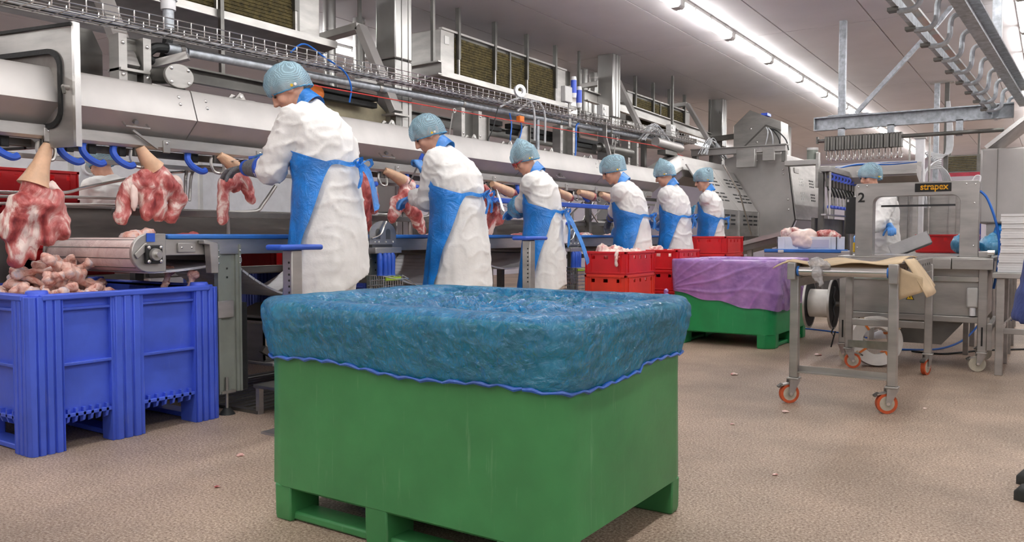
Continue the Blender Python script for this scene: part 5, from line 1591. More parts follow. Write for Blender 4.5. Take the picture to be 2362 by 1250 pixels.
def knife_rack(y, label1, label2, z0=0.0):
    t = thing('knife_rack', label1, 'knife rack', (-3.8, y, .8), 0, 'knife racks')
    prof = [(y - .13, .945 + z0), (y + .13, .945 + z0), (y + .13, 1.02 + z0)] + [(y + .128 * math.cos(R(a)), 1.02 + z0 + .085 * math.sin(R(a))) for a in range(15, 180, 15)] + [(y - .13, 1.02 + z0)]
    G().prism(prof, 'x', -3.80, -3.792).build('plate', 'steel', t)
    for dy in (-.05, .05):
        sl = [(y + dy + .022 * math.cos(R(a)), 1.03 + z0 + .022 * math.sin(R(a))) for a in range(0, 181, 30)] + [(y + dy - .022, .98 + z0), (y + dy + .022, .98 + z0)]
        G().prism(sl, 'x', -3.793, -3.7905).build('slot', 'steel_dark', t)
    G().tube(spline([(-3.78, y - .12, .985 + z0), (-3.77, y - .05, 1.01 + z0), (-3.77, y - .01, 1.07 + z0), (-3.78, y + .02, 1.10 + z0)], 5), .007, 6).build('steel_rod', 'steel_bright', t)
    bolts([(-3.791, y + d, .962 + z0) for d in (-.08, -.04, .03, .10)], (1, 0, 0), .008, 'bolt', t)
    G().box(-3.83, -3.74, y - .13, y + .13, .885 + z0, .925 + z0).build('holder_bar', 'steel', t, .004)
    G().box(-3.835, -3.80, y - .1, y + .1, .925 + z0, .95 + z0).build('hanger', 'steel_dark', t)
    kn = ['first', 'second', 'third', 'fourth']
    for k, dy in enumerate((-.085, -.035, .0, .04)):
        q = thing('boning_knife', '%s blue knife handle from the left in the %s' % (kn[k], label2), 'knife', (-3.75, y + dy, .82 + z0), 0, 'racked knives')
        G().tube([(-3.75, y + dy, .885 + z0), (-3.745, y + dy, .865 + z0), (-3.745, y + dy, .80 + z0), (-3.75, y + dy + .004, .75 + z0), (-3.75, y + dy + .004, .735 + z0)], [.016, .021, .019, .019, .022], 10).build('handle', 'blue_plastic', q)
        G().tube([(-3.75, y + dy - .012, .885 + z0), (-3.75, y + dy, .91 + z0), (-3.75, y + dy + .012, .885 + z0)], .004, 5).build('hook', 'steel_bright', q)
    b = thing('wire_basket', 'wire mesh basket with a lime strip under the %s' % label2, 'basket', (-3.75, y, .5 + z0), 0, 'wire knife baskets')
    x0, x1, a, c, zb, zt = -3.84, -3.70, y - .1, y + .09, .50 + z0, .735 + z0
    for i in range(8):
        z = lerp(zb, zt, i / 7)
        G().tube([(x0, a, z), (x1, a, z), (x1, c, z), (x0, c, z), (x0, a, z)], .0028, 5).build('wire_hoop', 'steel_bright', b)
    for i in range(9):
        yy = lerp(a, c, i / 8); G().cyl((x1, yy, zb), (x1, yy, zt), .0022, n=5).build('wire', 'steel_bright', b)
    for i in range(1, 7):
        xx = lerp(x0, x1, i / 7); G().cyl((xx, a, zb), (xx, a, zt), .0022, n=5).build('wire', 'steel_bright', b)
    G().box(x1 - .002, x1 + .008, a + .02, c - .02, zt - .03, zt - .008).build('lime_strip', 'lime', b)
    G().tube([(x1, a, zt), (x1 + .07, a + .05, zt - .02), (x1 + .07, c - .02, zt - .02), (x1, c, zt)], .004, 6).build('basket_handle', 'steel_bright', b)
    G().tube([(x1 + .07, c - .05, zt - .02), (x1 + .09, c + .05, zt - .07), (x1 + .09, c + .06, zt - .11), (x1 + .09, c + .02, zt - .11)], .004, 6).build('side_hook', 'steel_bright', b)
knife_rack(4.10, 'domed steel knife rack clipped to the table behind the first worker', 'knife rack behind the first worker')
knife_rack(6.72, 'steel knife rack clipped to the table behind the worker with glasses', 'knife rack beside the red crates', -.03)
def sharpener(y, label):
    t = thing('knife_sharpener', label, 'sharpener', (-3.79, y, .92), 0, 'white knife sharpeners')
    pr = [(y - .045, .93), (y + .04, .93), (y + .07, .98), (y + .075, 1.05), (y + .04, 1.12), (y + .025, 1.155), (y - .03, 1.155), (y - .05, 1.12), (y - .07, 1.05), (y - .06, .97)]
    G().prism(pr, 'x', -3.81, -3.76).build('body', 'white_plastic', t, .012, seg=3)
    G().prism([(y - .01, 1.02), (y + .03, 1.02), (y + .04, 1.06), (y + .01, 1.12), (y - .005, 1.12)], 'x', -3.762, -3.756).build('slot_plate', 'grey_plastic', t)
    for d in (-.012, .022):
        G().cyl((-3.765, y + d, 1.118), (-3.73, y + d, 1.118), .015, n=14).build('blue_roller', 'bin_blue', t)
    G().tube([(-3.752, y - .01, 1.10), (-3.752, y + .035, 1.04)], .003, 5).build('sharpening_rod', 'steel_bright', t)
    G().tube([(-3.752, y + .02, 1.10), (-3.752, y - .015, 1.04)], .003, 5).build('sharpening_rod', 'steel_bright', t)
    G().box(-3.84, -3.75, y - .05, y + .05, .86, .885).build('shelf', 'steel', t)
    G().box(-3.83, -3.80, y - .03, y + .03, .885, .95).build('bracket', 'steel', t)
sharpener(5.13, 'white knife sharpener with blue rollers left of the blue topped stand')
sharpener(6.55, 'white knife sharpener half hidden behind the worker with red glasses')
# ================================================================ PACKING AREA
def text_mesh(txt, size, mt, bold=0.0, name='lettering', parent=None, M=None):
    cu = bpy.data.curves.new(name, 'FONT'); cu.body = txt; cu.size = size; cu.extrude = .0012; cu.offset = bold
    o = bpy.data.objects.new(name, cu); WORK.collection.objects.link(o)
    vl = WORK.view_layers[0]; vl.update()
    me = bpy.data.meshes.new_from_object(o.evaluated_get(vl.depsgraph))
    bpy.data.objects.remove(o)
    me.transform(M)
    me.name = name; me.materials.clear(); me.materials.append(MATS[mt])
    return link(name, me, parent)
FRONT = lambda x, y, z: Matrix.Translation((x, y, z)) @ Matrix.Rotation(R(90), 4, 'X')      # lettering that faces -Y

def castor(t, x, y, z, rz, tyre='orange_rubber', brake=True, r=.058):
    """swivel castor under a leg end at height z"""
    o = G().box(x - .035, x + .035, y - .035, y + .035, z - .012, z).build('castor_plate', 'steel', t, .003)
    d = Vector((math.cos(rz), math.sin(rz), 0)); s = Vector((-d.y, d.x, 0)); c = Vector((x, y, 0)) - d * .03 + Vector((0, 0, r))
    for e in (-1, 1):
        g = G(); u = s * (.022 * e)
        pts = [Vector((x, y, z - .012)) + d * .03, Vector((x, y, z - .012)) - d * .035, c - d * .012 + Vector((0, 0, -.008)), c + d * .014 + Vector((0, 0, -.008))]
        g.loft([[p + u for p in pts], [p + u * 1.16 for p in pts]])
        g.build('castor_fork', 'steel', o)
    G().ring(c, s, r * .72, r, .028, 28).build('castor_tyre', tyre, o)
    G().cyl(c - s * .013, c + s * .013, r * .73, n=24).build('castor_hub', 'wheel_cream', o)
    G().cyl(c - s * .03, c + s * .03, .010, n=10).build('castor_axle', 'steel_bright', o)
    G().cyl((x, y, z - .03), (x, y, z - .01), .03, n=18).build('swivel', 'steel', o)
    if brake:
        p = Vector((x, y, z - .035))
        G().bar(p - d * .03, p - d * .085 - Vector((0, 0, .012)), .035, .008).build('castor_brake', 'steel', o)
        G().bar(p - d * .075 - Vector((0, 0, .006)), p - d * .10 - Vector((0, 0, .022)), .03, .012).build('brake_pedal', 'steel_dark', o)

# ---- roller table
rt_ = thing('roller_table', 'stainless wheeled roller table in front of the strapping machine', 'table', (-1.0, 5.75, 0))
xa, xb, ya, yb = -1.28, -.74, 4.97, 6.53
for k, (x, y, rz) in enumerate(((xa, ya, R(40)), (xb, ya, R(30)), (xa, yb, R(200)), (xb, yb, R(75)))):
    G().box(x - .025, x + .025, y - .025, y + .025, .155, .80).build('leg', 'steel', rt_, .005)
    castor(rt_, x, y, .155, rz)
for x in (xa, xb):
    o = G().box(x - .012, x + .012, ya - .06, yb + .06, .755, .845).build('side_plate', 'steel', rt_, .003)
    for i in range(13):
        y = ya + .06 + i * .115
        G().box(x + .0121, x + .0135, y - .008, y + .008, .80, .816).build('slot_hole', 'black_rubber', o)
rm = G().cyl((xa + .015, 0, 0), (xb - .015, 0, 0), .024, n=18).mesh('roller', 'steel_bright', 40)
for i in range(14):
    o = link('roller', rm, rt_); o.location = (0, ya + .10 + i * .11, .815)
G().cyl((xa + .03, ya - .035, .795), (xb - .03, ya - .035, .795), .027, n=22).build('front_roller', 'steel_bright', rt_)
for x in (xa + .02, xb - .03):
    G().cyl((x, ya - .035, .795), (x + .012, ya - .035, .795), .030, n=22).build('roller_end', 'blue_rim', rt_)
G().box(xb - .02, xb + .03, ya - .075, ya - .02, .735, .845).build('bearing_block', 'steel', rt_, .004)
G().box(xa - .03, xa + .016, ya - .075, ya - .02, .745, .845).build('bearing_block', 'steel', rt_, .004)
G().prism([(ya - .02, .185), (ya + .02, .185), (ya + .02, .225), (ya + .012, .225), (ya + .012, .193), (ya - .02, .193)], 'x', xa + .025, xb - .025).build('cross_rail', 'steel', rt_)
G().box(xa + .02, xb - .02, yb - .02, yb + .02, .33, .38).build('cross_rail', 'steel', rt_, .004)
G().bar((xb, ya, .38), (xa, yb - .02, .19), .008, .05).build('diagonal_brace', 'steel', rt_)
G().box(xa + .02, xb - .02, yb - .02, yb + .02, .74, .78).build('cross_rail', 'steel', rt_, .004)
for x in (xa, xb):
    G().box(x - .018, x + .018, ya + .02, yb - .02, .70, .755).build('side_rail', 'steel', rt_, .004)

# cardboard on the near end
cb = thing('cardboard_sheet', 'limp brown cardboard sheet lying over the end of the roller table', 'cardboard', (-1.0, 5.2, .85))
def cbp(i, j):
    x = lerp(-1.40, -.70, i / 24); y = lerp(4.93, 5.55, j / 12)
    z = .852 + .012 * math.sin(i * .5 + j * .3) + .02 * max(0, (i - 16) / 8) - .03 * max(0, (3 - i) / 3) * (1 if j < 6 else .4) - .012 * max(0, (2 - j) / 2)
    return (x, y - .10 * max(0, (4 - i) / 4) * .2, z)
g = G(); g.grid(cbp, 24, 12); o = g.build('sheet', 'cardboard', cb, 0, 180, fixn=False)
sm = o.modifiers.new('thick', 'SOLIDIFY'); sm.thickness = .005
g = G()
g.grid(lambda i, j: (lerp(-.695, -.575, i / 6) + .02 * math.sin(j * .6), lerp(5.0, 5.55, j / 8), .872 - .17 * (i / 6) ** 1.1 - .04 * (i / 6) * (1 - j / 8)), 6, 8)
o = g.build('hanging_flap', 'cardboard', cb, 0, 180, fixn=False); sm = o.modifiers.new('thick', 'SOLIDIFY'); sm.thickness = .005
g = G(); g.grid(lambda i, j: (lerp(-.725, -.60, i / 6), 4.99 + .02 * i / 6, lerp(.83 - .06 * i / 6, .64 + .05 * i / 6, j / 6)), 6, 6)
o = g.build('hanging_flap', 'cardboard', cb, 0, 180, fixn=False); sm = o.modifiers.new('thick', 'SOLIDIFY'); sm.thickness = .005
# scrap of clear film
g = G()
for c_, r_ in (((-1.15, 4.925, .845), (.045, .035, .03)), ((-1.14, 4.90, .79), (.03, .02, .05)), ((-1.12, 4.895, .74), (.016, .012, .035)), ((-1.10, 4.91, .83), (.03, .03, .025))):
    g.sphere(c_, r_, 12, 10)
fm = remesh(g, .006, 1, lambda co, n: co + n * (.016 * ridged(co, 26, 4.4) - .008))
tag(finish(fm, 'film_scrap', 'clear_film'), 'crumpled scrap of clear film hooked on the front roller', 'film')

# ---- strapping machine
st = thing('strapping_machine', 'stainless arch strapping machine with a black and yellow nameplate', 'strapping machine', (-.9, 7.1, 0))
AX0, AX1, AZ0, AZ1, AY0, AY1 = -1.335, -.47, .845, 1.42, 6.98, 7.10
def archpoly():
    outer = [(AX0, AZ0), (AX0, AZ1 - .012), (AX0 + .012, AZ1), (AX1 - .012, AZ1), (AX1, AZ1 - .012), (AX1, AZ0)]
    ix0, ix1, iz = -1.205, -.595, 1.315
    r = .055
    inner = [(ix1, AZ0)] + [(ix1 - r + r * math.cos(R(a)), iz - r + r * math.sin(R(a))) for a in range(0, 91, 15)] + [(ix0 + r + r * math.cos(R(a)), iz - r + r * math.sin(R(a))) for a in range(90, 181, 15)] + [(ix0, AZ0)]
    return outer + inner
G().prism(archpoly(), 'y', AY0, AY1).build('arch', 'steel', st, .003)
bolts([(x, AY0, z) for x, z in ((-1.315, 1.395), (-1.25, 1.40), (-.555, 1.395), (-.495, 1.39), (-1.315, .91), (-.50, .93), (-.50, 1.25))], (0, -1, 0), .008, 'bolt', st)
np_ = G().box(-.905, -.655, AY0 - .004, AY0, 1.342, 1.408).build('nameplate', 'black_print', st)
text_mesh('strapex', .068, 'yellow_print', .0014, 'nameplate_lettering', np_, FRONT(-.868, AY0 - .005, 1.359) @ Matrix.Diagonal((.93, 1, 1, 1)))
G().box(-.845, -.71, AY0 - .0075, AY0 - .006, 1.3745, 1.3775).build('lettering_cut', 'black_print', np_)
text_mesh('2', .105, 'black_print', .0022, 'number', st, FRONT(-1.318, AY0 - .002, 1.275))
G().box(-1.15, -.63, AY0 + .03, AY0 + .06, 1.232, 1.247).build('guide_bar', 'dark_box', st, .002)
G().box(-1.425, -1.345, 7.06, 7.14, 1.02, 1.32).build('control_box', 'dark_box', st, .004)
G().box(-1.415, -1.40, 7.057, 7.06, 1.28, 1.30).build('control_light', 'steel_bright', st)
G().cyl((-1.385, 7.1, .84), (-1.385, 7.1, 1.02), .012, n=10).build('control_stem', 'steel', st)
G().box(-1.36, -1.33, 7.03, 7.09, .87, .95).build('control_knob', 'yellow', st, .006)
# bed and right-hand blocks
G().box(-1.44, -.36, 6.86, 7.62, .815, .845).build('bed', 'steel', st, .004)
G().box(-1.20, -.60, 6.87, 7.6, .845, .853).build('bed_plate', 'steel_bright', st)
G().box(-.88, -.63, 6.80, 6.92, .755, .835).build('rail_block', 'steel', st, .004)
G().box(-.625, -.36, 6.80, 6.92, .755, .835).build('rail_block', 'steel', st, .004)
G().box(-.46, -.38, 6.86, 6.95, .845, .89).build('tension_unit', 'steel', st, .006)
G().cyl((-.40, 6.85, .88), (-.355, 6.85, .88), .02, n=14).build('tension_knob', 'steel_bright', st)
# cabinet
G().box(-1.36, -.40, 6.92, 7.50, .40, .80).build('cabinet', 'steel', st, .005)
G().box(-1.36, -.40, 6.895, 6.92, .66, .70).build('cabinet_rail', 'steel_bright', st, .003)
G().box(-1.40, -.38, 6.89, 6.94, .355, .40).build('lower_rail', 'steel', st, .004)
G().loft([[(x, y, z) for x, z in ((-1.15, .355), (-.55, .355), (-.70, .17), (-1.05, .17))] for y in (6.98, 7.4)]).build('drip_hopper', 'steel_dark', st)
for x, y in ((-1.395, 6.89), (-.425, 6.89), (-1.395, 7.56), (-.425, 7.56)):
    G().box(x - .03, x + .03, y - .02, y + .02, .145, .815).build('leg', 'steel', st, .004)
    G().box(x - .006, x + .006, y - .0215, y - .020, .19, .33).build('leg_slot', 'black_rubber', st)
    castor(st, x, y, .145, R(150) if x < -1 else R(20), 'wheel_cream', x > -1)
G().box(-.395, -.36, 6.87, 7.58, .16, .36).build('side_skirt', 'steel', st, .003)
G().prism([(-.945, .51), (-.885, .51), (-.915, .565)], 'y', 6.914, 6.919).build('warning_sign', 'black_print', st)
G().prism([(-.938, .514), (-.892, .514), (-.915, .557)], 'y', 6.911, 6.914).build('warning_face', 'yellow', st)
G().prism([(-.917, .548), (-.908, .536), (-.914, .535), (-.911, .520), (-.922, .534), (-.915, .536)], 'y', 6.909, 6.911).build('warning_bolt', 'black_print', st)
G().box(-.53, -.455, 6.87, 6.92, .47, .62).build('plug_box', 'grey_plastic', st, .012)
G().cyl((-.49, 6.895, .41), (-.49, 6.895, .47), .022, n=14).build('plug_gland', 'white_plastic', st)
tag(G().tube(spline([(-.47, 7.03, 1.34), (-.42, 7.02, 1.28), (-.365, 7.01, 1.12), (-.335, 7.0, .95), (-.34, 7.0, .78), (-.365, 7.0, .61)], 7), .009, 8).build('air_hose', 'blue_hose'), 'bright blue hose arching down the right side of the strapping machine', 'hose')
tag(G().tube(spline([(-.52, 7.04, 1.42), (-.50, 7.04, 1.455), (-.47, 7.04, 1.45), (-.475, 7.04, 1.40)], 5), .006, 6).build('cable', 'white_plastic'), 'small white cable loop on top of the strapping arch', 'cable')
tag(G().tube(spline([(-2.3, 9.02, .008), (-2.0, 8.9, .008), (-1.75, 8.75, .008), (-1.5, 8.5, .008)], 5), .008, 6).build('floor_hose', 'blue_hose'), 'blue hose on the floor left of the spool', 'hose')
tag(G().tube(spline([(-1.3, 7.75, .008), (-1.05, 7.80, .008), (-.82, 8.0, .01), (-.66, 8.2, .07), (-.55, 8.35, .2), (-.5, 8.4, .33)], 6), .009, 7).build('floor_hose', 'blue_hose'), 'blue hose sagging from under the strapping machine to the floor', 'hose')
tag(G().tube(spline([(-1.0, 7.72, .008), (-.78, 7.68, .008), (-.62, 7.9, .008), (-.5, 8.1, .008), (-.2, 8.4, .008), (.3, 8.8, .008)], 6), .008, 6).build('floor_cable', 'black_rubber'), 'black cable lying on the floor behind the strapping machine', 'cable')

# strap spool
sp = thing('strap_spool', 'spool of white strap with dark flanges left of the strapping machine', 'spool', (-1.57, 6.95, .45))
G().cyl((-1.665, 6.95, .45), (-1.49, 6.95, .45), .115, n=36).build('strap_winding', 'strap_white', sp)
for x in (-1.675, -1.485):
    G().ring((x, 6.95, .45), (1, 0, 0), .03, .205, .012, 40).build('flange', 'black_rubber', sp)
    G().ring((x, 6.95, .45), (1, 0, 0), .196, .21, .016, 40).build('flange_rim', 'steel', sp)
G().cyl((-1.72, 6.95, .45), (-1.38, 6.95, .45), .02, n=12).build('axle', 'steel', sp)
ch_ = G().tube([(-1.455 + .006 * math.sin(i * 1.3), 6.83, .60 - i * .022) for i in range(16)], [.006 + .004 * (i % 2) for i in range(16)], 6).build('hanging_chain', 'dark_box', sp)
G().tube([(-1.455, 6.83, .265), (-1.47, 6.82, .23), (-1.455, 6.82, .20), (-1.44, 6.82, .24), (-1.47, 6.82, .11)], .006, 6).build('hanging_tie', 'black_rubber', sp)
# spare strap coil leaning by the rear leg
sc_ = thing('strap_coil', 'white strap coil with orange ties standing behind the roller table leg', 'strap coil', (-1.13, 6.72, 0))
cax = Vector((.45, -.87, .12)).normalized(); cc = Vector((-1.13, 6.74, .195))
G().ring(cc, cax, .105, .19, .10, 44).build('winding', 'strap_white', sc_)
u, w = perp(cax)
for k in range(4):
    a = R(35 + k * 90); e = u * math.cos(a) + w * math.sin(a); s_ = cax.cross(e)
    g = G()
    ring = [cc + e * r_ + cax * h for r_, h in ((.10, -.055), (.196, -.055), (.196, .055), (.10, .055))]
    g.loft([[p - s_ * .008 for p in ring], [p + s_ * .008 for p in ring]])
    g.build('orange_tie', 'orange', sc_)
    g = G(); ring = [cc + e * r_ + cax * h for r_, h in ((.165, -.057), (.198, -.057), (.198, .057), (.165, .057))]
    g.loft([[p - s_ * .022 for p in ring], [p + s_ * .022 for p in ring]]); g.build('card_pad', 'cardboard', sc_)

# ---- stack of flattened white cartons on a side table
sd = thing('side_table', 'plain steel tube table carrying the white carton stack', 'table', (.0, 7.1, 0))
G().box(-.36, .5, 6.72, 7.5, .70, .74).build('top', 'steel', sd, .004)
for x in (-.31, .45):
    for y in (6.78, 7.45):
        G().box(x - .025, x + .025, y - .025, y + .025, 0, .70).build('leg', 'steel', sd, .004)
G().box(-.31, .45, 6.77, 6.80, .30, .34).build('cross_rail', 'steel', sd, .003)
G().box(-.325, -.295, 6.78, 7.45, .30, .34).build('cross_rail', 'steel', sd, .003)
G().bar((-.30, 6.80, .36), (-.05, 6.80, .62), .01, .05, (0, 1, 0)).build('brace', 'steel', sd)
ones = ['', 'first', 'second', 'third', 'fourth', 'fifth', 'sixth', 'seventh', 'eighth', 'ninth', 'tenth', 'eleventh', 'twelfth', 'thirteenth', 'fourteenth', 'fifteenth', 'sixteenth', 'seventeenth', 'eighteenth', 'nineteenth', 'twentieth', 'twenty-first', 'twenty-second', 'twenty-third', 'twenty-fourth']
cm = G().box(-.26, .26, -.3, .3, 0, .0165).mesh('flat_carton', 'cardboard_white', 0)
rr = random.Random(3)
for i in range(24):
    o = link('flat_carton', cm); o.location = (-.06 + rr.uniform(-.004, .004) - (.01 if i < 7 else 0), 7.10 + rr.uniform(-.005, .005), .741 + i * .0175)
    o.rotation_euler = (0, 0, rr.uniform(-.012, .012))
    tag(o, 'flattened white carton, %s from the top of the stack' % ones[24 - i], 'carton', 'stacked flat cartons')
# tilted open white carton behind the arch
o = thing('open_carton', 'white open carton tipped up behind the strapping arch', 'carton', (-1.05, 8.1, .86))
M0 = Matrix.Translation((-1.06, 8.1, .87)) @ Matrix.Rotation(R(-24), 4, 'Y') @ Matrix.Rotation(R(8), 4, 'Z')
for nm, b in (('base', (-.17, .17, -.2, .2, 0, .006)), ('wall', (-.17, .17, -.2, -.194, 0, .11)), ('wall', (-.17, .17, .194, .2, 0, .11)), ('wall', (.164, .17, -.2, .2, 0, .11)), ('wall', (-.17, -.164, -.2, .2, 0, .11))):
    me = G().box(*b).mesh(nm, 'cardboard_white', 0); me.transform(M0); link(nm, me, o)
tb2 = thing('feed_table', 'steel feed table behind the strapping machine', 'table', (-1.05, 8.2, 0))
G().box(-1.5, -.55, 7.75, 8.5, .80, .84).build('top', 'steel', tb2, .004)
for x in (-1.45, -.6):
    for y in (7.8, 8.45):
        G().box(x - .02, x + .02, y - .02, y + .02, 0, .8).build('leg', 'steel', tb2, .003)
# hopper machine at the right
hp = thing('grey_hopper', 'large plain grey steel hopper with a raised lid at the right edge', 'hopper', (.1, 8.9, 0))
G().box(-.60, .9, 8.9, 9.9, 1.12, 1.83).build('body', 'steel_cover', hp, .02, seg=3)
G().box(-.46, -.455, 8.895, 8.9, 1.13, 1.82).build('seam', 'steel_dark', hp)
G().loft([[(x, y, z) for x, z in ((-.56, 1.84), (-.02, 2.30), (.6, 2.80), (.6, 2.77), (-.02, 2.27), (-.54, 1.83))] for y in (8.95, 9.85)]).build('lid', 'steel', hp)
G().bar((-.56, 8.93, 1.84), (.6, 8.93, 2.82), .03, .035).build('lid_edge', 'steel_bright', hp)
for x, y in ((-.5, 9.0), (.8, 9.0), (-.5, 9.8), (.8, 9.8)):
    G().box(x - .04, x + .04, y - .04, y + .04, 0, 1.12).build('leg', 'steel', hp, .004)
G().cyl((-.2, 9.0, 1.9), (-.2, 9.0, 2.35), .03, n=14).build('vent_pipe', 'galvanised', hp)
# bagged things and crate behind the arch
crate(cr0, -.98, 10.15, .82, 'red crate standing behind the strapping arch', R(90))
t = thing('stand_table', 'plain steel stand under the red crate behind the arch', 'table', (-.8, 10.1, 0))
t.name = 'crate_stand'; TM['crate_stand'] = TM['stand_table']
G().box(-1.5, -.3, 9.95, 10.6, .78, .815).build('top', 'steel', t, .004)
for x in (-1.45, -.35):
    for y in (10.0, 10.55):
        G().box(x - .02, x + .02, y - .02, y + .02, 0, .78).build('leg', 'steel', t, .003)
for k, (x, y, z, s, mt, lb) in enumerate(((-.68, 8.35, .93, (.10, .12, .09), 'sleeve_blue', 'pale blue bag seen through the right side of the arch'), (-.46, 8.4, .92, (.10, .12, .09), 'sleeve_blue', 'pale blue bag just right of the arch'),
                                          (-.42, 9.0, 1.05, (.07, .08, .07), 'apron_blue', 'bright blue bag bundle behind the right arch leg'))):
    g = G(); g.sphere((x, y, z), s, 20, 14); g.cyl((x, y, z + s[2] * .6), (x + .02, y, z + s[2] * 1.2), .05, .02, 10)
    o = finish(remesh(g, .012, 2, lambda co, n: co + n * (.018 * ridged(co, 14, k + .5) - .008)), 'film_bag', mt); tag(o, lb, 'bag', 'film bags')
t = thing('bag_table', 'small steel table under the pale blue bags', 'table', (-.5, 8.4, 0))
G().box(-.54, -.28, 8.0, 8.75, .80, .835).build('top', 'steel', t, .003)
for x in (-.52, -.3):
    for y in (8.05, 8.7):
        G().box(x - .015, x + .015, y - .015, y + .015, 0, .8).build('leg', 'steel', t)

# ---- worker behind the arch, and the person at the right edge
worker('worker in a plain white coat and hairnet behind the strapping arch', (-1.43, 8.75, 0), (-1.56, 8.28, 1.0), (-1.20, 8.38, 1.0), 1.68, R(52), lean=(3, 6, 14, 24), head_pitch=16, girth=.98, apron=False, hem=.45, seed=9.4, lcurl=.5, rcurl=.5,
       lf=(.2, -.9, -.2), rf=(.2, -.9, -.2), lhint=(-.7, -.4, -.8), rhint=(.7, -.4, -.8))
# ================================================================ GREY MACHINE, SECOND LINE, FAR END
mc = thing('skinning_machine', 'large grey stainless machine housing with drilled guard panel', 'machine', (-3.5, 12.8, 0))
PZ = [(-3.95, .9), (-3.36, .9), (-3.22, 1.25), (-3.34, 2.10), (-3.40, 2.24), (-4.0, 2.27), (-4.3, 2.2), (-4.3, .9)]
G().prism(PZ, 'y', 12.4, 14.6).build('housing', 'steel_cover', mc, .006)
bolts([(x, 12.4, z) for x, z in ((-3.40, 2.0), (-3.395, 1.93), (-3.32, 1.55), (-3.31, 1.40), (-3.80, 2.15))], (0, -1, 0), .016, 'bolt', mc)
# guard panel on the right side, leaning with the housing
def gq(t, y, o=.012):
    x = lerp(-3.22, -3.34, t); z = lerp(1.25, 2.10, t)
    return (x + o, y, z + o * .1)
G().loft([[gq(0, y), gq(1, y), gq(1, y, .03), gq(0, y, .03)] for y in (12.42, 14.2)]).build('guard_panel', 'steel', mc)
for by in (12.85, 13.45):
    for bz in (.36, .62):
        for i in range(3):
            for j in range(3):
                y = by + i * .10; t_ = bz + j * .055
                G().box(gq(t_, y, .031)[0] - .002, gq(t_, y, .031)[0] + .002, y, y + .05, gq(t_, y)[2], gq(t_, y)[2] + .024).build('drilled_hole', 'black_rubber' if by > 13 else 'label_white', mc)
G().loft([[(-3.205, y, 1.24), (-3.35, y, .9), (-3.33, y, .9), (-3.185, y, 1.24)] for y in (12.42, 14.2)]).build('lower_flap', 'wall_panel', mc)
G().box(-3.30, -3.26, 14.0, 14.12, 1.5, 1.54).build('latch', 'steel_bright', mc)
G().box(-3.32, -3.28, 12.6, 12.85, 1.96, 2.04).build('handle', 'steel', mc, .004)
for x in (-4.2, -3.45):
    for y in (12.5, 14.5):
        G().box(x - .04, x + .04, y - .04, y + .04, 0, .9).build('leg', 'steel_dark', mc)
# louvred side guard
lv = thing('louvred_guard', 'slotted sloping guard panels behind the farthest aproned worker', 'guard', (-3.8, 11.4, 1.0))
for k, (a, b) in enumerate(((10.45, 11.45), (11.47, 12.36))):
    G().loft([[(x, y, z) for x, z in ((-3.75, 1.0), (-3.75, 1.36), (-3.77, 1.36), (-3.77, 1.0))] for y in (a, b)]).build('lower_panel', 'steel', lv, .004)
    G().loft([[(x, y, z) for x, z in ((-3.75, 1.365), (-4.15, 1.98), (-4.17, 1.97), (-3.77, 1.36))] for y in (a, b)]).build('sloped_panel', 'steel_cover', lv, .004)
    for i in range(3):
        for r_ in range(3):
            y = a + .18 + i * .24
            z = 1.16 + r_ * .06
            G().box(-3.748, -3.744, y, y + .17, z, z + .024).build('slot', 'black_rubber', lv)
            for base in (.22, .58):
                t_ = base + r_ * .085; x = lerp(-3.75, -4.15, t_); z = lerp(1.365, 1.98, t_)
                G().bar((x + .003, y, z + .003), (x + .003, y + .17, z + .003), .018, .004, (.84, 0, .54)).build('slot', 'black_rubber', lv)
    G().box(-3.76, -3.735, b - .02, b + .015, 1.0, 1.37).build('edge_strip', 'steel_bright', lv)
for y in (10.55, 12.3):
    G().box(-4.0, -3.95, y - .03, y + .03, 0, 1.1).build('leg', 'steel_dark', lv)
G().box(-4.0, -3.77, 10.5, 12.3, 1.0, 1.03).build('base_rail', 'steel_dark', lv)
tag(G().tube([(-3.80, 10.9, 1.98), (-3.70, 11.3, 1.62), (-3.66, 11.75, 1.02)], .012, 8).build('stay_rod', 'steel_bright'), 'thin diagonal steel rod leaning across the slotted guards', 'rod')
# cross rail and top box
cr_ = thing('cross_beam', 'horizontal steel beam above the grey machine', 'beam', (-4.0, 12.2, 2.2))
G().box(-4.75, -3.30, 12.15, 12.25, 2.25, 2.34).build('beam', 'steel_cover', cr_, .004)
G().box(-4.75, -3.28, 12.12, 12.28, 2.34, 2.355).build('top_flange', 'steel', cr_)
G().box(-4.0, -3.72, 12.05, 12.15, 2.03, 2.30).build('terminal_box', 'steel', cr_, .006)
G().box(-3.62, -3.45, 12.10, 12.15, 2.12, 2.30).build('joint_plate', 'steel', cr_, .004)
G().box(-4.74, -4.66, 12.16, 12.24, 1.9, 2.25).build('post', 'steel_dark', cr_)
G().box(-3.36, -3.30, 12.16, 12.24, 2.1, 2.25).build('post', 'steel_dark', cr_)
tpb = thing('top_housing', 'tall grey gabled housing on top of the machine', 'housing', (-4.0, 13.2, 2.3))
G().prism([(-4.36, 2.27), (-4.36, 2.79), (-4.1, 3.02), (-3.84, 2.90), (-3.60, 2.80), (-3.60, 2.27)], 'y', 13.0, 13.4).build('casing', 'steel', tpb, .006)
G().bar((-4.3, 12.99, 2.33), (-3.84, 12.99, 2.76), .012, .02).build('edge_fold', 'steel_dark', tpb)
G().bar((-3.84, 12.99, 2.76), (-3.60, 12.99, 2.66), .012, .02).build('edge_fold', 'steel_dark', tpb)
bolts([(-4.08, 12.995, 2.72), (-3.98, 12.995, 2.50)], (0, -1, 0), .018, 'bolt', tpb)
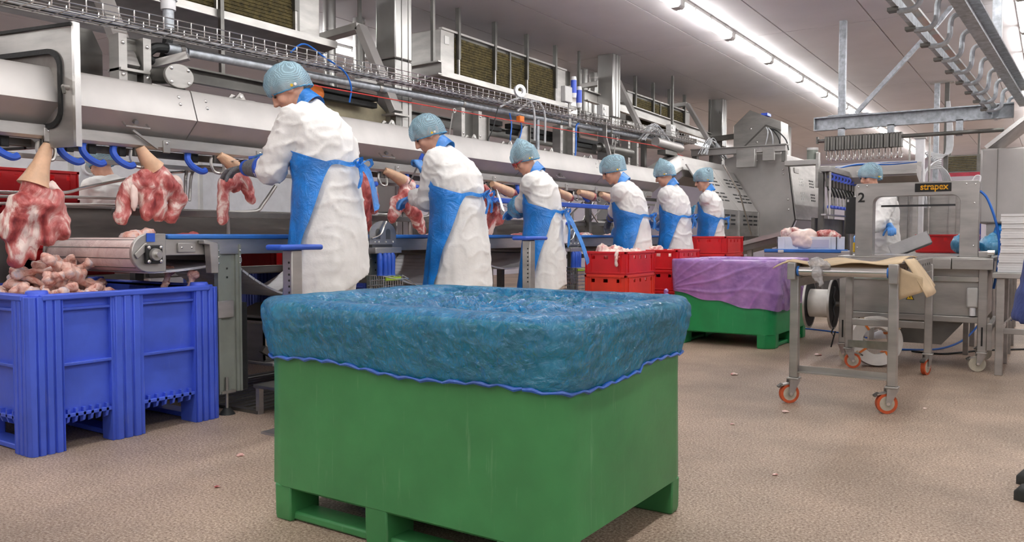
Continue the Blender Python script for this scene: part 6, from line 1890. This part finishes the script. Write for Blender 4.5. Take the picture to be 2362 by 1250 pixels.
G().box(-3.95, -3.85, 13.1, 13.3, 2.93, 2.97).build('blue_lifting_eye', 'bin_blue', tpb)
G().bar((-4.85, 13.1, 2.60), (-4.36, 13.1, 2.63), .10, .08).build('outlet_duct', 'steel_dark', tpb)
for k in range(4):
    G().tube(spline([(-3.83 + k * .03, 12.97, 2.72 - k * .01), (-3.78 + k * .05, 12.9, 2.64), (-3.80 + k * .10, 12.9, 2.5), (-3.86 + k * .13, 12.95, 2.34)], 5), .010, 6).build('cable_strand', 'cable_grey' if k < 2 else 'black_rubber', tpb)
m2 = thing('gear_motor', 'upright grey motor at the right end of the machine top', 'motor', (-3.0, 12.2, 2.0))
G().cyl((-2.93, 12.2, 2.10), (-2.93, 12.2, 2.24), .075, n=20).build('motor_body', 'grey_paint', m2)
G().cyl((-2.93, 12.2, 2.24), (-2.93, 12.2, 2.275), .08, n=20).build('motor_cap', 'grey_plastic', m2)
G().box(-3.3, -2.85, 12.1, 12.35, 2.03, 2.10).build('mount', 'steel_cover', m2, .004)
G().box(-2.86, -2.82, 12.1, 12.2, 1.7, 2.2).build('bracket', 'steel', m2, .004)
# inclined chute and small blue-edged conveyor with a white tray of pork
ch2 = thing('inclined_chute', 'steel inclined chute leading from the machine', 'chute', (-3.1, 10.4, .6))
G().loft([[(-3.45, y, .84), (-2.75, y, 1.02), (-2.75, y, .94), (-3.45, y, .76)] for y in (10.1, 10.9)]).build('trough', 'steel_dark', ch2)
G().bar((-3.45, 10.08, .86), (-2.75, 10.08, 1.04), .02, .05, (0, 0, 1)).build('side_rail', 'steel', ch2)
for x in (-3.2, -2.85):
    G().box(x - .03, x + .03, 10.2, 10.26, 0, .85).build('leg', 'steel', ch2)
sc2 = thing('feed_conveyor', 'short conveyor with a blue top edge carrying the white tray', 'conveyor', (-2.15, 9.1, 0))
G().box(-2.60, -1.62, 8.80, 9.45, .735, .83).build('side_frame', 'steel', sc2, .004)
G().box(-2.60, -1.75, 8.79, 8.82, .83, .865).build('edge_strip', 'blue_rim', sc2, .006)
G().box(-2.58, -1.64, 8.82, 9.43, .83, .845).build('belt', 'blue_rim', sc2)
G().box(-2.45, -2.39, 8.78, 8.79, .825, .855).build('sensor', 'grey_plastic', sc2, .004)
G().box(-1.80, -1.50, 8.72, 8.86, .80, .85).build('end_guide', 'steel', sc2, .004)
for x in (-2.5, -1.7):
    for y in (8.86, 9.4):
        G().box(x - .025, x + .025, y - .025, y + .025, 0, .735).build('leg', 'steel', sc2, .003)
wt = thing('white_tray', 'white plastic tray overfilled with pork on the short conveyor', 'tray', (-2.2, 9.1, .845))
G().box(-2.50, -1.88, 8.92, 9.30, .846, .856).build('base', 'white_plastic', wt)
for b in ((-2.50, -1.88, 8.92, 8.935), (-2.50, -1.88, 9.285, 9.30), (-2.50, -2.485, 8.92, 9.30), (-1.895, -1.88, 8.92, 9.30)):
    G().box(*b, .846, .995).build('wall', 'white_plastic', wt, .004)
G().box(-2.15, -1.95, 8.912, 8.92, .88, .965).build('label_recess', 'wall_panel', wt)
for x in (-2.42, -2.28, -1.95):
    G().box(x - .008, x + .008, 8.908, 8.92, .85, .99).build('rib', 'white_plastic', wt)
o = flesh('pork_cut', 'fat', [((-2.28, 9.05, 1.0), (.20, .16, .09)), ((-2.22, 8.94, .94), (.13, .06, .08))], 41, .013, .02, None, 3, 6); tag(o, 'big white fatty pork cut in the white tray', 'meat')
o = flesh('pork_cut', 'meat_pale', [((-2.40, 9.02, 1.03), (.09, .1, .06)), ((-2.33, 8.98, 1.06), (.05, .06, .04))], 42, .011, .02, None, 2, 14); tag(o, 'red edged pork piece at the left of the white tray', 'meat')
o = flesh('pork_cut', 'meat', [((-2.02, 9.08, 1.02), (.12, .1, .05)), ((-1.93, 9.05, 1.0), (.06, .07, .035))], 43, .011, .02, None, 2, 14); tag(o, 'red pork piece at the right of the white tray', 'meat')
# second hook line
l2 = thing('second_hook_line', 'second hook line with dark carriers beyond the machine', 'conveyor', (-2.45, 13, 1.3))
G().box(-2.52, -2.40, 10.9, 16.5, 1.83, 1.90).build('rail', 'steel', l2, .004)
G().box(-2.50, -2.44, 10.9, 16.5, 1.27, 1.29).build('lower_bar', 'steel_bright', l2)
for y in (11.0, 12.6, 14.5):
    G().cyl((-2.42, y, 1.28), (-2.42, y, 1.85), .016, n=8).build('hanger_rod', 'steel_bright', l2)
    G().box(-2.56, -2.50, y, y + .08, 0, 1.83).build('post', 'steel_dark', l2)
G().box(-2.62, -2.58, 10.9, 16.5, .1, 1.24).build('splash_panel', 'steel_dark', l2)
def make_carrier():
    t = thing('hook_carrier', 'x', 'carrier')
    G().box(-.03, .03, -.035, .035, -.16, .03).build('carrier_body', 'steel_dark', t, .006)
    G().ring((.035, 0, -.03), (.6, -1, 0), .024, .05, .03, 16).build('blue_ring', 'bin_blue', t)
    G().tube(spline([(0, -.04, -.16), (.03, -.05, -.22), (.03, .05, -.28), (0, .04, -.2)], 4), .012, 6).build('hook', 'black_rubber', t)
    G().box(.0, .06, -.06, .06, -.44, -.40).build('blue_grip', 'bin_blue', t, .01)
    G().tube([(0, 0, -.18), (.02, .01, -.42)], .014, 6).build('stem', 'steel', t)
    return t
ca = make_carrier(); first = True
for i in range(24):
    lb = '%s dark hook carrier with blue ring on the second hook line' % ones[i + 1]
    if first:
        ca.location = (-2.45, 11.05 + i * .2, 1.80); ca['label'] = lb; ca['group'] = 'carriers on the second hook line'; first = False
    else:
        dup(ca, (-2.45, 11.05 + i * .2, 1.80), 0, lb, 'carriers on the second hook line')
# covered cross conveyor behind the arch
cc2 = thing('cross_conveyor', 'pale covered cross conveyor with bundled cables behind the hooks', 'conveyor', (-2.0, 12.3, 1.8))
G().prism([(12.1, 1.96), (12.5, 1.96), (12.5, 1.80), (12.35, 1.74), (12.1, 1.82)], 'x', -2.75, -1.55).build('cover', 'steel_cover', cc2)
G().box(-2.3, -1.55, 12.05, 12.12, 1.84, 1.90).build('cover_panel', 'steel', cc2, .004)
G().box(-2.75, -1.55, 12.5, 12.55, 1.9, 2.03).build('rear_beam', 'steel', cc2)
for x in (-2.7, -1.6):
    G().box(x - .03, x + .03, 12.4, 12.46, 0, 1.8).build('leg', 'steel', cc2)
for k in range(5):
    G().tube(spline([(-2.6, 12.15, 1.95 + k * .008), (-2.3, 12.12 + .01 * k, 2.0 + .01 * math.sin(k)), (-1.9, 12.1, 1.98 + .008 * k), (-1.55, 12.1, 2.0)], 5), .012, 6).build('cable_strand', 'cable_grey' if k % 3 else 'blue_hose', cc2)
bkw = thing('back_screen', 'tall dull steel screen behind the strapping arch', 'screen', (-1.4, 13.0, 0))
G().box(-2.0, -.9, 13.0, 13.04, .3, 1.75).build('sheet', 'steel', bkw)
G().box(-1.24, -1.16, 12.95, 13.0, 0, 1.78).build('post', 'steel', bkw)
G().box(-1.02, -.90, 12.92, 12.99, 1.0, 1.30).build('switch_box', 'grey_plastic', bkw, .008)
G().box(-1.95, -1.9, 12.95, 13.0, 0, 1.75).build('post', 'steel', bkw)
# white post, pipe column with cables
wp = thing('white_post', 'white square post behind the hanging hooks', 'post', (-1.58, 12.6, 0))
G().box(-1.64, -1.53, 12.60, 12.72, 0, 2.36).build('post_body', 'white_plastic', wp, .006)
G().box(-1.66, -1.51, 12.58, 12.74, 2.36, 2.38).build('cap', 'steel', wp)
for dx in (-1.71, -1.46):
    G().cyl((dx, 12.6, .1), (dx, 12.6, 2.4), .014, n=8).build('rod', 'steel', wp)
pc = thing('service_column', 'slim steel service column with cables up to the ceiling', 'column', (-1.45, 13.7, 0))
G().box(-1.54, -1.47, 13.68, 13.76, 0, 3.3).build('square_tube', 'galvanised', pc, .004)
G().box(-1.40, -1.34, 13.68, 13.72, 0, 3.3).build('cable_ladder', 'steel_dark', pc)
G().box(-1.60, -1.28, 13.66, 13.8, 3.28, 3.3).build('ceiling_plate', 'steel', pc)
for k in range(7):
    G().tube(spline([(-1.38 + k * .008, 13.66, .2), (-1.36 + k * .01, 13.65, 1.4), (-1.40 + k * .015, 13.6, 1.9), (-1.5 - k * .02, 13.5, 2.12 + k * .02), (-1.36 + k * .012, 13.62, 2.25), (-1.37 + k * .006, 13.66, 3.0)], 6), .011, 6).build('cable_strand', 'cable_grey', pc)
for k in range(5):
    tag(G().tube(spline([(-1.40, 13.4, 2.12 - k * .03), (-1.52 - k * .02, 13.2, 2.02 - k * .02), (-1.62 + .03 * k, 12.85, 1.7 - k * .03), (-1.55 + .02 * k, 12.8, 1.4)], 5), .013, 6).build('cable', 'cable_grey'), '%s grey cable looping from the service column' % ones[k + 1], 'cable', 'looping cables at the service column')
# far cooler, blue boxes and doors at the far end
fc = thing('ceiling_cooler', 'small far cooler with yellow ribs left of the grey hopper', 'cooler', (-1.7, 20.2, 2.3))
G().box(-2.05, -1.30, 20.1, 20.7, 2.36, 2.76).build('casing', 'steel_dark', fc)
for i in range(9):
    G().box(-2.02, -1.42, 20.07, 20.1, 2.42 + i * .036, 2.438 + i * .036).build('fin', 'coil', fc)
G().box(-2.02, -1.35, 20.06, 20.1, 2.30, 2.38).build('drip_tray', 'red_panel', fc)
for x in (-1.95, -1.4):
    G().box(x - .02, x + .02, 20.3, 20.36, 2.76, 3.3).build('hanger', 'steel_dark', fc)
for k, (x, y, z) in enumerate(((-1.05, 15.2, 0), (-1.05, 15.2, .74))):
    src = ribbed_bin(x, y, ['lower dark blue pallet box stacked behind the arch', 'upper dark blue pallet box stacked behind the arch'][k], 'bin_navy', W=1.1, D=1.0) if k == 0 else None
    if k == 0:
        nb0 = src
    else:
        dup(nb0, (nb0.location.x, nb0.location.y, .74), 0, 'upper dark blue pallet box stacked behind the arch')
# galvanised beam, rails and hooks hung from the ceiling
gbm = thing('ceiling_beam', 'galvanised channel beam hung from the ceiling at the right', 'beam', (-1.3, 9.25, 2.14))
G().box(-2.19, -.35, 9.25, 9.26, 2.15, 2.28).build('web', 'galvanised', gbm)
G().box(-2.19, -.35, 9.19, 9.26, 2.275, 2.287).build('top_flange', 'galvanised', gbm)
G().box(-2.19, -.35, 9.19, 9.26, 2.143, 2.155).build('bottom_flange', 'galvanised', gbm)
G().box(-2.20, -2.19, 9.19, 9.26, 2.143, 2.287).build('end_plate', 'galvanised', gbm)
G().box(-1.955, -1.885, 9.20, 9.27, 2.287, 3.3).build('hanger_post', 'galvanised', gbm, .006)
G().box(-.535, -.465, 9.20, 9.27, 2.6, 3.3).build('hanger_post', 'galvanised', gbm, .006)
G().box(-2.05, -1.65, 9.18, 9.28, 2.287, 2.297).build('post_plate', 'galvanised', gbm)
G().bar((-1.78, 9.24, 2.30), (-1.03, 9.24, 3.13), .04, .045).build('diagonal_brace', 'galvanised', gbm, .003)
G().bar((-1.03, 9.24, 3.13), (-.90, 9.24, 3.29), .04, .045).build('diagonal_brace', 'galvanised', gbm, .003)
for x in (-1.9, -1.42, -.80):
    G().box(x - .03, x + .03, 9.10, 9.16, 1.99, 2.15).build('drop_plate', 'galvanised', gbm)
    G().box(x - .03, x + .03, 9.10, 9.25, 2.135, 2.145).build('drop_top', 'galvanised', gbm)
hbz = thing('hook_bar', 'dark round bar under the galvanised beam holding the hooks', 'bar', (-1.3, 9.08, 2.0))
G().cyl((-2.13, 9.08, 2.015), (-.42, 9.08, 2.015), .02, n=12).build('bar', 'steel_dark', hbz)
G().box(-2.14, -2.12, 9.05, 9.11, 1.99, 2.06).build('end_stop', 'steel_dark', hbz)
def make_hook(k):
    t = thing('roller_hook', 'x', 'hook')
    G().prism([(-.052, -.105), (.052, -.105), (.052, .03), (.035, .045), (-.035, .045), (-.052, .03)], 'x', -.0125, .0125).build('plate', 'steel_dark', t, .003)
    a = .03 if k else -.03
    G().tube(spline([(0, 0, -.10), (0, a * .4, -.135), (.006, a, -.17), (.004, a * .6, -.205), (-.004, -a * .5, -.21), (-.006, -a * .9, -.185)], 4), .0055, 6).build('hook', 'steel_bright', t)
    return t
hk = [make_hook(0), make_hook(1)]
pl_ = [0, 0]
for i in range(26):
    k = i % 2; lb = '%s from the left of the dark roller hooks hung in a row' % (ones + ['twenty-fifth', 'twenty-sixth'])[i + 1]
    if not pl_[k]:
        o = hk[k]; pl_[k] = 1; o['label'] = lb; o['group'] = 'row of roller hooks'
    else:
        o = dup(hk[k], None, None, lb, 'row of roller hooks')
    o.location = (-2.035 + i * .0288, 9.08, 2.012); o.rotation_euler = (0, 0, random.uniform(-.05, .05))
# rail with loops coming towards the camera
rl = thing('loop_rail', 'galvanised overhead rail with bent loops at the top right', 'rail', (-.6, 7.5, 2.4))
RA, RB = Vector((-.80, 3.6, 2.50)), Vector((-.44, 9.7, 2.33))
dR = (RB - RA).normalized(); sR = Vector((dR.y, -dR.x, 0)).normalized()
G().bar(RA + sR * .13 + Vector((0, 0, .06)), RB + sR * .13 + Vector((0, 0, .06)), .012, .16).build('upper_web', 'galvanised', rl)
G().bar(RA + sR * .16 + Vector((0, 0, .14)), RB + sR * .16 + Vector((0, 0, .14)), .08, .012).build('upper_flange', 'galvanised', rl)
G().bar(RA + sR * .16 - Vector((0, 0, .02)), RB + sR * .16 - Vector((0, 0, .02)), .08, .012).build('lower_flange', 'galvanised', rl)
G().bar(RA - sR * .08 - Vector((0, 0, .10)), RB - sR * .08 - Vector((0, 0, .10)), .03, .09).build('running_rail', 'galvanised', rl)
G().bar(RA - sR * .02 - Vector((0, 0, .11)), RB - sR * .02 - Vector((0, 0, .11)), .045, .015).build('running_strip', 'steel_bright', rl)
for i in range(13):
    p = RA.lerp(RB, (i + .3) / 13)
    pts = [p + sR * .13 + Vector((0, 0, .0)), p + sR * .10 + Vector((0, 0, .02)), p + sR * .06 + Vector((0, 0, -.01)), p + sR * .05 + Vector((0, 0, -.12)), p + sR * .01 + Vector((0, 0, -.165)), p - sR * .07 + Vector((0, 0, -.165))]
    G().tube(spline(pts, 4), .017, 8).build('loop_hanger', 'galvanised', rl)
    q = p - sR * .09 - Vector((0, 0, .155))
    G().bar(q - dR * .03, q + dR * .03, .06, .02).build('rail_shoe', 'steel_dark', rl)
for y_ in (.18, .62):
    p = RA.lerp(RB, y_)
    G().box(p.x + .14, p.x + .2, p.y - .05, p.y + .05, p.z + .14, 3.3).build('ceiling_drop', 'galvanised', rl)
p = RA.lerp(RB, .30)
G().cbox(p + sR * .26 + Vector((0, 0, .10)), (.10, .10, .05)).build('clamp', 'galvanised', rl)

# ================================================================ BEYOND THE LINE, LEFT
for k, (y, z, lb) in enumerate(((2.62, 1.06, 'red crate on a stand behind the first hanging ham'), (2.62, 1.26, 'upper red crate on a stand behind the first hanging ham'))):
    crate(cr0, -6.0, y + .2, z, lb)
t = thing('crate_rack', 'steel rack carrying red crates beyond the line', 'rack', (-6.0, 2.8, 0))
G().box(-6.25, -5.75, 2.4, 3.2, 1.02, 1.06).build('shelf', 'steel', t)
for x in (-6.22, -5.78):
    for y in (2.45, 3.15):
        G().box(x - .02, x + .02, y - .02, y + .02, 0, 1.02).build('leg', 'steel', t)
t = thing('crate_rack', 'low steel rack under red crates seen below the table', 'rack', (-5.6, 4.2, 0))
G().box(-5.85, -5.35, 2.5, 5.4, .70, .74).build('shelf', 'steel', t)
for y in (2.55, 4.0, 5.35):
    G().box(-5.82, -5.78, y - .02, y + .02, 0, .70).build('leg', 'steel', t)
    G().box(-5.42, -5.38, y - .02, y + .02, 0, .70).build('leg', 'steel', t)
for k, (y, lb) in enumerate(((2.85, 'red crate beyond the drum end of the conveyor'), (3.55, 'red crate seen under the table left of the grey post'), (4.25, 'red crate seen under the table beside the grey post'), (4.95, 'red crate seen under the table beside the first worker'))):
    crate(cr0, -5.6, y, .74, lb)
dup(nb0, (-6.4, 5.2, 0), 0, 'dark blue pallet box seen under the table between the legs')
dup(nb0, (-6.6, 7.4, 0), 0, 'dark blue pallet box seen under the table behind the second worker')
pn = thing('white_cabinet', 'white cabinet wall with a round gauge and vent slots beyond the line', 'cabinet', (-7.5, 4.3, 0))
G().box(-7.7, -7.5, 2.4, 6.6, 0, 2.05).build('body', 'white_plastic', pn, .01)
G().cyl((-7.5, 4.12, 1.64), (-7.47, 4.12, 1.64), .06, n=24).build('gauge', 'steel', pn)
G().ring((-7.48, 4.12, 1.64), (1, 0, 0), .055, .07, .04, 24).build('gauge_rim', 'white_plastic', pn)
for i in range(4):
    for j in range(4):
        G().box(-7.497, -7.493, 4.26 + i * .14, 4.36 + i * .14, 1.32 + j * .055, 1.342 + j * .055).build('vent_slot', 'black_rubber', pn)
for y in (3.95, 5.3):
    G().box(-7.5, -7.47, y - .02, y + .02, 0, 2.05).build('cover_strip', 'grey_plastic', pn)
t2 = thing('rear_table', 'steel trough table with a blue edge on the far side of the line', 'table', (-5.2, 5, 0))
G().box(-5.35, -4.96, 2.7, 10.2, .93, .97).build('top', 'steel', t2, .004)
G().box(-5.38, -5.35, 2.7, 10.2, 1.08, 1.10).build('edge_strip', 'blue_rim', t2)
G().box(-5.37, -5.35, 2.7, 10.2, .93, 1.08).build('trough_wall', 'steel', t2)
for y in (2.8, 5.0, 7.5, 10.0):
    G().box(-5.32, -5.28, y - .02, y + .02, 0, .93).build('leg', 'steel', t2)
sp2 = thing('splash_guard', 'dark steel splash guard behind the bone box', 'guard', (-5.05, 2.3, 0))
G().box(-5.04, -5.02, 1.5, 2.42, .40, .99).build('sheet', 'steel_dark', sp2)
G().box(-5.06, -5.02, 2.36, 2.42, 0, 1.0).build('post', 'steel_dark', sp2)
worker('worker beyond the line in white coat and blue hairnet facing away', (-6.3, 3.72, 0), (-6.75, 3.5, 1.05), (-6.75, 3.9, 1.05), 1.72, R(10), lean=(3, 8, 20, 36), head_pitch=30, apron=False, seed=11.0, hem=.5, lf=(-.9, 0, -.3), rf=(-.9, 0, -.3))
worker('worker in dark blue overalls at the right edge of the photo', (.085, 3.72, 0), (.32, 3.42, .92), (.34, 4.02, .92), 1.78, R(0), lean=(-14, -16, -14, -4), head_pitch=0, apron=False, seed=12.5, hem=.68, lf=(-.1, 0, -.9), rf=(-.1, 0, -.9), lglove=None, rglove=None)
for o in COL.objects:
    if o.type == 'EMPTY' and o.get('label', '').startswith('worker in dark blue overalls'):
        for c in o.children:
            if c.name.startswith(('coat', 'trousers')):
                c.data.materials.clear(); c.data.materials.append(MATS['navy_cloth'])
            if c.name.startswith('boot'):
                c.data.materials.clear(); c.data.materials.append(MATS['shoe_black'])
# scraps on the floor
for k, (x, y, s) in enumerate(((-1.9, 5.72, .02), (-1.25, 4.66, .016), (-3.06, 2.35, .014), (-1.63, 7.05, .022), (-1.4, 4.2, .010), (-.95, 3.4, .010), (-1.75, 6.7, .014), (-.6, 5.2, .010), (-2.75, 2.0, .010))):
    o = flesh('meat_scrap', 'meat_pale', [((x, y, s * .4), (s, s * 1.4, s * .45)), ((x + s, y + s * .5, s * .3), (s * .7, s * .6, s * .35))], 50 + k, .005, .004, None, 1, 40)
    tag(o, '%s pale scrap on the bare floor counted from the green liner outwards' % ones[k + 1], 'scrap', 'scraps on the floor')

bpy.data.scenes.remove(WORK)
